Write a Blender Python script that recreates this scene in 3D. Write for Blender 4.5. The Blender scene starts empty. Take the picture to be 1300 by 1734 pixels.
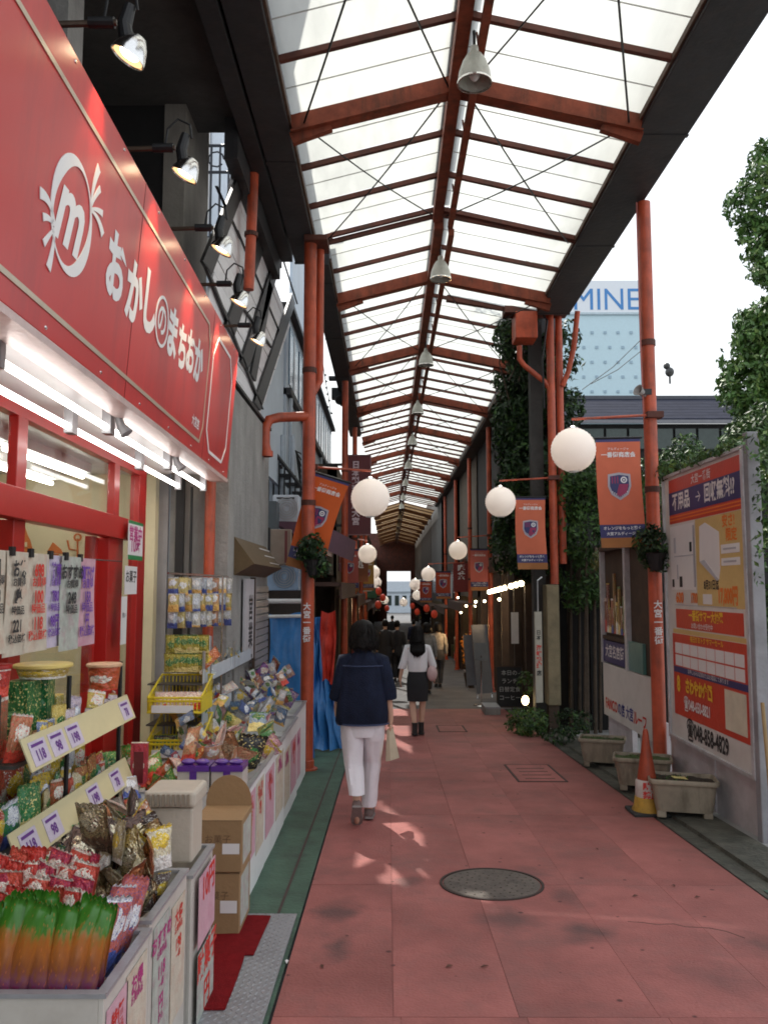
import bpy, math, random
from mathutils import Vector, Matrix, Euler, noise
R = random.Random(7)
rad = math.radians
SC = bpy.context.scene
COL = SC.collection

# ---------------------------------------------------------------- camera, world, sun, exposure
CAM = Vector((0, 0, 1.55)); F = 1400.0; PITCH = math.atan(128 / F); YAW = math.atan(7 / F)
cd = bpy.data.cameras.new('camera'); cam = bpy.data.objects.new('camera', cd); COL.objects.link(cam)
cam.location = CAM; cam.rotation_euler = (rad(90) + PITCH, 0, YAW)
cd.sensor_fit = 'VERTICAL'; cd.sensor_height = 24; cd.lens = 24 * F / 1734
cd.clip_start = 0.05; cd.clip_end = 600
cd.dof.use_dof = False
SC.camera = cam
SUN_DIR = Vector((0.27, -1.0, -1.25)).normalized()      # the way the light travels
W = bpy.data.worlds.new("World"); SC.world = W; W.use_nodes = True
wn = W.node_tree.nodes; wl = W.node_tree.links
bgn = wn['Background']
sky = wn.new('ShaderNodeTexSky'); sky.sky_type = 'NISHITA'; sky.sun_disc = False
sky.sun_elevation = math.asin(-SUN_DIR.z); sky.sun_rotation = math.atan2(-SUN_DIR.x, -SUN_DIR.y)
sky.air_density = 1.6; sky.dust_density = 4.0; sky.ozone_density = 1.2
mx = wn.new('ShaderNodeMix'); mx.data_type = 'RGBA'; mx.inputs[0].default_value = 0.72
mx.inputs[7].default_value = (8.2, 8.5, 8.9, 1)          # thin bright cloud over the whole sky
wl.new(sky.outputs[0], mx.inputs[6]); wl.new(mx.outputs[2], bgn.inputs[0]); bgn.inputs[1].default_value = 0.1
sd = bpy.data.lights.new('sun', 'SUN'); sd.energy = 2.6; sd.angle = rad(0.5); sd.color = (1, .95, .87)
so = bpy.data.objects.new('sun', sd); COL.objects.link(so)
so.rotation_euler = SUN_DIR.to_track_quat('-Z', 'Y').to_euler()
SC.view_settings.view_transform = 'Standard'; SC.view_settings.look = 'None'
SC.view_settings.exposure = 0.85; SC.view_settings.gamma = 1; SC.view_settings.use_curve_mapping = False
SC.cycles.max_bounces = 7; SC.cycles.diffuse_bounces = 4; SC.cycles.glossy_bounces = 3
SC.cycles.transmission_bounces = 5; SC.cycles.transparent_max_bounces = 12
SC.cycles.use_denoising = True; SC.cycles.filter_width = 1.8; SC.cycles.sample_clamp_indirect = 6
SC.cycles.caustics_reflective = False; SC.cycles.caustics_refractive = False

# ---------------------------------------------------------------- helpers
def gz(y): return -0.045 * max(-6.0, min(y, 32.0))     # the lane falls away from the camera

_rot = cam.rotation_euler.to_matrix()
def ray(u, v): return (_rot @ Vector((u - 650, 867 - v, -F))).normalized()
def at(u, v, y=None, x=None):
    d = ray(u, v)
    t = (y / d.y) if y is not None else (x / d.x)
    return CAM + d * t
def onground(u, v):
    d = ray(u, v); y = 5.0
    for _ in range(60):
        t = (gz(y) - CAM.z) / d.z; y = 0.5 * y + 0.5 * d.y * t
    return CAM + d * (y / d.y)

def nodes(m): return m.node_tree.nodes, m.node_tree.links
MATS = {}
def mat(name, col, rough=.6, metal=0., var=.12, scale=6., bump=.15, bs=None, emit=None, es=0., stains=None, alpha=None, coat=0., sheen=0., spec=.5, dirt=None, objcol=False, streak=0., tone=0.):
    if name in MATS: return MATS[name]
    m = bpy.data.materials.new(name); m.use_nodes = True; n, l = nodes(m)
    b = n['Principled BSDF']
    tc = n.new('ShaderNodeTexCoord'); oi = n.new('ShaderNodeObjectInfo')
    ad = n.new('ShaderNodeVectorMath'); ad.operation = 'ADD'; sc = n.new('ShaderNodeMath'); sc.operation = 'MULTIPLY'; sc.inputs[1].default_value = 37.
    l.new(oi.outputs['Random'], sc.inputs[0]); l.new(tc.outputs['Object'], ad.inputs[0]); l.new(sc.outputs[0], ad.inputs[1])
    nt = n.new('ShaderNodeTexNoise'); nt.inputs['Scale'].default_value = scale; nt.inputs['Detail'].default_value = 6; nt.inputs['Roughness'].default_value = .65
    l.new(ad.outputs[0], nt.inputs['Vector'])
    mr = n.new('ShaderNodeMapRange'); mr.inputs[1].default_value = .3; mr.inputs[2].default_value = .7
    mr.inputs[3].default_value = 1 - var; mr.inputs[4].default_value = 1 + var
    l.new(nt.outputs[0], mr.inputs[0])
    mc = n.new('ShaderNodeMix'); mc.data_type = 'RGBA'; mc.blend_type = 'MULTIPLY'; mc.inputs[0].default_value = 1
    if objcol: l.new(oi.outputs['Color'], mc.inputs[6])
    else: mc.inputs[6].default_value = (*col, 1)
    l.new(mr.outputs[0], mc.inputs[7])
    out = mc.outputs[2]
    if dirt:   # (colour, amount, scale): weathering in patches of its own shape
        n2 = n.new('ShaderNodeTexNoise'); n2.inputs['Scale'].default_value = dirt[2]; n2.inputs['Detail'].default_value = 8; n2.inputs['Roughness'].default_value = .7
        if streak:
            ms = n.new('ShaderNodeVectorMath'); ms.operation = 'MULTIPLY'; ms.inputs[1].default_value = (1.6, 1.6, streak); l.new(ad.outputs[0], ms.inputs[0]); l.new(ms.outputs[0], n2.inputs['Vector'])
        else: l.new(ad.outputs[0], n2.inputs['Vector'])
        r2 = n.new('ShaderNodeMapRange'); r2.inputs[1].default_value = .48; r2.inputs[2].default_value = .72; r2.inputs[4].default_value = dirt[1]
        l.new(n2.outputs[0], r2.inputs[0])
        m2 = n.new('ShaderNodeMix'); m2.data_type = 'RGBA'; l.new(r2.outputs[0], m2.inputs[0]); l.new(out, m2.inputs[6]); m2.inputs[7].default_value = (*dirt[0], 1)
        out = m2.outputs[2]
    if tone:
        tr = n.new('ShaderNodeMapRange'); tr.inputs[3].default_value = 1-tone; tr.inputs[4].default_value = 1+tone; l.new(oi.outputs['Random'], tr.inputs[0])
        tm = n.new('ShaderNodeMix'); tm.data_type = 'RGBA'; tm.blend_type = 'MULTIPLY'; tm.inputs[0].default_value = 1; l.new(out, tm.inputs[6]); l.new(tr.outputs[0], tm.inputs[7]); out = tm.outputs[2]
    l.new(out, b.inputs['Base Color'])
    b.inputs['Roughness'].default_value = rough; b.inputs['Metallic'].default_value = metal
    b.inputs['Specular IOR Level'].default_value = spec
    if coat: b.inputs['Coat Weight'].default_value = coat; b.inputs['Coat Roughness'].default_value = .15
    if sheen: b.inputs['Sheen Weight'].default_value = sheen
    if bump:
        n3 = n.new('ShaderNodeTexNoise'); n3.inputs['Scale'].default_value = bs or scale * 6; n3.inputs['Detail'].default_value = 5
        l.new(ad.outputs[0], n3.inputs['Vector'])
        bp = n.new('ShaderNodeBump'); bp.inputs['Strength'].default_value = bump; bp.inputs['Distance'].default_value = .02
        l.new(n3.outputs[0], bp.inputs['Height']); l.new(bp.outputs[0], b.inputs['Normal'])
    if emit: b.inputs['Emission Color'].default_value = (*emit, 1); b.inputs['Emission Strength'].default_value = es
    if alpha is not None: b.inputs['Alpha'].default_value = alpha
    MATS[name] = m; return m

def emis(name, col, s):
    if name in MATS: return MATS[name]
    m = bpy.data.materials.new(name); m.use_nodes = True; n, l = nodes(m); n.remove(n['Principled BSDF'])
    e = n.new('ShaderNodeEmission'); e.inputs[0].default_value = (*col, 1); e.inputs[1].default_value = s
    l.new(e.outputs[0], n['Material Output'].inputs[0]); MATS[name] = m; return m

class G:
    def __init__(s, m=None): s.v = []; s.f = []; s.mi = []; s.m = m; s.k = 0
    def add(s, vs, fs):
        o = len(s.v)
        s.v += [tuple(s.m @ Vector(p)) if s.m else tuple(p) for p in vs]
        s.f += [tuple(i + o for i in f) for f in fs]; s.mi += [s.k] * len(fs); return s
    def box(s, a, b):
        x0, x1 = sorted((a[0], b[0])); y0, y1 = sorted((a[1], b[1])); z0, z1 = sorted((a[2], b[2]))
        return s.add([(x0,y0,z0),(x1,y0,z0),(x1,y1,z0),(x0,y1,z0),(x0,y0,z1),(x1,y0,z1),(x1,y1,z1),(x0,y1,z1)],
                     [(3,2,1,0),(4,5,6,7),(0,1,5,4),(1,2,6,5),(2,3,7,6),(3,0,4,7)])
    def bar(s, a, b, w, h, up=(0,0,1)):      # a rectangular bar from a to b, h measured along up
        a = Vector(a); b = Vector(b); d = (b - a).normalized(); up = Vector(up)
        sd_ = d.cross(up).normalized(); u2 = sd_.cross(d).normalized()
        q = [(-w/2,-h/2),(w/2,-h/2),(w/2,h/2),(-w/2,h/2)]
        vs = [p + sd_*i + u2*j for p in (a, b) for i, j in q]
        return s.add(vs, [(3,2,1,0),(4,5,6,7),(0,1,5,4),(1,2,6,5),(2,3,7,6),(3,0,4,7)][0:6])
    def tube(s, pts, r, n=8, cap=True):
        pts = [Vector(p) for p in pts]; rs = r if isinstance(r, (list, tuple)) else [r] * len(pts)
        vs = []; up = Vector((0,0,1)); prev = None
        for i, p in enumerate(pts):
            d = (pts[min(i+1, len(pts)-1)] - pts[max(i-1, 0)]).normalized()
            a = prev if prev is not None else (up if abs(d.z) < .95 else Vector((1,0,0)))
            e1 = (a - d * a.dot(d)).normalized(); e2 = d.cross(e1); prev = e1
            vs += [p + (e1*math.cos(2*math.pi*k/n) + e2*math.sin(2*math.pi*k/n)) * rs[i] for k in range(n)]
        fs = [(i*n+k, i*n+(k+1)%n, (i+1)*n+(k+1)%n, (i+1)*n+k) for i in range(len(pts)-1) for k in range(n)]
        if cap: fs += [tuple(reversed(range(n))), tuple(range((len(pts)-1)*n, len(pts)*n))]
        return s.add(vs, fs)
    def lathe(s, prof, c=(0,0,0), n=20, M=None):   # prof: (r,z)
        vs = []
        for r, z in prof:
            for k in range(n):
                p = Vector((r*math.cos(2*math.pi*k/n), r*math.sin(2*math.pi*k/n), z))
                if M: p = M @ p
                vs.append(p + Vector(c))
        fs = [(i*n+k, i*n+(k+1)%n, (i+1)*n+(k+1)%n, (i+1)*n+k) for i in range(len(prof)-1) for k in range(n)]
        return s.add(vs, fs)
    def ball(s, c, r, sx=1, sy=1, sz=1, n=16, k=10):
        return s.lathe([(max(1e-4, r*math.sin(math.pi*i/k)), -r*math.cos(math.pi*i/k)) for i in range(k+1)], c, n, Matrix.Diagonal((sx, sy, sz)))
    def loft(s, rings, n=24, fold=0., fs_=3., seed=0, cap=True):  # ring: (cx,cy,cz,rx,ry)
        vs = []
        for (cx, cy, cz, rx, ry) in rings:
            for k in range(n):
                a = 2*math.pi*k/n
                q = noise.noise(Vector((math.cos(a)*fs_+seed, math.sin(a)*fs_, cz*fs_*1.2))) * fold + (noise.noise(Vector((math.cos(a)*fs_*2.5+seed, math.sin(a)*fs_*2.5, cz*2))) * fold * .5)
                vs.append((cx + math.cos(a)*rx*(1+q), cy + math.sin(a)*ry*(1+q), cz))
        fs = [(i*n+k, i*n+(k+1)%n, (i+1)*n+(k+1)%n, (i+1)*n+k) for i in range(len(rings)-1) for k in range(n)]
        if cap: fs += [tuple(reversed(range(n))), tuple(range((len(rings)-1)*n, len(rings)*n))]
        return s.add(vs, fs)
    def prism(s, pts, n0, n1):      # outline in the (u,v) plane, thickness along n
        k = len(pts)
        ar = sum(pts[i][0]*pts[(i+1)%k][1] - pts[(i+1)%k][0]*pts[i][1] for i in range(k))
        if ar < 0: pts = pts[::-1]
        vs = [(p[0], p[1], n0) for p in pts] + [(p[0], p[1], n1) for p in pts]
        return s.add(vs, [tuple(reversed(range(k))), tuple(range(k, 2*k))] + [(i, (i+1)%k, k+(i+1)%k, k+i) for i in range(k)])
    def ring(s, c, ro, ri, n0, n1, n=32, e=1.0):
        vs = []
        for z in (n0, n1):
            for r in (ro, ri):
                vs += [(c[0]+r*math.cos(2*math.pi*k/n)*e, c[1]+r*math.sin(2*math.pi*k/n), z) for k in range(n)]
        fs = []
        for k in range(n):
            j = (k+1) % n
            fs += [(2*n+k, 2*n+j, 3*n+j, 3*n+k), (k, j, 2*n+j, 2*n+k), (n+j, n+k, 3*n+k, 3*n+j), (j, k, n+k, n+j)]
        return s.add(vs, fs)
    def text(s, t, u, v, size, n0=.001, sx=1., bold=0., align='CENTER', vertical=False, skew=0.):
        if vertical:
            for i, ch in enumerate(t): s.text(ch, u, v - i*size*1.02, size, n0, sx, bold, 'CENTER')
            return s
        vs, fs = glyphs(t, bold, align)
        return s.add([(u + (p[0]+p[1]*skew)*size*sx, v + p[1]*size, n0 + p[2]) for p in vs], fs)
    def build(s, name, mats, parent=None, smooth=False, bev=0., angle=40, kind=None):
        me = bpy.data.meshes.new(name)
        off = wloc(parent)
        me.from_pydata([(p[0]-off[0], p[1]-off[1], p[2]-off[2]) for p in s.v], [], s.f)
        if not isinstance(mats, (list, tuple)): mats = [mats]
        for m in mats: me.materials.append(m)
        if len(mats) > 1: me.polygons.foreach_set('material_index', s.mi)
        if smooth:
            me.polygons.foreach_set('use_smooth', [True]*len(me.polygons))
            try: me.set_sharp_from_angle(angle=rad(angle))
            except Exception: pass
        me.update()
        o = bpy.data.objects.new(name, me); COL.objects.link(o)
        if parent: o.parent = parent
        if bev:
            b = o.modifiers.new('bevel', 'BEVEL'); b.width = bev; b.segments = 2; b.limit_method = 'ANGLE'
        if kind: o['kind'] = kind
        return o

def wloc(o):
    p = Vector((0,0,0))
    while o: p = p + o.location; o = o.parent
    return p

_gc = {}
def glyphs(t, bold, align):
    key = (t, bold, align)
    if key not in _gc:
        cu = bpy.data.curves.new('lettering', 'FONT'); cu.body = t; cu.size = 1; cu.align_x = align; cu.align_y = 'CENTER'
        cu.offset = bold; cu.resolution_u = 3; cu.extrude = .0
        ob = bpy.data.objects.new('lettering', cu); COL.objects.link(ob)
        dg = bpy.context.evaluated_depsgraph_get(); dg.update()
        me = bpy.data.meshes.new_from_object(ob.evaluated_get(dg))
        _gc[key] = ([tuple(v.co) for v in me.vertices], [tuple(p.vertices) for p in me.polygons])
        bpy.data.objects.remove(ob); bpy.data.meshes.remove(me); bpy.data.curves.remove(cu)
    return _gc[key]

def frame(O, U, V):
    U = Vector(U).normalized(); V = Vector(V); V = (V - U*V.dot(U)).normalized(); N = U.cross(V)
    M = Matrix.Identity(4)
    for i in range(3): M[i][0] = U[i]; M[i][1] = V[i]; M[i][2] = N[i]; M[i][3] = O[i]
    return M

def tag(o, label=None, cat=None, group=None, kind=None):
    if label: o['label'] = label
    if cat: o['category'] = cat
    if group: o['group'] = group
    if kind: o['kind'] = kind
    return o
def thing(name, label, cat, loc=(0,0,0), group=None):
    o = bpy.data.objects.new(name, None); COL.objects.link(o); o.location = loc; o.empty_display_size = .1
    return tag(o, label, cat, group)
def dup(o, loc, rz=None, label=None, group=None, parent=None):
    c = o.copy(); COL.objects.link(c)
    if parent: c.parent = parent
    if loc is not None: c.location = loc
    if rz is not None: c.rotation_euler = (0, 0, rz)
    if label: c['label'] = label
    if group: c['group'] = group
    for ch in o.children: 
        d = dup(ch, None, parent=c)
    return c
def struct(g, name, m, **k):
    o = g.build(name, m, **k); o['kind'] = 'structure'; return o

# packet material: the object's own colour, with a printed oval, a band and small print in other colours
def packet_mat(name, c2, c3, rough=.28, metal=0., sc=9., oval=True):
    m = bpy.data.materials.new(name); m.use_nodes = True; n, l = nodes(m); b = n['Principled BSDF']
    tc = n.new('ShaderNodeTexCoord'); oi = n.new('ShaderNodeObjectInfo')
    def math_(op, a, b_=None, c_=None):
        q = n.new('ShaderNodeMath'); q.operation = op
        for i, v in enumerate((a, b_, c_)):
            if v is None: continue
            if isinstance(v, (int, float)): q.inputs[i].default_value = v
            else: l.new(v, q.inputs[i])
        return q.outputs[0]
    rnd = oi.outputs['Random']
    ad = n.new('ShaderNodeVectorMath'); ad.operation = 'ADD'
    l.new(tc.outputs['Generated'], ad.inputs[0]); l.new(math_('MULTIPLY', rnd, 13.), ad.inputs[1])
    sp = n.new('ShaderNodeSeparateXYZ'); l.new(tc.outputs['Generated'], sp.inputs[0]); X_, Z_ = sp.outputs[0], sp.outputs[2]
    nz = n.new('ShaderNodeTexNoise'); nz.inputs['Scale'].default_value = 6; nz.inputs['Detail'].default_value = 4; l.new(ad.outputs[0], nz.inputs['Vector'])
    wob = math_('MULTIPLY_ADD', nz.outputs[0], .35, -.17)
    zc = math_('MULTIPLY_ADD', rnd, .25, .45)
    dx = math_('DIVIDE', math_('SUBTRACT', math_('ADD', X_, wob), .5), .34); dz = math_('DIVIDE', math_('SUBTRACT', math_('ADD', Z_, wob), zc), .17)
    el = math_('LESS_THAN', math_('ADD', math_('MULTIPLY', dx, dx), math_('MULTIPLY', dz, dz)), 1.)
    band = math_('LESS_THAN', math_('ADD', Z_, wob), math_('MULTIPLY', rnd, .38))
    top = math_('GREATER_THAN', Z_, math_('SUBTRACT', 1.02, math_('MULTIPLY', rnd, .12)))
    def mix(f, a, c):
        q = n.new('ShaderNodeMix'); q.data_type = 'RGBA'; l.new(f, q.inputs[0])
        for i, v in ((6, a), (7, c)):
            if isinstance(v, tuple): q.inputs[i].default_value = (*v, 1)
            else: l.new(v, q.inputs[i])
        return q.outputs[2]
    col = mix(band, oi.outputs['Color'], c3); col = mix(top, col, c2)
    if oval: col = mix(el, col, c2)
    # small print: rows of broken marks
    mp = n.new('ShaderNodeMapping'); mp.inputs[3].default_value = (1.6, 1.6, 3.2); l.new(ad.outputs[0], mp.inputs[0])
    n2 = n.new('ShaderNodeTexNoise'); n2.inputs['Scale'].default_value = sc*.9; n2.inputs['Detail'].default_value = 5; l.new(mp.outputs[0], n2.inputs['Vector'])
    col = mix(math_('GREATER_THAN', n2.outputs[0], .60), col, c3)
    n4 = n.new('ShaderNodeTexNoise'); n4.inputs['Scale'].default_value = sc*1.7; n4.inputs['Detail'].default_value = 2; l.new(mp.outputs[0], n4.inputs['Vector'])
    col = mix(math_('LESS_THAN', n4.outputs[0], .36), col, (.03, .03, .04))
    l.new(col, b.inputs['Base Color']); b.inputs['Roughness'].default_value = rough; b.inputs['Metallic'].default_value = metal
    n3 = n.new('ShaderNodeTexNoise'); n3.inputs['Scale'].default_value = 5; n3.inputs['Detail'].default_value = 3; l.new(ad.outputs[0], n3.inputs['Vector'])
    bp = n.new('ShaderNodeBump'); bp.inputs['Strength'].default_value = .7; bp.inputs['Distance'].default_value = .03; l.new(n3.outputs[0], bp.inputs['Height']); l.new(bp.outputs[0], b.inputs['Normal'])
    MATS[name] = m; return m
PK = [packet_mat('packet_print', (.85,.8,.7), (.75,.08,.05)), packet_mat('packet_print_yellow', (.85,.6,.06), (.9,.88,.82)),
      packet_mat('packet_print_dark', (.05,.2,.06), (.9,.75,.3)), packet_mat('packet_print_pale', (.8,.82,.85), (.08,.12,.4), sc=14)]
FOIL = packet_mat('packet_foil', (.75,.68,.5), (.2,.12,.08), rough=.22, metal=.75, sc=6)
CLEAR = packet_mat('packet_clear_film', (.8,.82,.84), (.85,.5,.15), rough=.1, sc=16)

# shared materials
RUST = mat('roof_rust_paint', (.20,.045,.022), .6, var=.35, scale=5, bump=.15, dirt=((.05,.025,.015), .85, 5), spec=.25, streak=.3)
RED_STEEL = mat('red_oxide_paint', (.46,.075,.028), .5, var=.3, scale=5, bump=.12, dirt=((.10,.035,.02), .7, 6), coat=.1, streak=.3)
RED_DARK = mat('dark_red_oxide_paint', (.10,.026,.015), .7, var=.3, scale=5, bump=.2, dirt=((.035,.02,.014), .85, 4))
SHOP_RED = mat('shop_red_enamel', (.42,.010,.007), .4, var=.12, scale=3, bump=.04, coat=.25, dirt=((.2,.012,.01),.4,3))
DARK_STEEL = mat('dark_grey_gutter_steel', (.024,.024,.026), .6, var=.3, scale=3, bump=.2, dirt=((.05,.035,.028), .5, 5), streak=.3)
WHITE = mat('white_paint', (.75,.75,.74), .5, var=.08, scale=5, bump=.08)
OFFWHITE = mat('offwhite_laminate', (.55,.52,.47), .45, var=.08, scale=4, bump=.04, dirt=((.3,.25,.2), .25, 6))
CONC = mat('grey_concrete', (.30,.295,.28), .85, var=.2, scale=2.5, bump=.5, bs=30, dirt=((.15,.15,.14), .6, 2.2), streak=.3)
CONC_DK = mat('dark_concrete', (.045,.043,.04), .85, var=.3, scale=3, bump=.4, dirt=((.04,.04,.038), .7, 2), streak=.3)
BLACK = mat('black_paint', (.008,.008,.009), .5, var=.2, bump=.08)
BLACKWALL = mat('shade_black_wall', (.008,.007,.007), .85, var=.4, scale=3, bump=.3)  # near-black colour stands in for deep shade in voids and gaps
CHROME = mat('chrome_metal', (.75,.74,.72), .18, metal=1, var=.08, bump=.05)
WIRE = mat('zinc_wire', (.45,.45,.45), .35, metal=.9, var=.1, bump=0)
BEIGE = mat('beige_paint', (.48,.43,.34), .6, var=.12, scale=4, bump=.12, dirt=((.25,.2,.14), .4, 5))
BROWN = mat('brown_board', (.13,.07,.035), .7, var=.3, scale=4, bump=.25)
WOOD_DK = mat('dark_wood', (.05,.028,.016), .65, var=.35, scale=5, bump=.3)
INKBLK = mat('black_ink', (.02,.02,.022), .6, bump=0, var=.05)
INKRED = mat('red_ink', (.6,.03,.02), .5, bump=0, var=.05)
INKWHT = mat('white_vinyl', (.8,.8,.8), .45, bump=0, var=.03)
NAVY = mat('navy_print', (.03,.03,.13), .5, bump=.05, var=.1)
ORANGE = mat('orange_print', (.75,.18,.02), .5, bump=.05, var=.08)
YELLOW = mat('yellow_print', (.8,.5,.03), .5, bump=.03, var=.08)
LEAF = mat('leaf_green', (.045,.105,.020), .5, var=.5, scale=3, bump=0, spec=.4)
LEAF_DK = mat('leaf_dark_green', (.014,.038,.010), .5, var=.5, scale=3, bump=0, spec=.4)
LEAF_LT = mat('leaf_light_green', (.10,.16,.03), .5, var=.5, scale=3, bump=0, spec=.4)
BARK = mat('bark', (.07,.05,.035), .9, var=.3, scale=10, bump=.6)
SKINM = mat('skin', (.55,.33,.23), .5, var=.05, scale=10, bump=.05)
# ================================================================ GROUND
EDGE_L, EDGE_R, ROAD_END = -.46, 2.15, 15.7
def sheet(g, x0, x1, ys, dz):
    for a, b in zip(ys[:-1], ys[1:]):
        g.add([(x0,a,gz(a)+dz),(x1,a,gz(a)+dz),(x1,b,gz(b)+dz),(x0,b,gz(b)+dz)], [(0,1,2,3)])
YS = [-8, -6, 0, 8, 16, 24, 32, 60, 300]
asph = mat('asphalt', (.06,.06,.062), .9, var=.3, scale=3, bump=.5, bs=60, dirt=((.11,.105,.1), .5, 1.2))
g = G(); sheet(g, -120, 160, YS, -.02); struct(g, 'ground', asph)
g = G(); sheet(g, -1.3, 2.6, [15.72, 24, 32, 60, 90], .0); struct(g, 'asphalt_lane', mat('lane_asphalt', (.065,.065,.07), .75, var=.25, scale=2, bump=.4, bs=60, dirt=((.2,.2,.2), .4, 1.5)))

def pink_mat():
    m = mat('pink_paving_paint', (.345,.124,.110), .7, var=.26, scale=1.6, bump=.3, bs=70, tone=.07, dirt=((.22,.108,.098), .8, 1.9), spec=.2)
    n, l = nodes(m); b = n['Principled BSDF']
    src = b.inputs['Base Color'].links[0].from_socket
    gp = n.new('ShaderNodeNewGeometry')
    nz = n.new('ShaderNodeTexNoise'); nz.inputs['Scale'].default_value = 5; nz.inputs['Detail'].default_value = 5; l.new(gp.outputs['Position'], nz.inputs['Vector'])
    dist = n.new('ShaderNodeVectorMath'); dist.operation = 'MULTIPLY_ADD'; l.new(nz.outputs['Color'], dist.inputs[0]); dist.inputs[1].default_value = (.34,.34,0); l.new(gp.outputs['Position'], dist.inputs[2])
    tot = None
    # worn grey stains, where the photograph has them
    for (u, v, rx, ry, k) in [(572,1545,.13,.22,.75),(565,1605,.10,.16,.7),(690,1495,.10,.16,.6),(855,1560,.17,.22,.6),(1000,1580,.15,.16,.7),(965,1520,.12,.2,.55),(900,1480,.12,.15,.4),(1290,1600,.15,.15,.6),(1210,1655,.2,.2,.4),(640,1500,.4,.3,.15)]:
        p = onground(u, v)
        mp = n.new('ShaderNodeMapping'); mp.vector_type = 'TEXTURE'; mp.inputs[1].default_value = (p.x+.17, p.y+.17, p.z); mp.inputs[3].default_value = (rx, ry, 3)
        l.new(dist.outputs[0], mp.inputs[0])
        ln = n.new('ShaderNodeVectorMath'); ln.operation = 'LENGTH'; l.new(mp.outputs[0], ln.inputs[0])
        mr = n.new('ShaderNodeMapRange'); mr.inputs[1].default_value = .2; mr.inputs[2].default_value = 1.2; mr.inputs[3].default_value = k; mr.inputs[4].default_value = 0; l.new(ln.outputs['Value'], mr.inputs[0])
        if tot is None: tot = mr.outputs[0]
        else:
            mxm = n.new('ShaderNodeMath'); mxm.operation = 'MAXIMUM'; l.new(tot, mxm.inputs[0]); l.new(mr.outputs[0], mxm.inputs[1]); tot = mxm.outputs[0]
    mm = n.new('ShaderNodeMix'); mm.data_type = 'RGBA'; l.new(tot, mm.inputs[0]); l.new(src, mm.inputs[6]); mm.inputs[7].default_value = (.085,.062,.06,1)
    # chewing gum spots and small chips
    vo = n.new('ShaderNodeTexVoronoi'); vo.voronoi_dimensions = '2D'; vo.inputs['Scale'].default_value = 4.2; l.new(gp.outputs['Position'], vo.inputs['Vector'])
    nsp = n.new('ShaderNodeMapRange'); nsp.inputs[1].default_value = .04; nsp.inputs[2].default_value = .075; nsp.inputs[3].default_value = .85; nsp.inputs[4].default_value = 0
    spc = n.new('ShaderNodeSeparateColor'); l.new(vo.outputs['Color'], spc.inputs[0]); szm = n.new('ShaderNodeMath'); szm.operation = 'MULTIPLY_ADD'; szm.inputs[1].default_value = .16; l.new(spc.outputs[0], szm.inputs[0]); l.new(vo.outputs['Distance'], szm.inputs[2]); l.new(szm.outputs[0], nsp.inputs[0])
    m3 = n.new('ShaderNodeMix'); m3.data_type = 'RGBA'; l.new(nsp.outputs[0], m3.inputs[0]); l.new(mm.outputs[2], m3.inputs[6]); m3.inputs[7].default_value = (.07,.03,.028,1)
    # grime along the edges of the lane
    sp = n.new('ShaderNodeSeparateXYZ'); l.new(dist.outputs[0], sp.inputs[0])
    ed = n.new('ShaderNodeMapRange'); ed.inputs[1].default_value = 1.75; ed.inputs[2].default_value = 2.35; ed.inputs[3].default_value = 0; ed.inputs[4].default_value = .55; l.new(sp.outputs[0], ed.inputs[0])
    m4 = n.new('ShaderNodeMix'); m4.data_type = 'RGBA'; l.new(ed.outputs[0], m4.inputs[0]); l.new(m3.outputs[2], m4.inputs[6]); m4.inputs[7].default_value = (.16,.06,.05,1)
    l.new(m4.outputs[2], b.inputs['Base Color'])
    return m
PINK = pink_mat()
road = bpy.data.objects.new('road', None); COL.objects.link(road); road['kind'] = 'structure'
g = G(); sheet(g, EDGE_L, EDGE_R, [-1, 8, ROAD_END], -.006); g.build('bedding', mat('joint_pink', (.24,.085,.075), .9), road)
xs = [EDGE_L, .02, .52, 1.08, 1.62, EDGE_R]
rows = [-1, 1.2, 2.3, 3.46, 5.15, 7.0, 9.0, 11.2, 13.4, ROAD_END]
for i in range(len(rows)-1):
    sh = 0 if i >= 3 else .03
    for k in range(5):
        a, b = rows[i]+.0015, rows[i+1]-.0015; x0 = xs[k] + (.001 + (sh if k else 0)); x1 = xs[k+1] - (.001 - (sh if k < 4 else 0))
        g = G(); dz = R.uniform(-.0008,.0008)+.004
        g.add([(x0,a,gz(a)+dz),(x1,a,gz(a)+dz),(x1,b,gz(b)+dz),(x0,b,gz(b)+dz),(x0,a,gz(a)-.03),(x1,a,gz(a)-.03),(x1,b,gz(b)-.03),(x0,b,gz(b)-.03)],
              [(0,1,2,3),(4,5,1,0),(5,6,2,1),(6,7,3,2),(7,4,0,3)])
        g.build('paving_slab', PINK, road)

GREEN = mat('green_gutter_paint', (.055,.11,.075), .7, var=.3, scale=4, bump=.35, bs=50, dirt=((.03,.045,.035), .8, 3.5))
g = G(); sheet(g, -.90, EDGE_L-.012, [1, 4, 8, 12, 15.7], .002); struct(g, 'gutter_left', GREEN)
g = G(); sheet(g, -.60, -.585, [4.6, 8, 12, 15.6], .007); struct(g, 'gutter_joint', mat('joint_dark', (.07,.045,.04), .9))
g = G(); sheet(g, -1.9, -.90, [1, 4, 8, 12, 15.7], -.004); struct(g, 'pavement_left', mat('dark_paving', (.07,.065,.055), .9, var=.3, bump=.4))
g = G(); sheet(g, EDGE_R+.012, 2.62, [2, 4, 8, 12.5], .003); struct(g, 'gutter_right', mat('mossy_concrete', (.075,.072,.055), .9, var=.4, scale=4, bump=.8, bs=30, dirt=((.016,.02,.012), .9, 2.6)))
g = G(); sheet(g, 2.2, 3.4, [1.5, 3, 5.05], .008); struct(g, 'painted_patch', GREEN)
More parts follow.
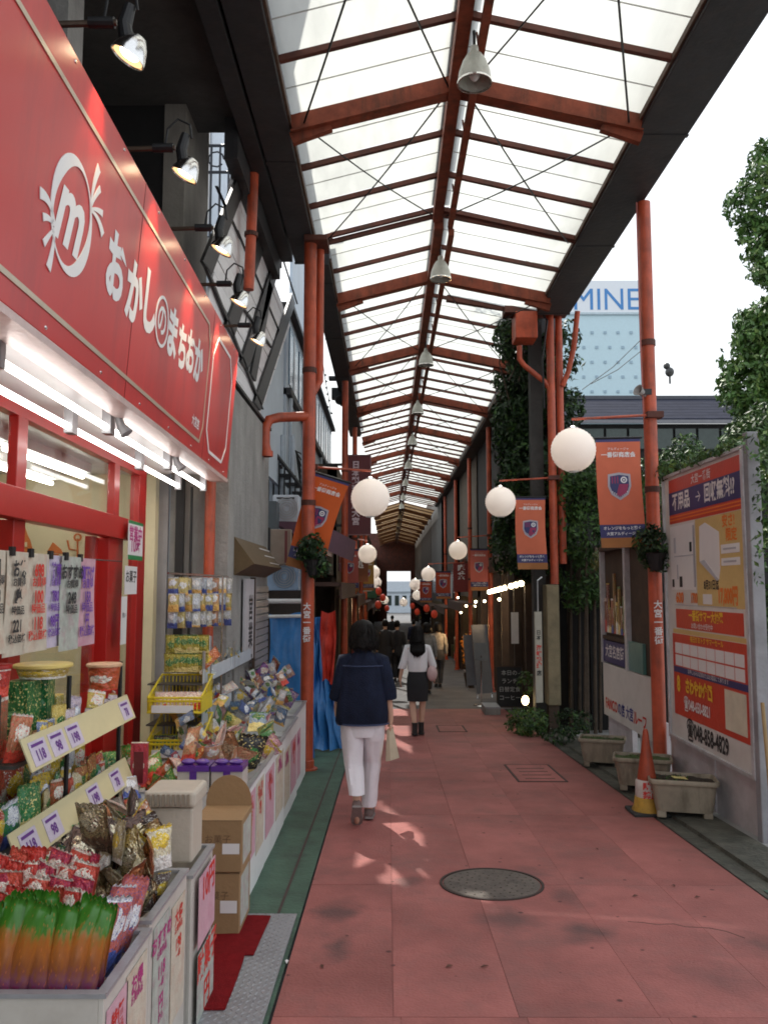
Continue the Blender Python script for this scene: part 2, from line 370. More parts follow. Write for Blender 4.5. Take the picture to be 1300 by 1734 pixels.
# raised strip the posts and planters stand on
g = G()
for a, b in ((5.1, 8), (8, 12.4)):
    g.add([(2.28,a,gz(a)-.05),(2.62,a,gz(a)-.05),(2.62,b,gz(b)-.05),(2.28,b,gz(b)-.05),(2.3,a,gz(a)+.03),(2.62,a,gz(a)+.03),(2.62,b,gz(b)+.03),(2.3,b,gz(b)+.03)],
          [(0,1,5,4),(1,2,6,5),(2,3,7,6),(3,0,4,7),(4,5,6,7)])
struct(g, 'kerb_strip', mat('mossy_concrete', (0,0,0)))
g = G(); sheet(g, 2.62, 60, [-4, 4, 8, 16, 30], -.006); struct(g, 'car_park', mat('pale_paving', (.32,.32,.31), .85, var=.15, scale=1, bump=.3))
g = G()
cr = [onground(*q) for q in ((1062,1562),(1090,1564),(1110,1567),(1140,1566),(1160,1571),(1200,1573),(1230,1579),(1260,1590))]
g.tube([(p.x, p.y, p.z+.004) for p in cr], .002, 4); struct(g, 'crack_lane', mat('joint_dark', (.1,.04,.04)))

# manhole
p = onground(832, 1498)
th = thing('manhole_cover', 'round grey iron manhole cover set in the pink paving', 'manhole cover', (p.x, p.y, gz(p.y)+.006))
sl = Matrix.Translation((p.x, p.y, gz(p.y)+.006)) @ Matrix.Rotation(-math.atan(.045), 4, 'X')
iron = mat('worn_iron', (.115,.095,.080), .7, metal=.1, var=.3, scale=10, bump=.6, bs=90)
g = G(sl); g.lathe([(.001,.004),(.285,.004),(.29,.001)], n=48); g.build('cover_plate', iron, th)
g = G(sl); g.ring((0,0), .312, .297, -.01, .005, 48); g.build('rim', mat('rusty_rim', (.05,.035,.03), .7, metal=.4), th)
g = G(sl)
for r in (.25, .2, .15, .1, .05):
    for k in range(int(r*110)):
        a = 2*math.pi*k/int(r*110); g.box((r*math.cos(a)-.006, r*math.sin(a)-.006, .003), (r*math.cos(a)+.006, r*math.sin(a)+.006, .007))
o = g.build('tread_stud', iron, th); o['kind'] = 'stuff'
# rectangular service covers further on
for (ua, va, ub, vb, lab) in ((880,1290,955,1325,'rectangular service cover with dark slots set in pink paving'), (745,1223,795,1240,'distant square service cover in pink paving near the asphalt')):
    a = onground(ua, vb); b = onground(ub, va)
    th = thing('service_cover', lab, 'service cover', (a.x, a.y, gz(a.y)+.006))
    w = .5 if 'slots' in lab else .42; L = 1.0 if 'slots' in lab else .75
    sl = Matrix.Translation((a.x-.02, a.y, gz(a.y)+.006)) @ Matrix.Rotation(-math.atan(.045), 4, 'X')
    g = G(sl); g.box((0,0,-.01),(w,.02,.004)); g.box((0,L,-.01),(w,L+.02,.004)); g.box((0,.02,-.01),(.02,L,.004)); g.box((w-.02,.02,-.01),(w,L,.004))
    g.build('frame', mat('joint_dark', (0,0,0)), th)
    g = G(sl); g.box((.024,.024,-.01),(w-.024,L-.004,.003)); g.build('plate', PINK, th)
    if 'slots' in lab:
        for k in range(4):
            g = G(sl); g.box((.1,.15+k*.2,.0032),(.4,.18+k*.2,.0045)); g.build('slot', mat('joint_dark', (0,0,0)), th)

# steel ramp plate and red mats in front of the shop
th = thing('checker_plate', 'grey steel checker plate lying along the shop step', 'metal plate', (-.75, 3.0, gz(3)))
def slope_m(x, y, dz): return Matrix.Translation((x, y, gz(y)+dz)) @ Matrix.Rotation(-math.atan(.045), 4, 'X')
g = G(slope_m(0, 2.9, .006)); g.box((-1.15, 0, 0), (-.49, 1.72, .008))
steelp = mat('checker_steel', (.33,.34,.36), .45, metal=.5, var=.12, scale=6, bump=.1)
g.build('plate', steelp, th, bev=.002)
g = G(slope_m(0, 2.9, .014))
for i in range(26):
    for k in range(66):
        cx = -1.14 + i*.025+.01; cy = .02 + k*.026; s_ = 1 if (i+k) % 2 else -1
        g.add([(cx-.008, cy-.008*s_-.002, 0), (cx-.008, cy-.008*s_+.002, 0), (cx+.008, cy+.008*s_+.002, 0), (cx+.008, cy+.008*s_-.002, 0),
               (cx, cy, .0018)], [(0,3,4),(3,2,4),(2,1,4),(1,0,4)])
o = g.build('tread_bar', steelp, th); o['kind'] = 'stuff'
matred = mat('red_mat_pile', (.19,.010,.013), .95, var=.2, scale=30, bump=.5, bs=250, spec=.1)
for (y0, y1, x1, rz, lab) in ((3.50, 4.02, -.655, .02, 'dark red doormat, the nearer of two, curling edge over the next'), (4.03, 4.55, -.63, -.015, 'dark red doormat, the farther one against the cardboard boxes')):
    g = G(slope_m(0, y0, .017) @ Matrix.Rotation(rz, 4, 'Z'))
    n_ = 10
    for i in range(n_):
        for k in range(n_):
            pass
    pts = []
    for k in range(n_+1):
        for i in range(n_+1):
            x = -1.1 + (x1+1.1)*i/n_; y = (y1-y0)*k/n_
            z = .006 + .006*noise.noise(Vector((x*5, (y+y0)*5, 1))) + (.016*max(0, k/n_-.85)/.15 if y0 < 4 else 0)
            pts.append((x, y, z))
    fs = [(k*(n_+1)+i, k*(n_+1)+i+1, (k+1)*(n_+1)+i+1, (k+1)*(n_+1)+i) for k in range(n_) for i in range(n_)]
    g.add(pts, fs); g.add([(a, b, c-.006) for a, b, c in pts], [tuple(reversed(f)) for f in fs])
    per = [i for i in range(n_+1)] + [(k)*(n_+1)+n_ for k in range(1, n_+1)] + [n_*(n_+1)+i for i in range(n_-1, -1, -1)] + [k*(n_+1) for k in range(n_-1, 0, -1)]
    m_ = len(per); g.add([pts[i] for i in per] + [(pts[i][0], pts[i][1], pts[i][2]-.006) for i in per], [(m_+i, m_+(i+1)%m_, (i+1)%m_, i) for i in range(m_)])
    tag(g.build('doormat', matred, smooth=True), lab, 'mat')

# ================================================================ ARCADE ROOF
def panel_mat(name, tint, mixf):
    m = bpy.data.materials.new(name); m.use_nodes = True; n, l = nodes(m); n.remove(n['Principled BSDF'])
    tc = n.new('ShaderNodeNewGeometry'); nt = n.new('ShaderNodeTexNoise'); nt.inputs['Scale'].default_value = 1.3; nt.inputs['Detail'].default_value = 6
    mp = n.new('ShaderNodeMapping'); mp.inputs[3].default_value = (2.5, .7, 1); l.new(tc.outputs['Position'], mp.inputs[0]); l.new(mp.outputs[0], nt.inputs['Vector'])
    cr = n.new('ShaderNodeMapRange'); cr.inputs[1].default_value = .35; cr.inputs[2].default_value = .7; cr.inputs[3].default_value = 1.0; cr.inputs[4].default_value = .74; l.new(nt.outputs[0], cr.inputs[0])
    c = n.new('ShaderNodeMix'); c.data_type = 'RGBA'; c.blend_type = 'MULTIPLY'; c.inputs[0].default_value = 1; c.inputs[6].default_value = (*tint, 1); l.new(cr.outputs[0], c.inputs[7])
    t = n.new('ShaderNodeBsdfTranslucent'); d = n.new('ShaderNodeBsdfDiffuse'); l.new(c.outputs[2], t.inputs[0]); l.new(c.outputs[2], d.inputs[0])
    mx_ = n.new('ShaderNodeMixShader'); mx_.inputs[0].default_value = mixf; l.new(t.outputs[0], mx_.inputs[1]); l.new(d.outputs[0], mx_.inputs[2])
    l.new(mx_.outputs[0], n['Material Output'].inputs[0]); MATS[name] = m; return m
PANEL = panel_mat('milky_roof_sheet', (.86,.89,.85), .3)
PANEL_BR = panel_mat('brown_roof_sheet', (.30,.20,.11), .5)
ZE, ZR = 1.55+4.09, 1.55+4.46      # eave, ridge
def roof(label, y0, y1, xl, xr, xm, ze, zr, main_ys, step, panel, frame_m, minor_r=(.045,.05)):
    th = thing('arcade_roof', label, 'roof', (xm, y0, zr))
    def prof(x): return ze + (zr-ze)*(1-abs(x-xm)/((xm-xl) if x < xm else (xr-xm)))
    allr = []
    y = y0
    mains = [m_ for m_ in main_ys if y0 <= m_ <= y1]
    ys = sorted(set([y0] + mains + [y1]))
    lines = []
    for a, b in zip(ys[:-1], ys[1:]):
        n_ = max(1, round((b-a)/step))
        lines += [a + (b-a)*i/n_ for i in range(n_)]
    lines.append(y1)
    for yy in lines:
        big = any(abs(yy-m_) < 1e-3 for m_ in mains)
        w, h = (.09, .16) if big else minor_r
        for (xa, xb, za, zb) in ((xl, xm, ze, zr), (xm, xr, zr, ze)):
            g = G(); dz = h/2
            g.bar((xa, yy, za-dz), (xb, yy, zb-dz), w, h)
            if big:
                g.bar((xa, yy, za-h+.008), (xb, yy, zb-h+.008), w+.05, .016)
                k = xa if xa == xl else xb; s_ = 1 if xa == xl else -1; sl_ = (zr-ze)/abs(xm-k)
                g.bar((k, yy, ze-h*1.25), (k+s_*.34, yy, ze-h*1.0+.34*sl_), w*.7, .10)
            g.build('rafter', frame_m if big else RED_DARK, th)
    for a, b in zip(lines[:-1], lines[1:]):
        for (xa, xb, za, zb) in ((xl, xm-.03, ze, zr), (xm+.03, xr, zr, ze)):
            g = G(); m1 = .004
            g.add([(xa, a+m1, za+.012), (xb, a+m1, zb+.012), (xb, b-m1, zb+.012), (xa, b-m1, za+.012)], [(0,3,2,1)])
            g.build('roof_sheet', panel, th)
            if a < 15 and b-a > .5:
                g = G(); ym = (a+b)/2; g.bar((xa, ym, za+.004), (xb, ym, zb+.004), .008, .008); g.build('sheet_seam', mat('seam_grey', (.55,.55,.52), .6), th)
    g = G(); g.bar((xm-.02, y0, zr-.13), (xm-.02, y1, zr-.13), .11, .13); g.build('ridge_beam', frame_m, th)
    g = G(); g.bar((xm+.13, y0, zr-.24), (xm+.13, y1, zr-.24), .06, .08); g.build('service_rail', frame_m, th)
    g = G(); y = y0+.3
    while y < y1: g.tube([(xm+.13, y, zr-.2), (xm+.11, y, zr-.03)], .01, 5); y += 1.25
    g.build('rail_hanger', RED_DARK, th)
    g = G(); g.bar((xm, y0, zr+.05), (xm, y1, zr+.05), .2, .03); g.build('ridge_cap', DARK_STEEL, th)
    for a, b in zip(ys[:-1], ys[1:]):
        if b-a < 2 or a > 30: continue
        g = G()
        for (xa, xb) in ((xl+.1, xm-.06), (xm+.08, xr-.1)):
            for (p_, q_) in (((xa,a),(xb,b)), ((xb,a),(xa,b))):
                pts = [(p_[0]+(q_[0]-p_[0])*t/8, p_[1]+(q_[1]-p_[1])*t/8, prof(p_[0]+(q_[0]-p_[0])*t/8)-.10-.04*math.sin(math.pi*t/8)) for t in range(9)]
                g.tube(pts, .009, 4)
        g.build('brace_cable', BLACK, th)
    return th
r1 = roof('milky sheeted arcade roof nearest the shop, on rust red rafters', 2.2, 9.35, -.84, 2.2, .6, ZE, ZR, [2.7, 6.88], .84, PANEL, RUST)
r2 = roof('long milky sheeted arcade roof continuing down the lane', 9.40, 41, -.70, 2.25, .62, ZE-.02, ZR-.05, [11.2, 14.7, 18.45, 22.2, 26, 29.8, 33.5, 37.2], .78, PANEL, RUST)
r3 = roof('brown sheeted far end of the arcade roof', 41.05, 74, -.75, 2.3, .68, ZE-.25, ZR-.2, [44, 48, 52, 56, 60, 64, 68, 72], 1.3, PANEL_BR, mat('brown_rafter_paint', (.16,.07,.03), .6))

def gutter(label, x0, x1, y0, y1, zb, zt, lip):
    th = thing('gutter_beam', label, 'gutter', ((x0+x1)/2, y0, zb))
    g = G(); g.box((x0, y0, zb), (x1, y1, zt)); g.build('box_beam', DARK_STEEL, th, bev=.01)
    xi = x1+.012 if lip > 0 else x0-.012
    g = G(); g.bar((xi, y0, zb+.06), (xi, y1, zb+.06), .02, .05); g.bar((xi+.01*lip, y0, zt-.02), (xi+.01*lip, y1, zt-.02), .04, .03); g.build('lip', mat('rusty_lip', (.10,.06,.04), .7, var=.4, scale=8), th)
    g = G(); y = y0+.6
    while y < y1: g.box((min(x0,x1)-.004, y, zb-.008), (max(x0,x1)+.004, y+.05, zb-.001)); y += 2.4
    g.build('joint_strap', DARK_STEEL, th)
    return th
gutter('dark gutter beam along the near roof, open sky side', 2.2, 2.66, 1.6, 11.85, 5.55, 6.02, -1)
gutter('dark gutter beam along the near roof, candy shop side', -1.14, -.86, 2.0, 9.82, 5.52, 5.95, 1)
gutter('dark gutter beam of the second roof, over the tall left houses', -1.0, -.72, 9.85, 21.5, 5.5, 5.85, 1)
gutter('dark gutter beam of the second roof, above the creeper', 2.27, 2.6, 12.6, 40, 5.45, 5.8, -1)
g = G(); g.box((-1.30, 2, 5.50), (-1.16, 9.75, 5.66)); g.box((-1.43, 6.9, 5.28), (-1.31, 9.75, 5.9)); g.box((-1.36, 9.75, 5.48), (-1.31, 9.9, 5.9)); tag(g.build('fascia_board', DARK_STEEL), 'dark fascia board behind the near gutter above the lattice', 'fascia')  # middle box deepened downward to block sun beside the lattice

# bell lamps hanging at the ridge
def bell_lamp():
    th = thing('bell_lamp', '', 'lamp')
    g = G(); g.lathe([(.012,.30),(.03,.29),(.034,.24),(.06,.22),(.09,.17),(.118,.09),(.130,.0),(.124,.0),(.112,.085),(.085,.16),(.05,.20),(.001,.21)], n=28); g.build('shade', mat('ribbed_glass_shade', (.42,.42,.37), .3, var=.12, scale=14, bump=.4, bs=50), th, smooth=True)
    g = G(); g.ring((0,0), .133, .122, -.008, .006, 28); g.build('rim', CHROME, th)
    g = G(); g.ball((0,0,.08), .045, sz=1.4, n=12, k=8); g.build('bulb', mat('pale_bulb', (.7,.68,.66), .3), th, smooth=True)
    g = G(); g.tube([(0,0,.29),(0,0,.42)], .012, 8); g.build('stem', BLACK, th)
    return th
LP = [(5.98,''),(10.0,''),(14.0,''),(18,''),(22,''),(26.5,''),(31,''),(36,''),(40,''),(46,''),(52,''),(58,'')]
nm = ['nearest, hanging before the large rafter','second one down the arcade, level with the vine','third one down the arcade','fourth one, over the far red sign','fifth from the camera','sixth from the camera','seventh from the camera','eighth from the camera','ninth, last under the milky roof','first under the brown roof','second under the brown roof','third under the brown roof']
bl = bell_lamp()
for i, (y, _) in enumerate(LP):
    o = bl if i == 0 else dup(bl, (0,0,0))
    o.location = (.655 if i else .66, y, 1.55+3.83); o['label'] = 'bell shaped ridge lamp, ' + nm[i]; o['group'] = 'bell lamps hanging along the arcade ridge'
# ================================================================ POSTS, BANNERS, LANTERNS
def post(label, x, y, ztop, r=.072, zb=None, vert=None, extra=None, mt=None):
    zb = gz(y) if zb is None else zb
    th = thing('arcade_post', label, 'post', (x, y, zb), 'red oxide posts of the arcade')
    mt = mt or RED_STEEL
    g = G(); g.tube([(x, y, zb), (x, y, zb+1.3), (x, y, ztop)], r, 16); g.build('pole', mt, th, smooth=True)
    g = G(); g.lathe([(r+.05, 0), (r+.05, .02), (r+.012, .03), (r+.012, .10), (r, .11)], (x, y, zb), 16); g.build('base_collar', mt, th, smooth=True)
    for zc in (zb+2.9, zb+4.4):
        if zc < ztop: g = G(); g.lathe([(r,-.03),(r+.01,-.03),(r+.01,.03),(r,.03)], (x, y, zc), 16); g.build('clamp', RED_DARK, th)
    if vert:   # painted vertical lettering
        g = G(frame((x, y-r-.002, 0), (1,0,0), (0,0,1))); g.text(vert, 0, zb+1.75, .085, .0, vertical=True, bold=.02); g.build('lettering', INKWHT, th)
    if extra: extra(th)
    return th
XL, XR = -.885, 2.665
def exl(th):
    g = G(); g.tube([(XL+.10, 9.3, 5.5), (XL+.10, 9.3, 3.9), (XL+.03, 9.22, 3.75)], .045, 12); g.build('downpipe', RED_STEEL, th, smooth=True)
    pts = [(-1.32,8.9,3.02),(-1.34,8.9,3.1),(-1.34,8.9,3.28),(-1.30,8.92,3.38),(-1.2,8.98,3.42),(XL-.02,9.12,3.46)]
    g = G(); g.tube(pts, .055, 12); g.lathe([(.05,-.03),(.07,-.03),(.07,.03),(.05,.03)], (-1.32,8.9,3.0), 12); g.build('elbow_pipe', RED_STEEL, th, smooth=True)
    g = G(); g.box((XL-.06, 9.0, 5.46), (XL+.2, 9.4, 5.52)); g.build('cap_plate', RED_DARK, th)
post('thick rust red post beside the snack counters, with elbow pipe', XL, 9.15, 5.5, vert='大宮一番街', extra=exl)
post('rust red post between the two advertising boards', XR-.02, 8.25, 5.52, .066, vert='大宮一番街')
for y, lab in ((15.2, 'rust red post behind the leaning orange banner'), (19.7, 'rust red post beside the tall dark red sign'), (24.5, 'rust red post past the tall dark red sign, left row'), (29.5,'slim rust red post far down the left row')):
    post(lab, -.80, y, 5.4, .06)
for y, lab in ((19.7, 'rust red post by the third right hand lantern'), (24.5, 'rust red post past the lit shop on the right row'), (29.5, 'slim rust red post far down the right row'), (35, 'most distant slim rust red post of the right row')):
    post(lab, 2.42, y, 5.4, .06)
# hanging drop pipe before the lattice
g = G(); a = at(431, 196, y=7.6); g.tube([(a.x, 7.6, 5.5), (a.x-.03, 7.6, 4.36)], .05, 12)
th = thing('drop_pipe', 'short rust red pipe hanging from the gutter before the lattice', 'pipe', (a.x, 7.6, 4.4)); g.build('pipe', RED_STEEL, th, smooth=True)
g = G(); g.lathe([(.05,-.02),(.065,-.02),(.065,.02),(.05,.02)], (a.x-.015, 7.6, 4.9), 12); g.build('collar', RED_DARK, th)

# cluster of pipes by the creeper
cx = at(940, 700, y=12.1).x
th = thing('pipe_cluster', 'cluster of red pipes and a grey column holding the gutter end by the creeper', 'post', (cx, 12.1, gz(12.1)))
g = G(); g.tube([(cx-.06,12.1,1.6),(cx-.06,12.1,5.62)], .06, 14); g.build('pipe', RED_STEEL, th, smooth=True)
g = G(); g.tube([(cx+.09,12.2,1.9),(cx+.09,12.2,5.62)], .055, 14); g.build('pipe', RED_STEEL, th, smooth=True)
g = G(); g.box((cx-.32,12.35,gz(12)),(cx-.14,12.55,5.6)); g.build('column', CONC_DK, th)
g = G(); g.tube([(cx-.52,12.1,5.15),(cx-.52,12.1,4.95),(cx-.45,12.1,4.85),(cx-.15,12.1,4.6),(cx-.08,12.1,4.5)], .04, 10); g.build('brace_pipe', RED_STEEL, th, smooth=True)
g = G(); g.tube([(cx+.12,12.15,4.55),(cx+.2,12.1,4.75),(cx+.27,12.0,5.1),(cx+.30,11.85,5.6)], .04, 10); g.build('brace_pipe', RED_STEEL, th, smooth=True)
g = G(); g.box((cx-.6,11.9,5.22),(cx-.28,12.3,5.62)); g.build('hopper_box', RED_STEEL, th, bev=.01)
g = G(); g.box((cx-.75,11.95,5.62),(cx+.2,12.25,5.72)); g.bar((cx-1.6,12.1,5.9),(cx-.3,12.1,5.68),.1,.12); g.build('bracket_beam', RED_DARK, th)
g = G(); g.tube([(cx-.25,12,5.7),(cx-.12,11.98,5.5),(cx-.2,12,4.9),(cx-.16,12.1,4.2)], .015, 6); g.build('cable', BLACK, th)

def crest(g_for, cx_, cy_, s):   # shield emblem: list of (builder, material)
    def sh(k, dy=0): return [(cx_+a*s*k, cy_+b*s*k+dy) for a, b in ((-.5,.5),(0,.58),(.5,.5),(.52,-.05),(.38,-.42),(0,-.68),(-.38,-.42),(-.52,-.05))]
    g = g_for(mat('crest_grey', (.42,.40,.45), .5, bump=0)); g.prism(sh(1.0), .0015, .003)
    g = g_for(NAVY); g.prism(sh(.82), .003, .0042)
    g = g_for(mat('crest_maroon', (.30,.02,.09), .5, bump=0)); g.prism([(cx_-.02*s,cy_+.05*s),(cx_+.4*s,cy_+.05*s),(cx_+.3*s,cy_-.33*s),(cx_,cy_-.52*s),(cx_-.15*s,cy_-.42*s)], .0042, .0052)
    for k in (-.34,-.22,-.1): g.box((cx_+k*s, cy_+.08*s, .0042), (cx_+(k+.05)*s, cy_+.40*s, .0052))
    g = g_for(INKWHT); g.ring((cx_+.2*s, cy_+.24*s), .15*s, .09*s, .0042, .0055, 10); g.prism([(cx_+(.2+.05*math.cos(a))*s, cy_+(.24+.05*math.sin(a))*s) for a in [i*1.2566 for i in range(5)]], .0042, .0055)
    for k in range(9):
        t = -.9+k*.225; g.box((cx_+t*.36*s-.012*s, cy_+(-.50+.22*abs(t))*s-.03*s, .003), (cx_+t*.36*s+.02*s, cy_+(-.50+.22*abs(t))*s+.03*s, .0045))

def banner(label, x, y, zt, w, h, base_col, tilt=0., yaw=0., arm=None, wave=0., side=1, flat=False):
    """cloth on a rod; x is its left edge as seen from the camera"""
    th = thing('banner', label, 'banner', (x+w/2, y, zt), 'orange banners hung along the arcade')
    U = Vector((math.cos(tilt)*math.cos(yaw), math.sin(yaw), -math.sin(tilt))); V = Vector((math.sin(tilt), 0, math.cos(tilt)))
    M = frame((x, y, zt), U, V)
    def wv(p): 
        k = max(0, -p[1]/h)
        return (p[0] + .02*math.sin(p[1]*4)*wave, p[1], p[2] + wave*(.035*math.sin(p[0]*9+p[1]*3)*k + .05*k*k))
    cm = mat('banner_'+base_col[0], base_col[1], .75, var=.08, scale=4, bump=.1, bs=8)
    def strip(ya, yb, m_, nm_):
        g = G(M); n1, n2 = 8, 12
        for sgn in (0, 1):
            vs = [wv((w*i/n1, ya+(yb-ya)*k/n2, .0 if sgn == 0 else -.002)) for k in range(n2+1) for i in range(n1+1)]
            fs = [(k*(n1+1)+i, k*(n1+1)+i+1, (k+1)*(n1+1)+i+1, (k+1)*(n1+1)+i) for k in range(n2) for i in range(n1)]
            g.add(vs, [tuple(reversed(f)) for f in fs] if sgn == 0 else fs)
        return g.build(nm_, m_, th, smooth=True)
    strip(-.03, -h*.79, cm, 'cloth'); strip(-h*.79, -h*.91, NAVY, 'navy_band'); strip(-h*.91, -h, mat('banner_tan', (.35,.14,.04), .7), 'hem_band')
    strip(0, -.03, NAVY, 'rod_sleeve')
    gs = {}
    def gf(m_):
        if m_.name not in gs: gs[m_.name] = (G(None), m_)
        return gs[m_.name][0]
    crest(gf, w*.5, -h*.43, w*.5)
    t1 = gf(INKWHT); t1.text('アルディージャ', w*.5, -h*.095, w*.07, .002); t1.text('一番街商店会', w*.5, -h*.15, w*.13, .002, bold=.02)
    t1.text('オレンジをもっと熱く', w*.5, -h*.825, w*.085, .002, bold=.02); t1.text('大宮アルディージャ', w*.5, -h*.875, w*.08, .002, bold=.02)
    names = {'white_vinyl':'lettering','navy_print':'crest_field','crest_grey':'crest_shield','crest_maroon':'crest_quarter'}
    for k, (gg, m_) in gs.items():
        gg.v = [tuple(M @ Vector(wv(p))+M.to_3x3()@Vector((0,0,.001))) for p in gg.v]
        gg.build(names.get(k, 'print'), m_, th)
    g = G(); p0 = M @ Vector((-.02, .01, 0)); p1 = M @ Vector((w+.02, .01, 0)); g.tube([p0, p1], .012, 8); g.build('rod', BLACK, th)
    return th
SALM = ('salmon', (.62,.15,.075)); ORG = ('orange', (.60,.10,.012)); PNK = ('faded_pink', (.50,.12,.10)); RD = ('red', (.42,.055,.02))
def bpx(u0, v0, u1, v1, y):
    a = at(u0, v0, y=y); b = at(u1, v1, y=y); return a.x, a.z, b.x-a.x, a.z-b.z
x,z,w,h = bpx(1008,744,1088,928,8.15); banner('faded salmon banner with football crest beside the nearest right post', x, 8.15, z, w, h, SALM, tilt=-.02, wave=.35)
x,z,w,h = bpx(532,806,594,968,9.25); banner('bright orange banner swinging askew from the thick post', x, 9.2, z+.03, w, h, ORG, tilt=.30, wave=1.0)
x,z,w,h = bpx(873,843,925,964,12.0); banner('orange crest banner in front of the red pipe cluster', x, 12.0, z, w, h, SALM, tilt=0, wave=.6)
x,z,w,h = bpx(796,930,826,1000,19.6); banner('small faded crest banner by the lit shop', x, 19.6, z, w, h, PNK, wave=.3)
x,z,w,h = bpx(577,931,607,1002,19.6); banner('small faded pink banner below the tall dark red sign', x, 19.6, z, w, h, PNK, wave=.3)
x,z,w,h = bpx(738,968,763,1014,25.6); banner('distant red banner, the larger of two beyond the lit shop', x, 25.6, z, w, h, RD, wave=.6)
x,z,w,h = bpx(711,984,731,1020,31); banner('distant red banner, the farthest on the shop light side', x, 31, z, w, h, RD, wave=.6)
x,z,w,h = bpx(611,948,633,1000,24.6); banner('distant yellow brown banner behind the left lanterns', x, 24.6, z, w, h, ('ochre', (.35,.2,.04)), wave=.3)

lan_m = bpy.data.materials.new('lantern_paper'); lan_m.use_nodes = True
n, l = nodes(lan_m); bs_ = n['Principled BSDF']; bs_.inputs['Base Color'].default_value = (.88,.87,.86,1); bs_.inputs['Roughness'].default_value = .7
tr_ = n.new('ShaderNodeBsdfTranslucent'); tr_.inputs[0].default_value = (.85,.78,.72,1); ms_ = n.new('ShaderNodeMixShader'); ms_.inputs[0].default_value = .38
nz_ = n.new('ShaderNodeTexNoise'); nz_.inputs['Scale'].default_value = 30; bp_ = n.new('ShaderNodeBump'); bp_.inputs['Strength'].default_value = .15; bp_.inputs['Distance'].default_value = .02
l.new(nz_.outputs[0], bp_.inputs['Height']); l.new(bp_.outputs[0], bs_.inputs['Normal'])
l.new(bs_.outputs[0], ms_.inputs[1]); l.new(tr_.outputs[0], ms_.inputs[2]); l.new(ms_.outputs[0], n['Material Output'].inputs[0])
def lantern():
    th = thing('paper_lantern', '', 'lantern'); r = .222
    g = G(); K = 34; prof = []
    for i in range(K+1):
        a = math.pi*(.07+.86*i/K); rr = r*(1-.018*(i % 2)); prof.append((rr*math.sin(a), -rr*math.cos(a)))
    g.lathe(prof, n=36); g.build('paper_globe', lan_m, th, smooth=True, angle=80)
    g = G(); g.ring((0,0), .052, .044, .205, .225, 20); g.build('mouth_ring', WIRE, th)
    g = G(); g.ring((0,0), .052, .044, -.222, -.205, 20); g.build('mouth_ring', WIRE, th)
    g = G(); g.ball((0,0,.05), .03, sz=1.4); g.tube([(0,0,.09),(0,0,.24)], .018, 8); g.build('bulb', emis('lantern_bulb', (1,.90,.80), 9), th, smooth=True)
    g = G(); g.tube([(0,0,.23),(.01,0,.33)], .005, 5); g.build('cord', BLACK, th)
    return th
LN = [(970,762,8.15,'big white paper lantern at the pale banner near the advertising boards'),(627,843,9.4,'big white paper lantern beside the askew orange banner'),
      (847,850,12.0,'white paper lantern in front of the dark creeper'),(775,932,19.6,'white paper lantern by the faded banner near the lit shop'),
      (622,938,19.6,'white paper lantern under the tall dark red sign'),(725,972,25.6,'white paper lantern by the distant red banners'),
      (631,969,25.6,'pale green tinted paper lantern in the far left row'),(703,990,31.5,'far paper lantern to the right of the bright opening'),
      (636,986,31.5,'far paper lantern to the left of the bright opening'),(706,1008,38,'farthest paper lantern by the red banners'),(651,1016,44,'tiny farthest paper lantern over the crowd'),(683,1020,44,'tiny paper lantern seen against the bright exit')]
lt = lantern()
for i, (u, v, y, lab) in enumerate(LN):
    o = lt if i == 0 else dup(lt, (0,0,0)); p = at(u, v, y=y); o.location = p; o['label'] = lab; o['group'] = 'round paper lanterns hung along the lane'
    if i < 6:
        px = (XR if p.x > 0 else XL) if i < 2 else (2.42 if p.x > 0 else -.8)
        if i == 2: px = cx-.06
        th = thing('lantern_arm', 'thin red arm carrying the ' + lab.split(' ',1)[1].replace('white ','')[:60], 'bracket', (p.x, y, p.z+.3), 'thin red arms holding lanterns and banners')
        g = G(); g.tube([(p.x-.01*(1 if px>p.x else -1), y, p.z+.31), (px, y+.02, p.z+.36)], .013, 6); g.build('rod', RED_STEEL, th)
        g = G(); g.box((px-.08, y-.02, p.z+.33), (px+.08, y+.13, p.z+.39)); g.build('clamp', RED_DARK, th)

# foliage helper -------------------------------------------------
def leaves(g, blobs, n, size, seed=1, droop=.3, dens=1.0):
    """n small leaves over the volume of ellipsoid blobs (c, r)"""
    rr = random.Random(seed)
    wts = [b[1][0]*b[1][1]*b[1][2] for b in blobs]
    for _ in range(n):
        c, r = rr.choices(blobs, wts)[0]
        while True:
            d = Vector((rr.gauss(0,1), rr.gauss(0,1), rr.gauss(0,1)))
            if d.length > .1: break
        d.normalize(); k = rr.uniform(.45, 1.08) ** .6
        p = Vector(c) + Vector((d.x*r[0], d.y*r[1], d.z*r[2])) * k
        q = noise.noise(p*3.1)
        if q < -.22*dens: continue
        s = size*rr.uniform(.6, 1.3)
        nrm = (d*.8 + Vector((rr.uniform(-1,1), rr.uniform(-1,1), rr.uniform(-.6,1)))).normalized()
        t = nrm.cross(Vector((rr.uniform(-1,1), rr.uniform(-1,1), rr.uniform(-1,.2)))).normalized(); b_ = nrm.cross(t)
        g.k = rr.choice((0,0,0,1,2)) if len(blobs) else 0
        g.add([p - t*s, p + b_*s*.42 + nrm*s*.1, p + t*s, p - b_*s*.42 + nrm*s*.1], [(0,1,2),(0,2,3)])
    g.k = 0
    return g
LEAFMATS = [LEAF, LEAF_DK, LEAF_LT]
LEAFDARK = [LEAF_DK, LEAF_DK, LEAF]

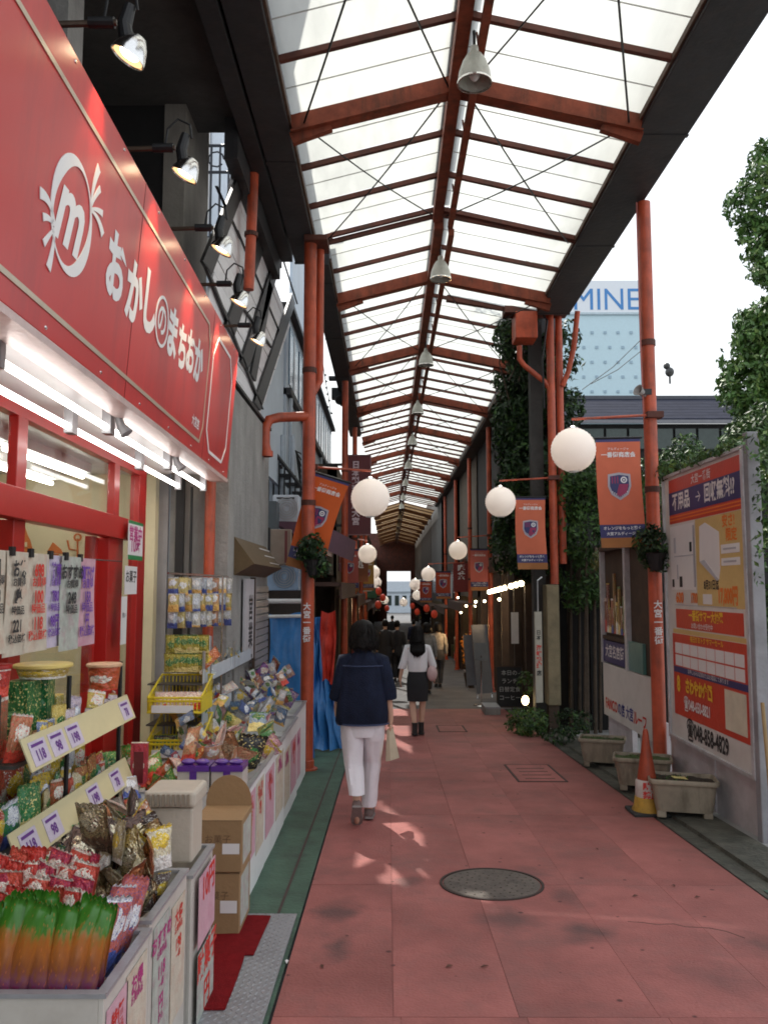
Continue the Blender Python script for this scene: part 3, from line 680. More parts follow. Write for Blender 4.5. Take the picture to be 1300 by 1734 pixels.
# wreaths of greenery tied to posts
for (u, v, y, r, lab, sd_) in ((1106, 928, 8.1, .15, 'bushy dark plant tied to the post beside the salmon banner', 3), (531, 940, 9.0, .14, 'bushy dark plant tied to the thick post by the orange banner', 4)):
    p = at(u, v, y=y); th = thing('hanging_plant', lab, 'plant', p)
    g = G(); leaves(g, [((p.x,p.y,p.z),(r,r,.24)),((p.x+.06,p.y,p.z-.12),(r*.9,r,.12)),((p.x-.08,p.y-.02,p.z+.05),(r*.8,r,.15))], 900, .035, sd_); g.build('foliage', LEAFDARK, th)
    g = G(); g.lathe([(.05,-.12),(.1,.04),(.11,.05)], p - Vector((0,.06,.1)), 12); g.build('pot', BLACK, th)

# ================================================================ CREEPER AND RIGHT SIDE
th = thing('creeper', 'dense dark creeper hanging over the building corner under the roof', 'creeper', (2.5, 13, gz(13)))
bl_ = []
for (u, v, y, r) in ((880,520,12.8,.42),(870,570,12.8,.32),(900,600,13.0,.45),(850,575,13.2,.18),(905,660,13.3,.5),(880,720,13.8,.45),(875,760,14,.42),(900,800,13.2,.45),(872,820,14,.36),(885,880,13.6,.45),(860,930,14.5,.35),(900,940,13.2,.35),(868,700,14,.36),(960,570,12.9,.22),(968,620,12.9,.18),(965,690,12.9,.25),(965,820,12.8,.3),(905,470,12.8,.25),(858,640,15,.28),(862,880,14.5,.3)):
    p = at(u, v, y=y); bl_.append(((p.x,p.y,p.z),(r,r*1.1,r*1.25)))
g = G(); leaves(g, bl_, 26000, .055, 11); g.build('leaves', LEAFDARK, th)
g = G(); rr = random.Random(5)
for k in range(14):
    b = bl_[rr.randrange(len(bl_))][0]; g.tube([(b[0], b[1], b[2]+.3), (b[0]+rr.uniform(-.2,.2), b[1], b[2]-.4), (b[0]+rr.uniform(-.2,.2), b[1], b[2]-1.2)], .012, 5)
for (u0,v0,u1,v1,y) in ((800,505,870,545,12.6),(790,495,845,520,12.6)):
    a = at(u0,v0,y=y); b = at(u1,v1,y=y); g.tube([b, (a+b)/2+Vector((0,0,.06)), a], .008, 5)
g.build('stem', BARK, th)
g = G(); a = at(825,505,y=12.6); leaves(g, [((a.x,a.y,a.z),(.28,.2,.1)),((a.x+.2,a.y,a.z-.15),(.2,.2,.15))], 160, .05, 12); g.build('spray', [LEAF, LEAF_LT, LEAF], th)

# building clad by the creeper, right side of the lane
th = thing('creeper_building', 'dark two storey building behind the creeper with timber shopfront', 'building', (3.5, 15, gz(15)))
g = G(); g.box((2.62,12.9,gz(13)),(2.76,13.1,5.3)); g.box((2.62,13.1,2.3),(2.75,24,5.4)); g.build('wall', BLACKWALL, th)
g = G(); g.box((2.62,12.9,5.42),(2.8,24,5.5)); g.build('roof', DARK_STEEL, th)
g = G(); g.box((3.9,13.1,gz(13)),(4,24,2.3)); g.box((2.7,23.9,gz(24)-.1),(4,24,2.3)); g.box((2.76,12.95,gz(13)),(4,13.05,2.1)); g.build('inner_wall', mat('dim_shop_wall', (.06,.035,.02), .8, var=.3), th)
for y in (13.2, 14.9, 16.2, 18.0, 20, 22):
    g = G(); g.box((2.45,y,gz(y)),(2.6,y+.13,2.3)); g.build('timber_post', WOOD_DK, th)
g = G(); g.box((2.38,13.15,1.9),(2.62,24,2.25)); g.build('fascia', WOOD_DK, th)
for k in range(9):
    y = 13.4+k*.33
    g = G(); g.box((2.6,y,gz(y)),(2.63,y+.31,1.9)) if k % 3 else g.box((2.6,y,1.2),(2.63,y+.31,1.9)); g.build('plank', WOOD_DK, th)
# dark yard gap with beams between boards and building; near-black planks paint its shade
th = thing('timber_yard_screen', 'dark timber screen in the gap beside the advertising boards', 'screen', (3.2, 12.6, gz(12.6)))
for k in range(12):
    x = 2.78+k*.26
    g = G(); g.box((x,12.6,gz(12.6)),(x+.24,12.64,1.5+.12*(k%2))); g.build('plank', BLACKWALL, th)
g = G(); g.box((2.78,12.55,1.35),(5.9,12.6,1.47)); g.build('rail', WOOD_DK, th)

# lit sign strip of the right hand shop
th = thing('shop_light_strip', 'row of warm white bulbs glowing under the eave of the timber shop', 'light', (2.3, 16, 1.5))
a = at(882, 988, x=2.30); b = at(826, 1003, x=2.30)
g = G(); g.bar((a.x+.05,a.y,a.z+.06),(b.x+.05,b.y,b.z+.06),.06,.04); g.build('batten', WOOD_DK, th)
for k in range(9):
    t = k/8 if k < 3 else (k+1)/9.5
    p = a.lerp(b, min(1,t)); g = G(); g.ball(p, .05, n=12, k=8); g.build('bulb', emis('warm_bulb', (1,.82,.5), 9), th, smooth=True)
# hanging bulbs and a lit amber display deeper in
th = thing('bulb_string', 'string of small bulbs above the far shop entrance', 'light', (2.3, 21, 1.3))
for (u, v, y) in ((820,1018,21),(805,1019,22),(789,1026,24),(780,1037,26),(845,1015,18.5),(775,1012,28),(745,1008,36)):
    p = at(u, v, y=y); g = G(); g.ball(p, .035, n=10, k=6); g.build('bulb', emis('warm_bulb', (1,.8,.5), 9), th, smooth=True)
th = thing('flower_display', 'amber lit flower display outside the far shop', 'display', (2.2, 21, gz(21)))
p = at(795, 1100, y=21)
g = G(); leaves(g, [((p.x,p.y,p.z),(.22,.2,.5))], 380, .05, 21); g.build('blossom', [mat('amber_petal', (.6,.22,.02), .5), mat('amber_petal', (0,0,0)), mat('straw_petal', (.5,.3,.06), .5)], th)
g = G(); g.lathe([(.1,0),(.16,.35),(.17,.36)], (p.x,p.y,gz(21)), 14); g.build('tub', WOOD_DK, th)
lp = bpy.data.lights.new('display_lamp','POINT'); lp.energy = 14; lp.color = (1,.6,.25); lp.shadow_soft_size = .1
lo = bpy.data.objects.new('display_lamp', lp); lo.location = (p.x-.3,p.y-.4,p.z+.6); COL.objects.link(lo)

# notice, chalkboard, A-boards, barrier
a = at(865,1037,y=15.5); b = at(878,1090,y=15.5)
tag(G().box((a.x,15.5,b.z),(b.x,15.53,a.z)).build('notice_sheet', WHITE), 'plain white notice hanging in the dark timber shopfront', 'notice')
p = onground(862, 1203); y = p.y; a = at(840,1128,y=y); b = at(885,1128,y=y)
th = thing('chalkboard', 'black chalkboard with white handwriting standing by the glowing lamp', 'sign', (p.x, y, gz(y)))
M = frame((a.x, y, gz(y)), (1,0,0), (0,.12,1)); W_ = b.x-a.x; H_ = a.z-gz(y)
g = G(M); g.box((0,0.05,-.02),(W_,H_,0)); g.build('board', BLACK, th)
g = G(M)
for (x0,x1,y0,y1) in ((0,.02,.0,H_),(W_-.02,W_,0,H_),(.02,W_-.02,H_-.02,H_),(.02,W_-.02,.05,.07)): g.box((x0,y0,-.025),(x1,y1,.012))
g.build('frame', WOOD_DK, th)
g = G(M)
for i, s_ in enumerate(('本日の','ランチ','日替定食','コーヒー')): g.text(s_, W_/2, H_-.13-i*.15, .10, .003)
g.build('chalk_writing', mat('chalk', (.55,.55,.53), .9), th)
p = onground(815, 1195); y = p.y
th = thing('menu_stand', 'slim grey menu stand on a round foot beside the chalkboard', 'stand', (p.x, y, gz(y)))
a = at(820,1110,y=y)
g = G(); g.tube([(p.x,y,gz(y)+.03),(p.x,y,a.z)], .014, 8); g.build('pole', CHROME, th)
g = G(); g.lathe([(.001,.03),(.15,.02),(.17,0)], (p.x,y,gz(y)), 24); g.build('foot', CHROME, th)
g = G(frame((p.x-.12,y-.02,a.z-.1),(1,0,0),(0,.4,1))); g.box((0,0,0),(.26,.36,.015)); g.build('menu_panel', mat('grey_panel', (.12,.13,.15), .3), th)
for (u0,v0,u1,v1,vb,lab) in ((806,1058,838,1145,1175,'dark leaning signboard outside the far shop entrance'),(790,1075,812,1140,1160,'second dark leaning signboard before the amber display')):
    p = onground((u0+u1)/2, vb+8); y = p.y; a = at(u0,v0,y=y); b = at(u1,v0,y=y)
    th = thing('folding_sign', lab, 'sign', (p.x,y,gz(y)))
    M = frame((a.x,y,gz(y)),(1,.5,0),(0,.15,1)); w_ = (b.x-a.x); h_ = a.z-gz(y)
    g = G(M); g.box((0,.1,0),(w_,h_,.02)); g.build('panel', mat('grey_panel', (0,0,0)), th)
    g = G(M); g.box((0,0,-.01),(.03,h_,-.002)); g.box((w_-.03,0,-.01),(w_,h_,-.002)); g.build('leg', CHROME, th)
p = onground(832, 1208); y = p.y-.2
th = thing('low_step_box', 'pale grey step box at the shop door edge', 'step', (p.x,y,gz(y)))
g = G(); g.box((p.x-.15,y-.1,gz(y)),(p.x+.12,y+.5,gz(y)+.12)); g.build('body', CONC, th, bev=.01)
g = G(); g.box((p.x-.15,y-.1,gz(y)+.12),(p.x+.12,y+.5,gz(y)+.14)); g.build('tread', mat('pale_tread', (.3,.31,.33), .7), th)
# electrical box and slim sign
a = at(921,990,y=12.2); b = at(946,1192,y=12.2)
th = thing('utility_box', 'tall beige steel utility box on the corner below the creeper', 'box', ((a.x+b.x)/2,12.2,gz(12.2)))
g = G(); g.box((a.x,12.05,b.z),(b.x,12.35,a.z)); g.build('housing', mat('khaki_paint', (.23,.19,.11), .6, var=.15, dirt=((.09,.07,.04),.5,5)), th, bev=.01)
g = G(); g.box((a.x+.015,12.04,b.z+.03),(b.x-.015,12.049,a.z-.03)); g.build('door', mat('khaki_paint', (0,0,0)), th)
g = G(); g.box((a.x+.02,12.1,gz(12.2)),(b.x-.02,12.3,b.z)); g.build('plinth', WOOD_DK, th)
a = at(905,1036,y=12.0); b = at(920,1190,y=12.0)
th = thing('vertical_sign', 'narrow white vertical signboard with black and red writing', 'sign', (a.x,12,b.z))
M = frame((a.x,12,b.z),(1,.25,0),(0,0,1)); w_ = b.x-a.x; h_ = a.z-b.z
g = G(M); g.box((0,0,-.03),(w_,h_,0)); g.build('panel', mat('cream_panel', (.42,.40,.33), .6, var=.1), th)
g = G(M); g.text('日本', w_/2, h_-.3, w_*.7, .002, vertical=True, bold=.02); g.text('店', w_/2, h_*.32, w_*.75, .002, bold=.03); g.build('black_lettering', INKBLK, th)
g = G(M); g.text('海鮮料理', w_/2, h_-.52, w_*.8, .002, vertical=True, bold=.04); g.build('red_lettering', INKRED, th)
g = G(); g.tube([(a.x+.05,12.03,a.z),(a.x+.05,12.03,a.z+.45),(a.x+.12,12.05,a.z+.5)], .012, 6); g.build('bracket', WIRE, th)
# planting at the corner with a glowing garden lamp
for (u, v, y, rx, rz, n_, lab, sd_) in ((900,1222,11.9,.24,.20,1100,'low ivy bush spreading over the kerb below the utility box',31),(970,1222,10.9,.28,.16,700,'low trailing ivy between the bush and the planters',32),(890,1160,13.2,.16,.22,400,'small leafy plant beside the chalkboard',33)):
    p = at(u, v, y=y); th = thing('ivy_bush', lab, 'plant', (p.x,y,gz(y)))
    g = G(); leaves(g, [((p.x,y,max(p.z,gz(y)+rz*.6)),(rx,.3,rz)),((p.x-.15,y+.2,gz(y)+.1),(rx*.8,.3,rz*.6))], n_, .035, sd_); g.build('foliage', LEAFMATS if sd_ != 32 else LEAFDARK, th)
p = at(889,1186,y=12.6); th = thing('garden_lamp', 'small glowing warm lamp among the ivy leaves', 'lamp', p)
g = G(); g.ball(p, .055, sz=1.3, n=12, k=8); g.build('globe', emis('garden_glow', (1,.72,.35), 7), th, smooth=True)
g = G(); g.tube([(p.x,p.y,gz(p.y)),(p.x,p.y,p.z-.06)], .02, 8); g.build('stem', BLACK, th)
# ================================================================ ADVERTISING BOARDS
def board_prints(th, M, items):
    """items: (name, material, [shapes]) where shape = ('r',u0,v0,u1,v1,n) | ('t',text,u,v,size,n,kw) | ('p',pts,n)"""
    for nm_, m_, shapes in items:
        g = G(M)
        for s_ in shapes:
            if s_[0] == 'r': g.box((s_[1],s_[2],0),(s_[3],s_[4],s_[5]))
            elif s_[0] == 't': g.text(s_[1], s_[2], s_[3], s_[4], s_[5], **(s_[6] if len(s_) > 6 else {}))
            elif s_[0] == 'p': g.prism(s_[1], 0, s_[2])
        g.build(nm_, m_, th)
BX, BY0, BY1, BZ0, BZ1 = 2.70, 6.27, 8.05, .17, 2.60
th = thing('advertising_board', 'large advertising board with orange and yellow panels and a telephone number', 'billboard', (BX, 7.2, gz(7.2)))
BW, BH = BY1-BY0, BZ1-BZ0
M = frame((BX, BY1, BZ0), (0,-1,0), (0,0,1))
g = G(M); g.box((0,0,-.06),(BW,BH,0)); g.build('panel', mat('board_white', (.62,.60,.57), .45, var=.06, scale=3, bump=.03, dirt=((.4,.38,.33),.3,4)), th)
g = G(M)
for (a,b,c,d) in ((-.03,-.03,0,BH+.03),(BW,-.03,BW+.05,BH+.03),(0,BH,BW,BH+.03),(0,-.03,BW,0)): g.box((a,b,-.07),(c,d,.02))
g.build('frame', mat('galvanised_frame', (.52,.52,.54), .4, metal=.3, var=.15, scale=9, dirt=((.2,.2,.2),.4,8)), th, bev=.003)
L0, L1 = .13, BW-.03
def X(f): return L0+(L1-L0)*f
def Y(f): return BH*(1-f)          # f measured down from the top
TAN = mat('board_tan', (.60,.42,.16), .5, var=.06); RPR = mat('board_red', (.55,.045,.02), .45, var=.05); PRW = mat('board_print_white', (.72,.70,.70), .45, bump=0, var=.03)
GRY = mat('print_grey', (.42,.42,.46), .5, bump=0)
items = [
 ('red_header', RPR, [('r',L0,Y(.185),L1,Y(.012),.002),('r',X(.06),Y(.585),X(.97),Y(.513),.004)]),
 ('navy_header_band', NAVY, [('r',L0,Y(.150),L1,Y(.063),.004)]),
 ('orange_stripe', ORANGE, [('r',L0,Y(.162),L1,Y(.157),.004),('r',L0,Y(.174),L1,Y(.169),.004)]),
 ('tan_field', TAN, [('r',X(.40),Y(.50),L1,Y(.187),.002),('r',L0,Y(.606),L1,Y(.59),.002)]),
 ('header_lettering', PRW, [('t','大宮一番街',X(.5),Y(.040),.09,.004,{'bold':.01}),('t','不用品',X(.2),Y(.107),.17,.006,{'bold':.03,'sx':.9}),('t','回収無料!?',X(.74),Y(.107),.17,.006,{'bold':.03,'sx':.8}),('t','→',X(.46),Y(.107),.15,.006)]),
 ('fridge_picture', PRW, [('r',X(.0),Y(.44),X(.38),Y(.195),.003),('p',[(X(.45),Y(.34)),(X(.46),Y(.215)),(X(.54),Y(.205)),(X(.72),Y(.245)),(X(.72),Y(.37)),(X(.70),Y(.405))],.004),('r',X(.74),Y(.32),X(.96),Y(.29),.004),('r',X(.74),Y(.36),X(.96),Y(.335),.004),('r',X(.48),Y(.49),X(.60),Y(.455),.004)]),
 ('fridge_shading', GRY, [('p',[(X(.45),Y(.34)),(X(.52),Y(.335)),(X(.70),Y(.405)),(X(.68),Y(.41))],.006),('r',X(.36),Y(.43),X(.38),Y(.205),.005),('r',X(.06),Y(.315),X(.36),Y(.311),.005),('r',X(.10),Y(.40),X(.12),Y(.345),.005),('r',X(.06),Y(.30),X(.09),Y(.24),.005),('r',X(.77),Y(.308),X(.92),Y(.302),.006),('r',X(.77),Y(.35),X(.92),Y(.344),.006),('r',X(.05),Y(.499),X(.9),Y(.496),.004)]),
 ('black_print', INKBLK, [('r',X(.31),Y(.30),X(.34),Y(.265),.006),('r',X(.02),Y(.43),X(.05),Y(.40),.006),('r',X(.14),Y(.43),X(.18),Y(.39),.006),('t','8月31日迄',X(.60),Y(.425),.09,.005,{'bold':.02,'sx':.8})]),
 ('orange_lettering', ORANGE, [('t','安さ!',X(.84),Y(.215),.11,.004,{'bold':.03}),('t','限定',X(.87),Y(.262),.11,.004,{'bold':.03}),('t','600',X(.13),Y(.472),.13,.004,{'bold':.04}),('t','1700',X(.35),Y(.472),.12,.004,{'bold':.04,'sx':.7}),('t','17,800円',X(.80),Y(.462),.16,.004,{'bold':.05,'sx':.66})]),
 ('yellow_lettering', YELLOW, [('t','一番街サマー大抽選',X(.50),Y(.537),.10,.006,{'bold':.03,'sx':.85}),('t','毎日がおトク サマーセール',X(.5),Y(.622),.06,.005,{'bold':.02}),('t','8',X(.07),Y(.80),.19,.006,{'bold':.05,'sx':.8}),('t','さわやか企画',X(.37),Y(.80),.14,.006,{'bold':.05,'sx':.75})]),
 ('small_print', PRW, [('t','お問い合わせ受付中',X(.45),Y(.572),.055,.006,{'bold':.01}),('t','☎048-650-8821',X(.34),Y(.865),.125,.006,{'bold':.03,'sx':.72}),('t','お申し込みは店頭またはお電話にて承ります',X(.5),Y(.742),.045,.006)]),
 ('red_lower_field', RPR, [('r',L0-.02,Y(.915),L1,Y(.608),.002)]),
 ('calendar_grid', PRW, [('r',X(.03+k*.118),Y(.682+j*.046),X(.03+k*.118+.108),Y(.682+j*.046-.04),.005) for k in range(8) for j in range(2)]),
 ('navy_rule', NAVY, [('r',L0,Y(.755),L1,Y(.733),.005)]),
 ('cream_strip', mat('cream_print',(.62,.58,.45),.5,bump=0), [('r',X(.72),Y(.895),X(.97),Y(.765),.005)]),
 ('telephone_lettering', INKBLK, [('t','☎048-858-4829',X(.46),Y(.957),.185,.003,{'bold':.035,'sx':.72})]),
]
board_prints(th, M, items)
# second board: display windows over a white panel
th = thing('display_board', 'second board with dark display windows above a white panel with red writing', 'billboard', (BX, 9.6, gz(9.6)))
y0, y1 = 8.45, 10.55; M = frame((BX, y1, 0), (0,-1,0), (0,0,1)); w_ = y1-y0
g = G(M); g.box((0,-.02,-.05),(w_,.62,0)); g.build('white_panel', mat('board_white', (0,0,0)), th)
g = G(M); g.box((0,.62,-.05),(w_,2.0,-.04)); g.build('window_back', mat('dim_shop_wall', (0,0,0)), th)
for (a, b) in ((0,.05),(1.05,1.13),(w_-.05,w_)):
    g = G(M); g.box((a,.62,-.06),(b,2.0,.02)); g.build('mullion', mat('galvanised_frame', (0,0,0)), th)
g = G(M); g.box((.05,.64,-.03),(1.05,.90,.003)); g.build('navy_strip', NAVY, th)
g = G(M); g.text('大宮名店街', .55,.77,.16,.005,bold=.02); g.build('strip_lettering', PRW, th)
g = G(M); g.box((.05,.92,-.03),(1.05,.96,.01)); g.box((0,2.0,-.06),(w_,2.06,.02)); g.build('sill', WOOD_DK, th)
g = G(M); g.box((1.13,.63,-.035),(1.65,.95,.0)); g.build('teal_panel', mat('teal_panel', (.10,.22,.20), .3), th)
g = G(M); g.text('FANCO', .36,.13,.17,.003,bold=.03,sx=.9); g.text('ルーフ', 1.5,.12,.16,.003,bold=.03); g.build('red_lettering', INKRED, th)
g = G(M); g.text('の店 大宮', .95,.13,.16,.003,bold=.02,sx=.9); g.build('blue_lettering', mat('blue_ink', (.03,.04,.25), .5, bump=0), th)
rr = random.Random(3)
for k in range(9):
    g = G(M); x = .1+.1*k; g.box((x,1.0,-.03),(x+.07,1.0+rr.uniform(.3,.8),-.01)); o = g.build('display_bottle', PK[k % 4], th); o.color = (rr.uniform(.05,.4), rr.uniform(.05,.2), .03, 1)
# base wall below boards
th = thing('low_wall', 'low pinkish white wall under the advertising boards', 'wall', (2.78, 8, gz(8)))
for k, (a, b) in enumerate(((6.22,7.1),(7.13,8.2),(8.4,9.2),(9.5,10.5))):
    g = G(); g.add([(2.74,a,gz(a)-.05),(2.80,a,gz(a)-.05),(2.80,b,gz(b)-.05),(2.74,b,gz(b)-.05),(2.74,a,.2),(2.80,a,.2),(2.80,b,.2),(2.74,b,.2)],
       [(3,2,1,0),(4,5,6,7),(0,1,5,4),(1,2,6,5),(2,3,7,6),(3,0,4,7)]); g.build('wall_panel', mat('pinkish_white_panel', (.50,.46,.47), .7, var=.12, dirt=((.25,.22,.2),.4,4)), th)
g = G(); g.box((2.69,6.15,gz(6)-.03),(2.785,6.235,2.72)); th2 = thing('concrete_pillar', 'square grey pillar with ivy at the near end of the boards', 'pillar', (2.77,6.14,gz(6))); g.build('shaft', mat('grey_lavender_concrete', (.27,.265,.28), .8, var=.2, scale=4, bump=.3, dirt=((.14,.14,.14),.4,3)), th2, bev=.008)
g = G(); leaves(g, [((2.72,6.05,2.6),(.12,.1,.12)),((2.74,6.04,2.2),(.08,.06,.3)),((2.7,6.05,1.75),(.05,.05,.2)),((2.86,6.2,2.1),(.1,.1,.5))], 420, .028, 41); g.build('ivy', LEAFMATS, th2)
g = G(); leaves(g, [((2.74,6.6,2.66),(.1,.3,.06)),((2.75,7.3,2.66),(.12,.5,.07)),((2.76,8.0,2.68),(.12,.3,.1))], 1100, .03, 42); tag(g.build('ivy_trail', LEAFMATS), 'light green ivy trailing along the top of the large board', 'plant')

# planters, cone
soil = mat('soil', (.03,.022,.014), .95, var=.4, scale=20, bump=.9, bs=60); moss = mat('moss', (.05,.075,.02), .95, var=.4, scale=12, bump=.8)
plm = mat('weathered_cream_plastic', (.26,.22,.16), .65, var=.2, scale=5, bump=.1, streak=.3, dirt=((.09,.07,.045),.8,6))
def planter(x, y, L, wd, h, rz, lab, paper=False, sd_=0):
    th = thing('planter', lab, 'planter', (x, y, gz(y)+.02), 'cream plastic planters along the kerb'); th.rotation_euler = (-.045, 0, rz)
    def bx_(g, lx, ly, z, r_=.03): return g
    def rr_(lx, ly, z, k=5, cr=.05):
        pts = []
        for (sx, sy, a0) in ((1,1,0),(-1,1,90),(-1,-1,180),(1,-1,270)):
            for i in range(k): a = rad(a0+90*i/(k-1)); pts.append((sx*(lx-cr)+cr*math.cos(a), sy*(ly-cr)+cr*math.sin(a), z))
        return pts
    def shell(rs, flip=False):
        g = G(); vs = []; n_ = len(rs[0])
        for r_ in rs: vs += r_
        g.add(vs, [(i*n_+k, i*n_+(k+1)%n_, (i+1)*n_+(k+1)%n_, (i+1)*n_+k) for i in range(len(rs)-1) for k in range(n_)]); return g
    a, b = L/2, wd/2
    g = shell([rr_(a*.80,b*.76,.05),rr_(a*.84,b*.80,h*.35),rr_(a*.92,b*.9,h*.86),rr_(a*.99,b*.99,h*.88),rr_(a,b,h*.90),rr_(a,b,h*.985),rr_(a*.985,b*.98,h),rr_(a*.95,b*.93,h),rr_(a*.93,b*.91,h*.97),rr_(a*.90,b*.88,h*.7)])
    g.add(rr_(a*.80,b*.76,.05), [tuple(reversed(range(20)))])
    def fin(o): o.location = (0,0,0); return o
    off = Vector(th.location); 
    def bl2(g, nm_, m_, **k):
        g.v = [tuple(Vector(p)+off) for p in g.v]; return g.build(nm_, m_, th, **k)
    bl2(g, 'trough', plm, smooth=True, angle=50)
    for sx in (-1, 1):
        for sy in (-1, 1):
            g = G(); g.box((sx*a*.78,sy*b*.74,0),(sx*a*.52,sy*b*.36,.052)); bl2(g, 'foot', plm, bev=.006)
    g = G(); q = []; nx, ny = 14, 8
    for j in range(ny+1):
        for i in range(nx+1):
            q.append(((-1+2*i/nx)*a*.915, (-1+2*j/ny)*b*.895, h*.90+.018*noise.noise(Vector((i*.7,j*.7,sd_*3.1)))+.01*R.random()))
    g.add(q, [(j*(nx+1)+i, j*(nx+1)+i+1, (j+1)*(nx+1)+i+1, (j+1)*(nx+1)+i) for j in range(ny) for i in range(nx)]); bl2(g, 'soil', soil if paper else moss, smooth=True)
    g = G(); leaves(g, [((0,0,h*.94),(a*.8,b*.8,.02))], 160, .012, 50+sd_); bl2(g, 'weed', LEAFMATS).__setitem__('kind', 'stuff')
    if paper:
        g = G(Matrix.Translation((-.02,0,h*.97)) @ Euler((.12,.1,.4)).to_matrix().to_4x4()); g.box((-.06,-.03,0),(.06,.03,.003)); bl2(g, 'plant_tag', mat('yellow_paper', (.6,.52,.2), .7), )
    return th
for (u, v, wpx, lab, paper, rz) in ((1162,1392,122,'cream planter nearest the camera, with a yellow paper scrap on its soil',True,-.25),(1092,1345,118,'cream planter half hidden behind the traffic cone',False,-.28),(1022,1303,82,'farthest cream planter, with mossy soil, before the second board',False,-.3)):
    p = onground(u, v); planter(p.x+.03, p.y+.16, .54 if wpx > 90 else .50, .42, .30, rz, lab, paper, int(u))
p = onground(1096, 1378)
th = thing('traffic_cone', 'small faded orange traffic cone with white sleeve and yellow black base', 'traffic cone', (p.x,p.y,gz(p.y)+.01)); c = (p.x,p.y,gz(p.y)+.01)
orc = mat('cone_orange', (.34,.05,.015), .6, var=.2, streak=.3, dirt=((.14,.04,.025),.7,8))
g = G(); g.lathe([(.078,.27),(.055,.42),(.034,.55),(.022,.66),(.014,.68),(.001,.681)], c, 24); g.build('cone_body', orc, th, smooth=True, angle=60)
g = G(); g.lathe([(.092,.12),(.096,.13),(.092,.26),(.082,.272)], c, 24); g.build('white_sleeve', mat('grubby_white_plastic', (.55,.50,.46), .5, var=.15, dirt=((.4,.25,.2),.4,10)), th, smooth=True)
g = G(); 
for k, (s_, zz) in enumerate((('駐車',.225),('禁止',.155))):
    for j, ch in enumerate(s_):
        a_ = -math.pi/2 + (j-.5)*.62
        g.m = frame((c[0]+.097*math.cos(a_), c[1]+.097*math.sin(a_), c[2]+zz), (-math.sin(a_), math.cos(a_), 0), (0,0,1)); g.text(ch, 0, 0, .065, .001, bold=.03)
g.m = None; g.build('lettering', INKRED, th)
g = G(); g.lathe([(.125,.0),(.128,.03),(.11,.06),(.1,.13),(.095,.135)], c, 24); g.build('weight_ring', mat('dirty_yellow_rubber', (.42,.24,.03), .7, var=.3, dirt=((.05,.04,.03),.8,9)), th, smooth=True)
g = G(); g.box((c[0]-.15,c[1]-.15,c[2]-.005),(c[0]+.15,c[1]+.15,c[2]+.022)); g.build('base', mat('black_rubber', (.02,.02,.02), .8), th, bev=.01)

# ================================================================ RIGHT BACKGROUND
def hedge(label, blobs, n_, s_, seed, mats=LEAFMATS, stems=None):
    th = thing('shrub', label, 'shrub', (blobs[0][0][0], blobs[0][0][1], 0))
    g = G(); leaves(g, blobs, n_, s_, seed); g.build('foliage', mats, th)
    g = G()
    for c_, r_ in blobs: g.tube([(c_[0], c_[1], gz(c_[1])), (c_[0]+.05, c_[1], c_[2])], [.03, .012], 6)
    g.build('stem', BARK, th); return th
def pb(lst): 
    o = []
    for (u, v, y, r) in lst: p = at(u, v, y=y); o.append(((p.x,p.y,p.z),(r,r,r*.9)))
    return o
hedge('dense shrub behind the salmon banner and red pipes', pb([(985,800,12.2,.45),(985,830,12.3,.5),(1050,820,12.3,.4),(1000,900,12.2,.5),(975,960,12.6,.4),(1040,880,12.4,.4),(960,890,12.6,.35),(1010,990,12.3,.4),(985,1010,12.2,.3)]), 11000, .045, 61, [LEAF, LEAF_DK, LEAF])
hedge('shrub with pale leaves between the post and the board top', pb([(1120,800,11.5,.35),(1070,830,11.8,.4),(1150,790,11.2,.3),(1130,860,10.5,.4),(1160,760,12,.25)]), 4200, .042, 62)
hedge('yellowing hanging shrub above the display windows', pb([(1030,950,10.9,.22),(1040,1010,10.9,.2),(1060,970,10.6,.22),(1085,1000,10.2,.18),(1055,1050,10.6,.16)]), 2400, .035, 63, [mat('olive_leaf',(.10,.10,.02),.5,bump=0,var=.4), LEAF_DK, LEAF])
hedge('large hedge filling the view past the pillar', pb([(1300,840,9,.6),(1320,960,9,.6),(1290,760,10,.5),(1340,1060,9,.5),(1270,800,11,.4),(1330,740,10,.6)]), 7500, .05, 64)
# broadleaf tree
th = thing('broadleaf_tree', 'tall rounded evergreen tree at the edge of the car park', 'tree', (9.2, 17, gz(17)))
tb = []
for (u, v, r) in ((1302,330,.75),(1320,265,.6),(1340,420,.9),(1290,390,.4),(1300,470,.45),(1290,545,.55),(1310,560,.8),(1268,600,.5),(1290,650,.8),(1330,700,.9),(1275,660,.5),(1285,740,.6),(1275,800,.5),(1300,800,.6),(1360,540,1.0),(1380,350,1.0),(1275,300,.25),(1262,580,.3),(1330,620,.8)):
    p = at(u, v, y=17); tb.append(((p.x, p.y+R.uniform(-.5,.5), p.z),(r,r,r*.85)))
g = G(); leaves(g, tb, 42000, .08, 71, dens=.8); g.build('crown', [mat('tree_leaf', (.07,.15,.03), .5, var=.5, bump=0), LEAF, mat('tree_leaf_light', (.14,.22,.05), .5, var=.4, bump=0)], th)
g = G(); g.tube([(9.3,17,gz(17)),(9.25,17,2.5),(9.3,17,5),(9.2,17,8.5)], [.22,.18,.13,.04], 10)
for c_, r_ in tb: g.tube([(9.28,17,c_[2]-1.2),((9.28+c_[0])/2,17,c_[2]-.5),c_], [.07,.04,.012], 6)
g.build('trunk', BARK, th)
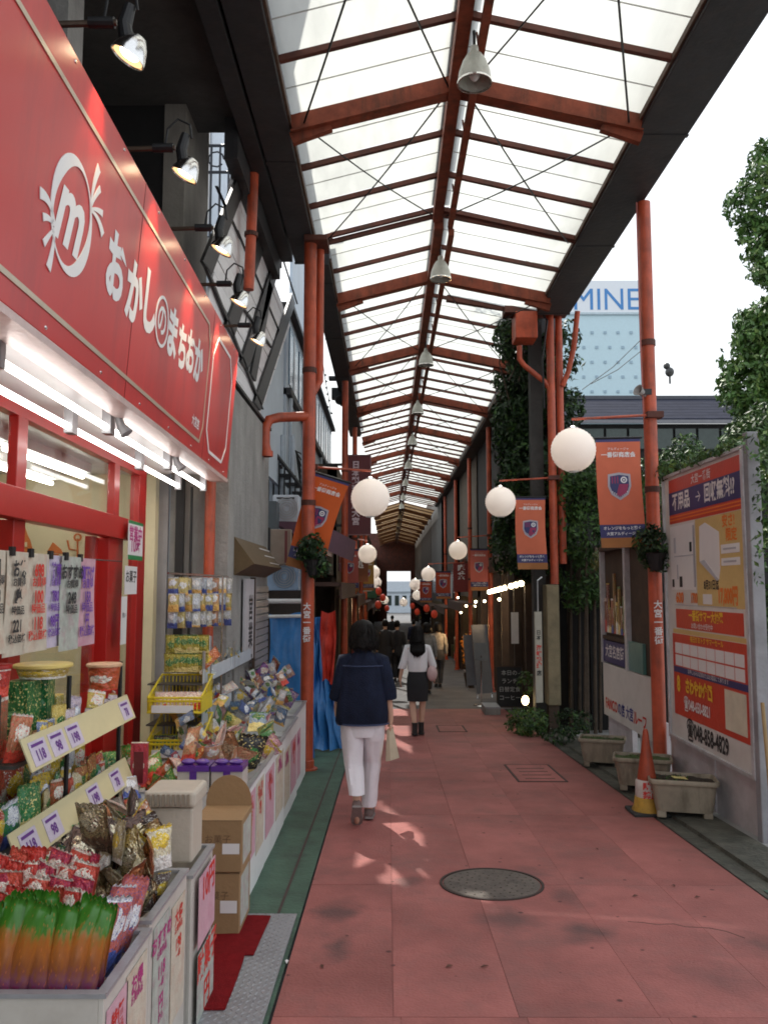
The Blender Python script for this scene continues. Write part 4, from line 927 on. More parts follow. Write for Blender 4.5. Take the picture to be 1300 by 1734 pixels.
# department store with blue letters
th = thing('department_store', 'distant pale blue department store with big blue rooftop letters', 'building', (15, 70, gz(70)))
a = at(800, 530, y=70); b = at(1087, 645, y=70)
bwm = mat('pale_blue_cladding', (.50,.66,.72), .6, var=.04, bump=0)
g = G(); g.box((a.x,70,-3),(b.x,85,a.z)); g.build('wall', bwm, th)
a2 = at(800, 476, y=70)
g = G(); g.box((a2.x,69.9,a.z),(b.x,74,a2.z)); g.build('sign_parapet', mat('sign_white', (.72,.76,.80), .5, bump=0, var=.02), th)
g = G(); g.box((a2.x,69.85,a.z-.2),(b.x+.05,70,a.z)); g.build('cornice', mat('pale_blue_trim', (.45,.55,.6), .6), th)
for i in range(11):
    for j in range(5):
        q = at(870+i*22+(j%2)*8, 563+j*25, y=69.95)
        if q.x < b.x-.2: g = G(); g.box((q.x-.12,69.93,q.z-.12),(q.x+.12,70,q.z+.12)); g.build('wall_window', mat('wall_vent', (.30,.42,.50), .5), th)
c1 = at(1084, 508, y=69.8)
g = G(frame((c1.x,69.88,c1.z),(1,0,0),(0,0,1))); g.text('LUMINE', 0, 0, 2.75, 0, align='RIGHT', bold=.0, sx=.93); g.build('lettering', mat('sign_blue', (.05,.22,.52), .4, bump=0), th)
# house with dark slate roof
th = thing('slate_roofed_house', 'low building with a long dark slate roof edge and dark windows', 'building', (9, 30, gz(30)))
a = at(900, 650, y=30); b = at(1300, 708, y=30)
slate = mat('dark_slate', (.028,.031,.048), .9, var=.2, scale=2, bump=.2, spec=.08)
nS = 7
for k in range(nS):
    g = G(); z0 = b.z+(a.z-b.z)*k/nS; z1 = b.z+(a.z-b.z)*(k+1)/nS
    g.add([(a.x,30+.35*k,z0),(14.5,30+.35*k,z0),(14.5,30+.35*(k+1)+.05,z1+.02),(a.x,30+.35*(k+1)+.05,z1+.02),(a.x,30+.35*k,z0-.05),(14.5,30+.35*k,z0-.05)], [(0,1,2,3),(4,5,1,0)]); g.build('roof_course', slate, th)
g = G(); g.box((a.x,32.4,a.z-.02),(14.5,32.6,a.z+.12)); g.build('ridge_cap', mat('slate_trim', (.07,.075,.09), .7), th)
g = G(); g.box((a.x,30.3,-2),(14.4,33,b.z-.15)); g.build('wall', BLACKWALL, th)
g = G(); g.box((a.x,30,b.z-.18),(14.5,30.1,b.z-.05)); g.build('eave_board', mat('eave_grey', (.16,.16,.18), .5), th)
for k in range(8):
    x = 7.2+k*.85; g = G(); g.box((x,30.2,b.z-1.1),(x+.75,30.29,b.z-.35)); g.build('window', mat('dark_glass', (.03,.045,.04), .12, var=.2), th)
# little camera on a rod and loudspeaker on post
p = at(1133, 630, y=24); th = thing('rooftop_siren', 'small black siren standing on the slate roof ridge', 'siren', p)
g = G(); g.tube([(p.x,p.y,p.z-.35),(p.x,p.y,p.z)], .03, 8); g.build('rod', BLACK, th)
g = G(); g.ball((p.x,p.y,p.z), .13, sz=1.1); g.ball((p.x-.08,p.y,p.z+.18), .1); g.build('horn', mat('dark_horn', (.05,.05,.05), .4), th, smooth=True)
p = at(1090, 664, y=8.2); th = thing('post_loudspeaker', 'small pale loudspeaker clamped to the post between the boards', 'loudspeaker', p)
g = G(); g.lathe([(.001,-.07),(.03,-.07),(.035,0),(.06,.05),(.055,.05),(.02,.01)], p-Vector((.03,0,0)), 16, Euler((rad(70),0,rad(-60))).to_matrix()); g.build('horn', mat('speaker_grey', (.3,.28,.27), .5), th, smooth=True)
g = G(); g.box((p.x-.02,p.y-.02,p.z-.03),(p.x+.07,p.y+.04,p.z+.03)); g.build('bracket', BLACK, th)
# thin conduit beside post
g = G(); g.tube([(XR-.11,8.2,5.5),(XR-.11,8.2,4.0),(XR-.10,8.2,3.3)], .008, 6); tag(g.build('conduit', mat('salmon_cable', (.4,.12,.1), .5)), 'thin cable running down beside the post between the boards', 'cable')
# overhead wires
g = G()
for (u0,v0,u1,v1) in ((1090,570,985,660),(1090,590,1000,650)):
    a = at(u0,v0,y=26); b = at(u1,v1,y=26.2); g.tube([a,(a+b)/2-Vector((0,0,.12)),b], .012, 4)
tag(g.build('overhead_wire', BLACK), 'two thin wires crossing before the pale blue store', 'wire')
# bamboo pole and bright car-park backdrop
p = onground(1292, 1400); g = G(); g.tube([at(1290,1190,y=5.9), at(1299,1290,y=5.8), at(1308,1395,y=5.7)], .014, 8); tag(g.build('bamboo_pole', mat('bamboo', (.28,.18,.07), .5, var=.15), smooth=True), 'yellow bamboo pole leaning past the grey pillar', 'pole')
th = thing('white_van', 'pale blue white van seen in slivers behind the hedge', 'van', (7.5, 13.5, gz(13.5)))
vb = mat('van_paint', (.55,.62,.70), .25, coat=.5, var=.04, bump=0); zb = gz(13.5)
g = G(frame((5.3,13,zb),(1,0,0),(0,0,1))); g.prism([(0,.3),(0,.95),(.9,1.15),(1.5,1.85),(4.3,1.9),(4.4,.3)], -1.6, 0); g.build('body', vb, th, bev=.05)
g = G(frame((5.3,13,zb),(1,0,0),(0,0,1))); g.prism([(1.0,1.15),(1.55,1.75),(2.4,1.78),(2.4,1.15)], 0, .006); g.box((2.5,1.15,0),(4.1,1.75,.006)); g.build('window', mat('dark_glass', (0,0,0)), th)
for x in (.85, 3.5):
    g = G(Matrix.Translation((5.3+x,12.97,zb+.3)) @ Matrix.Rotation(rad(90),4,'X')); g.lathe([(.001,.03),(.18,.03),(.19,.02),(.3,.02),(.31,-.1)], n=24); g.build('wheel', mat('black_rubber', (0,0,0)), th, smooth=True)
# ================================================================ LEFT: SWEET SHOP
def sx_(y, base=-1.12, k=-.027): return base + k*(y-2.86)      # the shopfront is turned a little away from the lane
ST, SB = 1.55+1.91, 1.55+.87
Y0, Y1 = .9, 6.6
th = thing('sweet_shop', 'candy shop front with red frames, big red sign and bright interior', 'shop', (-1.85, 4, gz(4)))
shop = th
# the slanted sign panel is a part of the shop
U = Vector((-.027, 1, 0)).normalized(); V = Vector((.075, 0, 1.04))
O = Vector((-1.185 + .027*2.54, 0, SB)); 
MS = frame(O, U, V); SH = (ST-SB)/MS[2][1] if abs(MS[2][1]) > .01 else 1.04
def sv(u_px, v_px):     # where a pixel falls on the sign panel, in the panel's own (u, v)
    N = Vector((MS[0][2], MS[1][2], MS[2][2])); d = ray(u_px, v_px); t = (O-CAM).dot(N)/d.dot(N); p = MS.inverted() @ (CAM + d*t); return p.x, p.y
signred = mat('sign_red_gloss', (.52,.018,.018), .34, var=.08, scale=1.2, bump=.03, bs=2, coat=.12, streak=.25, dirt=((.33,.014,.018),.7,3))
g = G(MS); g.box((Y0,0,-.14),(Y1,SH,0)); so_ = g.build('sign_panel', signred, th, bev=.006)
stripe = mat('champagne_stripe', (.55,.47,.36), .3, metal=.4, var=.1, bump=0)
g = G(MS)
ut, vt = sv(353,552); ub, vb_ = sv(345,752)
vtop = SH-.14; vbot = .085; ur = 5.5
g.prism([(Y0,vtop),(ur-.10,vtop),(ur,vtop-.14),(ur,vbot+.12),(ur-.08,vbot),(Y0,vbot),(Y0,vbot+.02),(ur-.09,vbot+.02),(ur-.02,vbot+.125),(ur-.02,vtop-.145),(ur-.11,vtop-.02),(Y0,vtop-.02)], .001, .004)
g.build('stripe', stripe, so_)
g = G(MS)
hx = [(5.62,vbot+.0),(5.62,vtop-.12),(5.74,vtop-.0),(6.28,vtop-.0),(6.38,vtop-.12),(6.38,vbot+.1),(6.28,vbot),]
hexo = [(5.62,vbot+.13),(5.62,vtop-.16),(5.76,vtop),(6.26,vtop),(6.40,vtop-.16),(6.40,vbot+.13),(6.26,vbot),(5.76,vbot)]
for a, b in zip(hexo, hexo[1:]+hexo[:1]): g.bar((a[0],a[1],.003),(b[0],b[1],.003),.022,.003,(0,0,1))
g.build('hexagon_outline', INKWHT, so_)
g = G(MS)
cu_, cv_ = sv(122, 366)
RO = .218
NN = 48; vs = []
for z in (.001, .004):
    for k in range(NN):
        th_ = 2*math.pi*k/NN; tk = .010+.050*abs(math.cos(th_-rad(140)))**2.2
        for r_ in (RO, RO-tk): vs.append((cu_+r_*.93*math.cos(th_), cv_+r_*math.sin(th_), z))
fs = []
for k in range(NN):
    j = (k+1) % NN; A, B, C, D = 2*k, 2*j, 2*NN+2*k, 2*NN+2*j
    fs += [(C, D, D+1, C+1)[::-1], (A, B, D, C)[::1], (B+1, A+1, C+1, D+1)]
g.add(vs, fs)
g.text('m', cu_, cv_, .40, .002, bold=.03, skew=.3, sx=.85)
def fin(root, end, mid, w1):
    P0, P1, P2 = Vector((*sv(*root), 0)), Vector((*sv(*mid), 0)), Vector((*sv(*end), 0)); L_ = []; R_ = []
    for i in range(9):
        t = i/8; p = P0*(1-t)**2 + P1*2*t*(1-t) + P2*t*t; d = ((P1-P0)*(1-t)+(P2-P1)*t).normalized(); w = .004+(w1-.004)*t
        L_.append((p.x-d.y*w, p.y+d.x*w)); R_.append((p.x+d.y*w, p.y-d.x*w))
    for i in range(8): g.prism([L_[i], L_[i+1], R_[i+1], R_[i]], .001, .004)
for rt, en, mi in (((92,382),(67,326),(86,335)),((92,384),(72,367),(84,366)),((92,386),(73,412),(82,398)),((92,388),(81,455),(90,420))): fin(rt, en, mi, .020 if en[1] in (326,455) else .014)
for rt, en, mi in (((153,352),(167,284),(156,312)),((153,353),(169,320),(158,332)),((153,354),(173,362),(163,352)),((153,356),(173,398),(167,366))): fin(rt, en, mi, .020 if en[1] in (284,398) else .014)
g.build('candy_emblem', INKWHT, so_)
g = G(MS)
for ch, u0, u1, vm, sz in (('お',178,213,462,.31),('か',214,240,505,.31),('し',240,265,520,.33),('の',264,284,545,.19),('ま',283,300,570,.30),('ち',300,316,594,.28),('お',315,329,602,.28),('か',328,343,618,.30)):
    ua, _ = sv(u0, vm); ub2, vv = sv((u0+u1)/2, vm)
    if ch == 'の': g.ring((ub2,vv), .135, .118, .001, .004, 28); g.text(ch, ub2, vv, sz, .002, bold=.02)
    else: g.text(ch, ub2, vv, sz, .002, bold=.045, skew=.0, sx=.86)
uu, vv = sv(331, 716); g.text('大宮店', uu, vv, .075, .002, bold=.02)
g.build('lettering', INKWHT, so_)
for us in (1.95, 3.75, 5.56):
    g = G(MS); g.box((us-.003,0,.0),(us+.003,SH,.0012)); g.build('panel_seam', mat('seam_dark_red', (.14,.006,.008), .5, bump=0), so_)
for us in [1.0+.6*k for k in range(10)]:
    for vv_ in (.03, SH-.03): g = G(MS); g.lathe([(.001,.004),(.006,.004),(.008,.0)], (us,vv_,0), 8); g.build('fixing_screw', CHROME, so_)
# side return and lower lip
g = G(MS); g.box((Y0,-.03,-.14),(Y1+.004,-.002,.006)); g.build('lower_lip', mat('pinkish_aluminium', (.65,.5,.47), .35, metal=.3), so_)
# sign box behind, soffit
xs0, xs1 = -1.86, -1.28
g = G(); g.add([(sx_(Y0)-.2,Y0,SB+.04),(xs0-.1,Y0,SB+.04),(xs0-.25,Y1,SB+.04),(sx_(Y1)-.23,Y1,SB+.04)], [(0,1,2,3)]); g.add([(sx_(Y0)-.2,Y0,SB+.06),(xs0-.1,Y0,SB+.06),(xs0-.25,Y1,SB+.06),(sx_(Y1)-.23,Y1,SB+.06)], [(3,2,1,0)]); g.build('soffit', mat('soffit_white', (.50,.48,.48), .35, var=.06, bump=.02), th)
g = G(); g.box((-2.1,Y0,ST-.02),(sx_(Y1)-.02,Y1,ST+.0)); g.box((-2.1,Y1-.03,SB+.06),(-1.42,Y1,ST-.02)); g.build('canopy_top', DARK_STEEL, th)
tube_e = emis('fluorescent_tube', (1,.97,.93), 4.2)
k = 0
for xb, zt, ys_ in ((-1.60, SB-.02, [(1.55,2.8),(2.88,4.08),(4.16,5.36),(5.44,6.5)]), (-1.40, SB-.03, [(1.6,2.75),(2.85,4.05),(4.13,5.3),(5.38,6.5)])):
    for ya, yb in ys_:
        xa = xb - .027*(ya-4); xb2 = xb - .027*(yb-4)
        g = G(); g.tube([(xa,ya,zt-.045),(xb2,yb,zt-.045)], .016, 10); o = g.build('fluorescent_tube', tube_e, th)
        for (xx, yy) in ((xa, ya-.02), (xb2, yb+.02)):
            g = G(); g.box((xx-.022,yy-.018,zt-.075),(xx+.022,yy+.018,zt+.055)); g.build('lamp_holder', mat('holder_grey', (.35,.35,.36), .4), th)
for (yy) in (2.1, 4.1, 5.35):
    g = G(); g.tube([(-1.37-.027*(yy-4),yy,SB+.03),(-1.34-.027*(yy-4),yy,SB-.06),(-1.31-.027*(yy-4),yy,SB-.10)], [.016,.022,.034], 10); g.build('small_spotlight', mat('holder_grey', (0,0,0)), th)

def fx(y): return -1.85 - .027*(y-5)
def rbar(name, y0, y1, z0, z1, t=.05, dx=0., m_=SHOP_RED, p=None):
    g = G(); a, b = fx(y0)+dx, fx(y1)+dx
    g.add([(a-t,y0,z0),(a,y0,z0),(b,y1,z0),(b-t,y1,z0),(a-t,y0,z1),(a,y0,z1),(b,y1,z1),(b-t,y1,z1)], [(3,2,1,0),(4,5,6,7),(0,1,5,4),(1,2,6,5),(2,3,7,6),(3,0,4,7)])
    return g.build(name, m_, p or th, bev=.003)
rbar('top_frame', 1.0, 6.42, 2.40, 2.46, .06)
rbar('transom', 1.0, 5.93, 1.885, 2.035, .09, .035)
for (ya, yb, z0, z1) in ((4.02,4.14,2.04,2.40),(5.60,5.72,2.04,2.40),(2.3,2.42,2.04,2.40)): rbar('upper_post', ya, yb, z0, z1, .05)
rbar('door_post', 5.52, 5.84, gz(5.7), 1.885, .10, .0)
rbar('door_post', 4.06, 4.20, gz(4), 1.885, .08, -.02)
rbar('door_post', 5.36, 5.47, gz(5.4), 1.885, .05, -.06)
rbar('door_jamb', 6.22, 6.42, gz(6.3), 2.40, .07)
rbar('transom', 5.96, 6.20, 1.93, 2.0, .05)
glass = bpy.data.materials.new('clear_glass'); glass.use_nodes = True; n, l = nodes(glass); n.remove(n['Principled BSDF'])
gl_ = n.new('ShaderNodeBsdfGlossy'); gl_.inputs['Roughness'].default_value = .03; tp_ = n.new('ShaderNodeBsdfTransparent'); tp_.inputs[0].default_value = (.93,.95,.94,1); mg_ = n.new('ShaderNodeMixShader')
fr_ = n.new('ShaderNodeLayerWeight'); fr_.inputs[0].default_value = .5; pw_ = n.new('ShaderNodeMath'); pw_.operation = 'POWER'; pw_.inputs[1].default_value = 5; l.new(fr_.outputs['Facing'], pw_.inputs[0]); p2_ = n.new('ShaderNodeMath'); p2_.operation = 'MULTIPLY_ADD'; p2_.inputs[1].default_value = .5; p2_.inputs[2].default_value = .03; l.new(pw_.outputs[0], p2_.inputs[0]); l.new(p2_.outputs[0], mg_.inputs[0]); l.new(tp_.outputs[0], mg_.inputs[1]); l.new(gl_.outputs[0], mg_.inputs[2]); l.new(mg_.outputs[0], n['Material Output'].inputs[0]); MATS['clear_glass'] = glass
for (ya, yb, z0, z1) in ((4.15,5.59,2.045,2.395),(2.43,4.01,2.045,2.395),(5.73,6.21,2.01,2.395),(5.85,6.21,gz(6.2)+.1,1.92),(4.21,5.35,.9,1.88)):
    rbar('glass_pane', ya, yb, z0, z1, .006, -.035, glass)
# interior
cream = mat('cream_wall', (.74,.66,.44), .7, var=.05, bump=.05)
g = G(); g.box((-5,6.9,gz(7)),(-1.95,7.0,2.6)); g.build('end_wall', cream, th)
g = G(); g.box((-5.1,.9,gz(1)-.3),(-5,7,2.6)); g.build('back_wall', cream, th)
g = G(); g.box((-5,.9,2.50),(-1.96,6.9,2.56)); g.build('inner_ceiling', mat('ceiling_white', (.6,.58,.55), .7), th)
g = G(); g.box((-5,.9,-.34),(-1.86,6.9,-.30)); g.build('inner_floor', mat('shop_floor', (.35,.33,.3), .5), th)
g = G(); g.box((-5.1,.8,-.3),(-1.86,.9,3.4)); g.build('near_wall', cream, th)
for (xa, y0, y1) in ((-2.35,3.6,4.9),(-2.35,5.0,6.3),(-2.75,4.2,5.5),(-2.75,5.6,6.7),(-3.6,3.0,4.3),(-3.6,4.6,5.9)):
    g = G(); g.tube([(xa,y0,2.40),(xa,y1,2.40)], .018, 8); g.build('inner_tube', emis('inner_fluorescent', (1,.95,.86), 9), th)
    g = G(); g.box((xa-.06,y0-.02,2.43),(xa+.06,y1+.02,2.50)); g.build('tube_housing', WHITE, th)
orp = mat('orange_wall_print', (.62,.17,.04), .6, bump=0)
ME = frame((0,6.895,0),(1,0,0),(0,0,1))
def hp(u, v): p = at(u, v, y=6.895); return (p.x, p.z)
g = G(ME)
g.prism([hp(28,945),hp(35,915),hp(38,907),hp(43,892),hp(48,907),hp(52,915),hp(60,945)],0,.003)
for (a,b,c,d) in ((30,948,36,990),(40,948,50,990),(54,948,60,990),(150,940,166,985)): p,q = hp(a,d),hp(c,b); g.box((p[0],p[1],0),(q[0],q[1],.003))
g.prism([hp(80,935),hp(90,918),hp(104,930),hp(108,938)],0,.003); p,q = hp(84,960),hp(100,938); g.box((p[0],p[1],0),(q[0],q[1],.003))
g.prism([hp(147,938),hp(150,920),hp(157,907),hp(166,920),hp(170,938)],0,.003)
g.tube([(*hp(115,915),.003),(*hp(118,930),.003),(*hp(132,932),.003),(*hp(132,912),.003)],.008,5); g.tube([(*hp(132,960),.003),(*hp(132,932),.003)],.008,5)
c_ = hp(132,910); g.ring(c_, .035,.02,0,.004,14)
g.build('town_mural', orp, th)
g = G(ME)
for (a,b,c,d) in ((40,918,47,926),(153,925,158,934),(160,925,164,934),(152,950,157,962),(160,950,165,962)): p,q = hp(a,d),hp(c,b); g.box((p[0],p[1],.003),(q[0],q[1],.005))
g.build('mural_window', cream, th)
# door glass notices
for (u0,v0,u1,v1,m_,lab) in ((218,880,243,950,'green','green edged price notice taped to the door glass'),(212,958,233,1006,'plain','small white notice taped under the green edged one'),(206,1010,214,1090,'slim','slim pinkish notice on the door post')):
    a = at(u0,v0,x=-1.80); b = at(u1,v1,x=-1.80)
    tt = thing('door_notice', lab, 'notice', (-1.8,a.y,b.z)); Mx = frame((-1.80,a.y,b.z),(-.027,1,0),(0,0,1)); w_ = b.y-a.y; h_ = a.z-b.z
    g = G(Mx); g.box((0,0,0),(w_,h_,.002)); g.build('sheet', PRW, tt)
    g = G(Mx)
    if m_ == 'green': g.box((0,0,.002),(w_,h_*.12,.003)); g.build('green_edge', mat('green_print', (.02,.2,.06), .5), tt); g = G(Mx); g.box((0,h_*.92,.002),(w_,h_,.003)); g.build('green_edge', mat('green_print', (.02,.2,.06), .5), tt); g = G(Mx); g.text('営業中', w_/2,h_*.65,w_*.3,.003,bold=.03); g.text('10時', w_/2,h_*.35,w_*.34,.003,bold=.02); g.build('lettering', mat('magenta_ink', (.45,.03,.2), .5, bump=0), tt)
    else: g.text('お菓子' if m_ == 'plain' else '安い', w_/2,h_*.6,w_*.3,.003,bold=.02); g.build('lettering', INKBLK, tt)

# gooseneck spotlights above the sign
def goose():
    t = thing('gooseneck_light', '', 'lamp')
    g = G(); Q0 = Euler((0, rad(28), 0)).to_matrix(); g.lathe([(.030,.02),(.060,-.006)], (0,0,.035), 24, Q0); g.build('inner_bowl', emis('bowl_glow', (1,.55,.25), 1.1), t)  # emission imitates the bulb's warm light on the bowl
    g = G(); g.tube([(-.42,0,.16),(-.05,0,.17)], .013, 8); g.build('arm', mat('bronze_arm', (.10,.07,.05), .4, metal=.5), t)
    g = G(); g.tube([(-.16,0,.17),(-.06,0,.17)], .022, 10); g.tube([(.0,.0,.24),(-.02,0,.16),(-.01,0,.10)], [.022,.028,.03], 12); g.build('socket', BLACK, t)
    Q = Euler((0, rad(28), 0)).to_matrix()
    g = G(); g.lathe([(.02,.085),(.032,.08),(.05,.05),(.066,.01),(.070,-.012),(.066,-.012),(.048,.045),(.02,.07)], (0,0,.035), 28, Q); g.build('reflector', CHROME, t, smooth=True)
    g = G(); g.lathe([(.001,-.004),(.034,-.002),(.040,.008)], (0,0,.035), 20, Q); g.build('lens', emis('spot_lens', (1,.78,.5), 9), t)
    g = G(); g.tube([(-.10,0,.19),(-.09,0,.27),(-.04,0,.32),(.02,0,.29),(.03,0,.22)], .006, 6); g.build('cable', BLACK, t)
    return t
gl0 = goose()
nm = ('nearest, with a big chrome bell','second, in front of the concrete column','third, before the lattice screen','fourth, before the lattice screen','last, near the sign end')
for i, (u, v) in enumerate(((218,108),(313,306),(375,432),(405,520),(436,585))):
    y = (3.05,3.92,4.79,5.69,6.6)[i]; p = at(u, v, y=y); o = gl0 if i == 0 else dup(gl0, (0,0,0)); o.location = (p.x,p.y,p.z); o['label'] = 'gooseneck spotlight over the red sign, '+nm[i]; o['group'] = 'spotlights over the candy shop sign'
    ld = bpy.data.lights.new('spot_beam','SPOT'); ld.energy = 9; ld.color = (1,.72,.42); ld.spot_size = rad(62); ld.spot_blend = 1; ld.shadow_soft_size = .03
    lo = bpy.data.objects.new('spot_beam', ld); COL.objects.link(lo); lo.parent = o; lo.location = (-.015,0,-.0); d = Vector((-.20,0,-.70)); lo.rotation_euler = d.to_track_quat('-Z','Y').to_euler()

# ---- dark upper front, columns
th = thing('concrete_building', 'old grey concrete building rising behind the red candy sign', 'building', (-2.2, 5, 3.4))
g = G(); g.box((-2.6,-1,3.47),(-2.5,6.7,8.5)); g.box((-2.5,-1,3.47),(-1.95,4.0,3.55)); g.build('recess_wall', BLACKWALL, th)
g = G(); g.box((-2.05,4.62,3.47),(-1.9,4.86,6.8)); g.build('column', CONC, th)
g = G(); g.box((-2.5,6.72,3.47),(-1.905,6.8,8)); g.build('shade_infill', BLACKWALL, th)  # black sheet standing in for the shaded void beside the column
g = G(); g.box((-1.9,6.7,2.6),(-1.72,7.6,8)); g.build('column', mat('warm_grey_concrete', (.20,.185,.16), .85, var=.2, scale=2, bump=.35, bs=30, streak=.25, dirt=((.09,.08,.07),.6,3)), th)
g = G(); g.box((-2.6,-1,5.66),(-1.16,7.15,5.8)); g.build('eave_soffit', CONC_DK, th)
g = G(); g.box((-2.6,-1,5.8),(-1.0,7.2,8)); g.box((-1.345,7.2,5.9),(-1.30,9.9,8.2)); g.build('upper_wall_with_sun_block', CONC_DK, th)  # thin second box is added above the fascia to block sun
g = G(); g.box((-6,7.0,gz(7)),(-1.87,7.05,2.6)); g.build('return_wall', mat('pale_return_panel', (.33,.32,.33), .6, var=.1), th)
# grey wall beyond sign
th = thing('grey_gable_wall', 'weathered grey concrete wall right after the red sign', 'wall', (-1.6, 8, gz(8)))
g = G(); g.box((-1.86,7.02,gz(8)-.1),(-1.36,9.35,3.32)); g.build('wall', CONC, th)
g = G(); g.bar((-1.42,7.0,3.36),(-1.42,9.4,3.36),.16,.03); g.build('coping', BLACK, th)
g = G(); g.box((-1.80,6.98,gz(7)),(-1.73,7.01,2.5)); g.build('dark_trim', BLACK, th)
g = G(); g.tube([(-1.50,6.94,gz(7)),(-1.50,6.94,2.5)], .045, 12); tag(g.build('red_drainpipe', RED_STEEL, smooth=True), 'rust red drainpipe under the end of the candy sign', 'pipe')
g = G(); g.tube([(-1.66,6.95,gz(7)),(-1.66,6.95,2.4)], .012, 8); tag(g.build('thin_conduit', BLACK, smooth=True), 'thin dark conduit on the pale wall beside the red drainpipe', 'pipe')
# awning, shutter, narrow sign on that wall
th = thing('shop_awning', 'small tan awning with striped end on the grey wall', 'awning', (-1.2, 8.2, 1.8))
a = at(385, 930, y=7.1)
am = mat('tan_awning', (.11,.07,.03), .7, var=.15)
g = G(); g.add([(-1.36,7.3,2.0),(-1.36,9.2,2.0),(-1.18,9.2,1.76),(-1.18,7.3,1.76),(-1.36,7.3,1.66),(-1.36,9.2,1.66)], [(0,3,2,1),(0,4,3),(1,2,5),(3,4,5,2)]); g.build('cover', am, th)
for k in range(3):
    z = 1.94-.075*k; g = G(); g.bar((-1.33+.055*k,8.5,z+.01),(-1.33+.055*k,9.21,z+.01),.022,.014); g.build('stripe', PRW, th)
th = thing('roller_shutter', 'grey roller shutter of horizontal slats in the concrete wall', 'shutter', (-1.34, 8.7, gz(8.7)))
shm = mat('shutter_grey', (.33,.31,.30), .45, metal=.3, var=.12)
for k in range(26):
    z = gz(8.7)+.02+k*.075
    g = G(); g.bar((-1.352,8.25,z+.03),(-1.352,9.3,z+.03),.03,.062); g.build('slat', shm, th)
g = G(); g.box((-1.37,8.19,gz(8.7)),(-1.31,8.24,1.65)); g.build('guide_rail', WOOD_DK, th)
a = at(414,980,x=-1.33); b = at(431,1112,x=-1.33)
th = thing('wall_sign_strip', 'narrow pale vertical sign strip beside the roller shutter', 'sign', (-1.33,a.y,b.z))
M = frame((-1.34,a.y,b.z),(0,1,0),(0,0,1)); g = G(M); g.box((0,0,0),(b.y-a.y,a.z-b.z,.02)); g.build('panel', mat('pale_lilac_panel', (.5,.48,.5), .6), th)
g = G(M); g.text('営業中', (b.y-a.y)/2,(a.z-b.z)*.62,(b.y-a.y)*.4,.021,vertical=True,bold=.02); g.build('lettering', INKBLK, th)
# lattice screen
th = thing('lattice_screen', 'slanted screen of grey planks crossed by black diagonal bars', 'screen', (-1.4, 9, 3.6))
XS = -1.42
def sp(u, v): p = at(u, v, x=XS); return (p.y, p.z)
MSs = frame((XS,0,0),(0,1,0),(0,0,1))
# outline is slanted at both ends
yA0, zA0 = sp(345,402); yA1, zA1 = sp(412,190); yB0, zB0 = sp(440,688); yB1, zB1 = sp(505,515)
npl = 13; grey = mat('grey_siding', (.78,.77,.78), .65, var=.12, scale=3, bump=.15, dirt=((.18,.17,.16),.4,3))
zlo, zhi = 3.36, 5.36
def ledge(z): return 6.1 + (z-zlo)*.62
def redge(z): return 8.9 + (z-zlo)*1.42
for k in range(npl):
    # planks run up the screen, cut at its edges
    z0 = zlo+(zhi-zlo)*k/npl; z1 = z0+(zhi-zlo)/npl-.012
    g = G(MSs); g.prism([(ledge(z0)-.02,z0),(redge(z0),z0),(redge(z1),z1),(ledge(z1)-.02,z1)], -.03, -.004*(k%2)); g.build('plank', grey, th)
def clipbar(u0, v0, u1, v1, w=.055):
    a, b = sp(u0,v0), sp(u1,v1); g = G(MSs); g.bar((a[0],a[1],.02),(b[0],b[1],.02),.03,w,(0,0,1)) if False else g.prism([(a[0]-w*1.5,a[1]),(a[0]+w*1.5,a[1]),(b[0]+w*1.5,b[1]),(b[0]-w*1.5,b[1])], .004, .03); g.build('bar', BLACK, th)
for q in ((418,275,345,455,.10),(468,330,385,560,.12),(478,408,410,620,.13),(494,505,432,688,.14),(455,480,425,640,.1),(345,452,440,690,.07),(366,322,402,400,.05),(402,398,470,560,.07),(418,268,445,350,.06),(438,318,500,510,.09),(400,510,455,585,.07),(470,440,488,400,.09)): clipbar(*q)
# tall pale building with balconies behind
bw = mat('pale_blue_render', (.46,.52,.58), .6, var=.08, scale=1.5, bump=.1, dirt=((.3,.33,.36),.4,1.2))
th = thing('pale_blue_building', 'pale blue rendered building with window bands behind the thick post', 'building', (-2.4, 16, gz(16)))
g = G(); g.box((-4,12.1,1.7),(-1.52,22,5.75)); g.box((-1.63,13.3,5.84),(-1.58,17.2,9.2)); g.build('wall', bw, th)  # tall thin second box is a screen added to block sun
g = G(); g.box((-1.60,9.4,3.0),(-1.55,12.05,5.6)); g.build('side_sun_block', bw, th)  # panel added to keep low sun off the green strip
g = G(); g.box((-1.56,12.1,4.42),(-1.44,22,4.52)); g.box((-1.6,12.05,5.74),(-1.42,22.05,5.82)); g.build('ledge', DARK_STEEL, th)
for k in range(7):
    y = 12.4+k*1.35; g = G(); g.box((-1.54,y,4.65),(-1.50,y+1.1,5.55)); o = g.build('window', mat('blue_glass', (.06,.12,.18), .1, var=.2), th)
    g = G(); g.box((-1.51,y+.52,4.65),(-1.49,y+.58,5.55)); g.build('frame', WHITE, o)
for k in range(5):
    y = 12.3+k*1.9; g = G(); g.tube([(-1.47,y,1.8),(-1.47,y,4.4)], .03, 6); g.build('drainpipe', mat('pale_pipe', (.4,.45,.5), .5), th)
g = G()
for k in range(7): g.tube([(-1.46,12.9+.02*k,3.7-.0*k),(-1.40,13.2,3.7-k*.1),(-1.44,13.6,3.75-k*.09)], .012, 5)
g.build('trellis', BLACK, th)
th = thing('balcony_house', 'bluish white house with iron balcony rails glimpsed above the lattice', 'building', (-3, 11, 3))
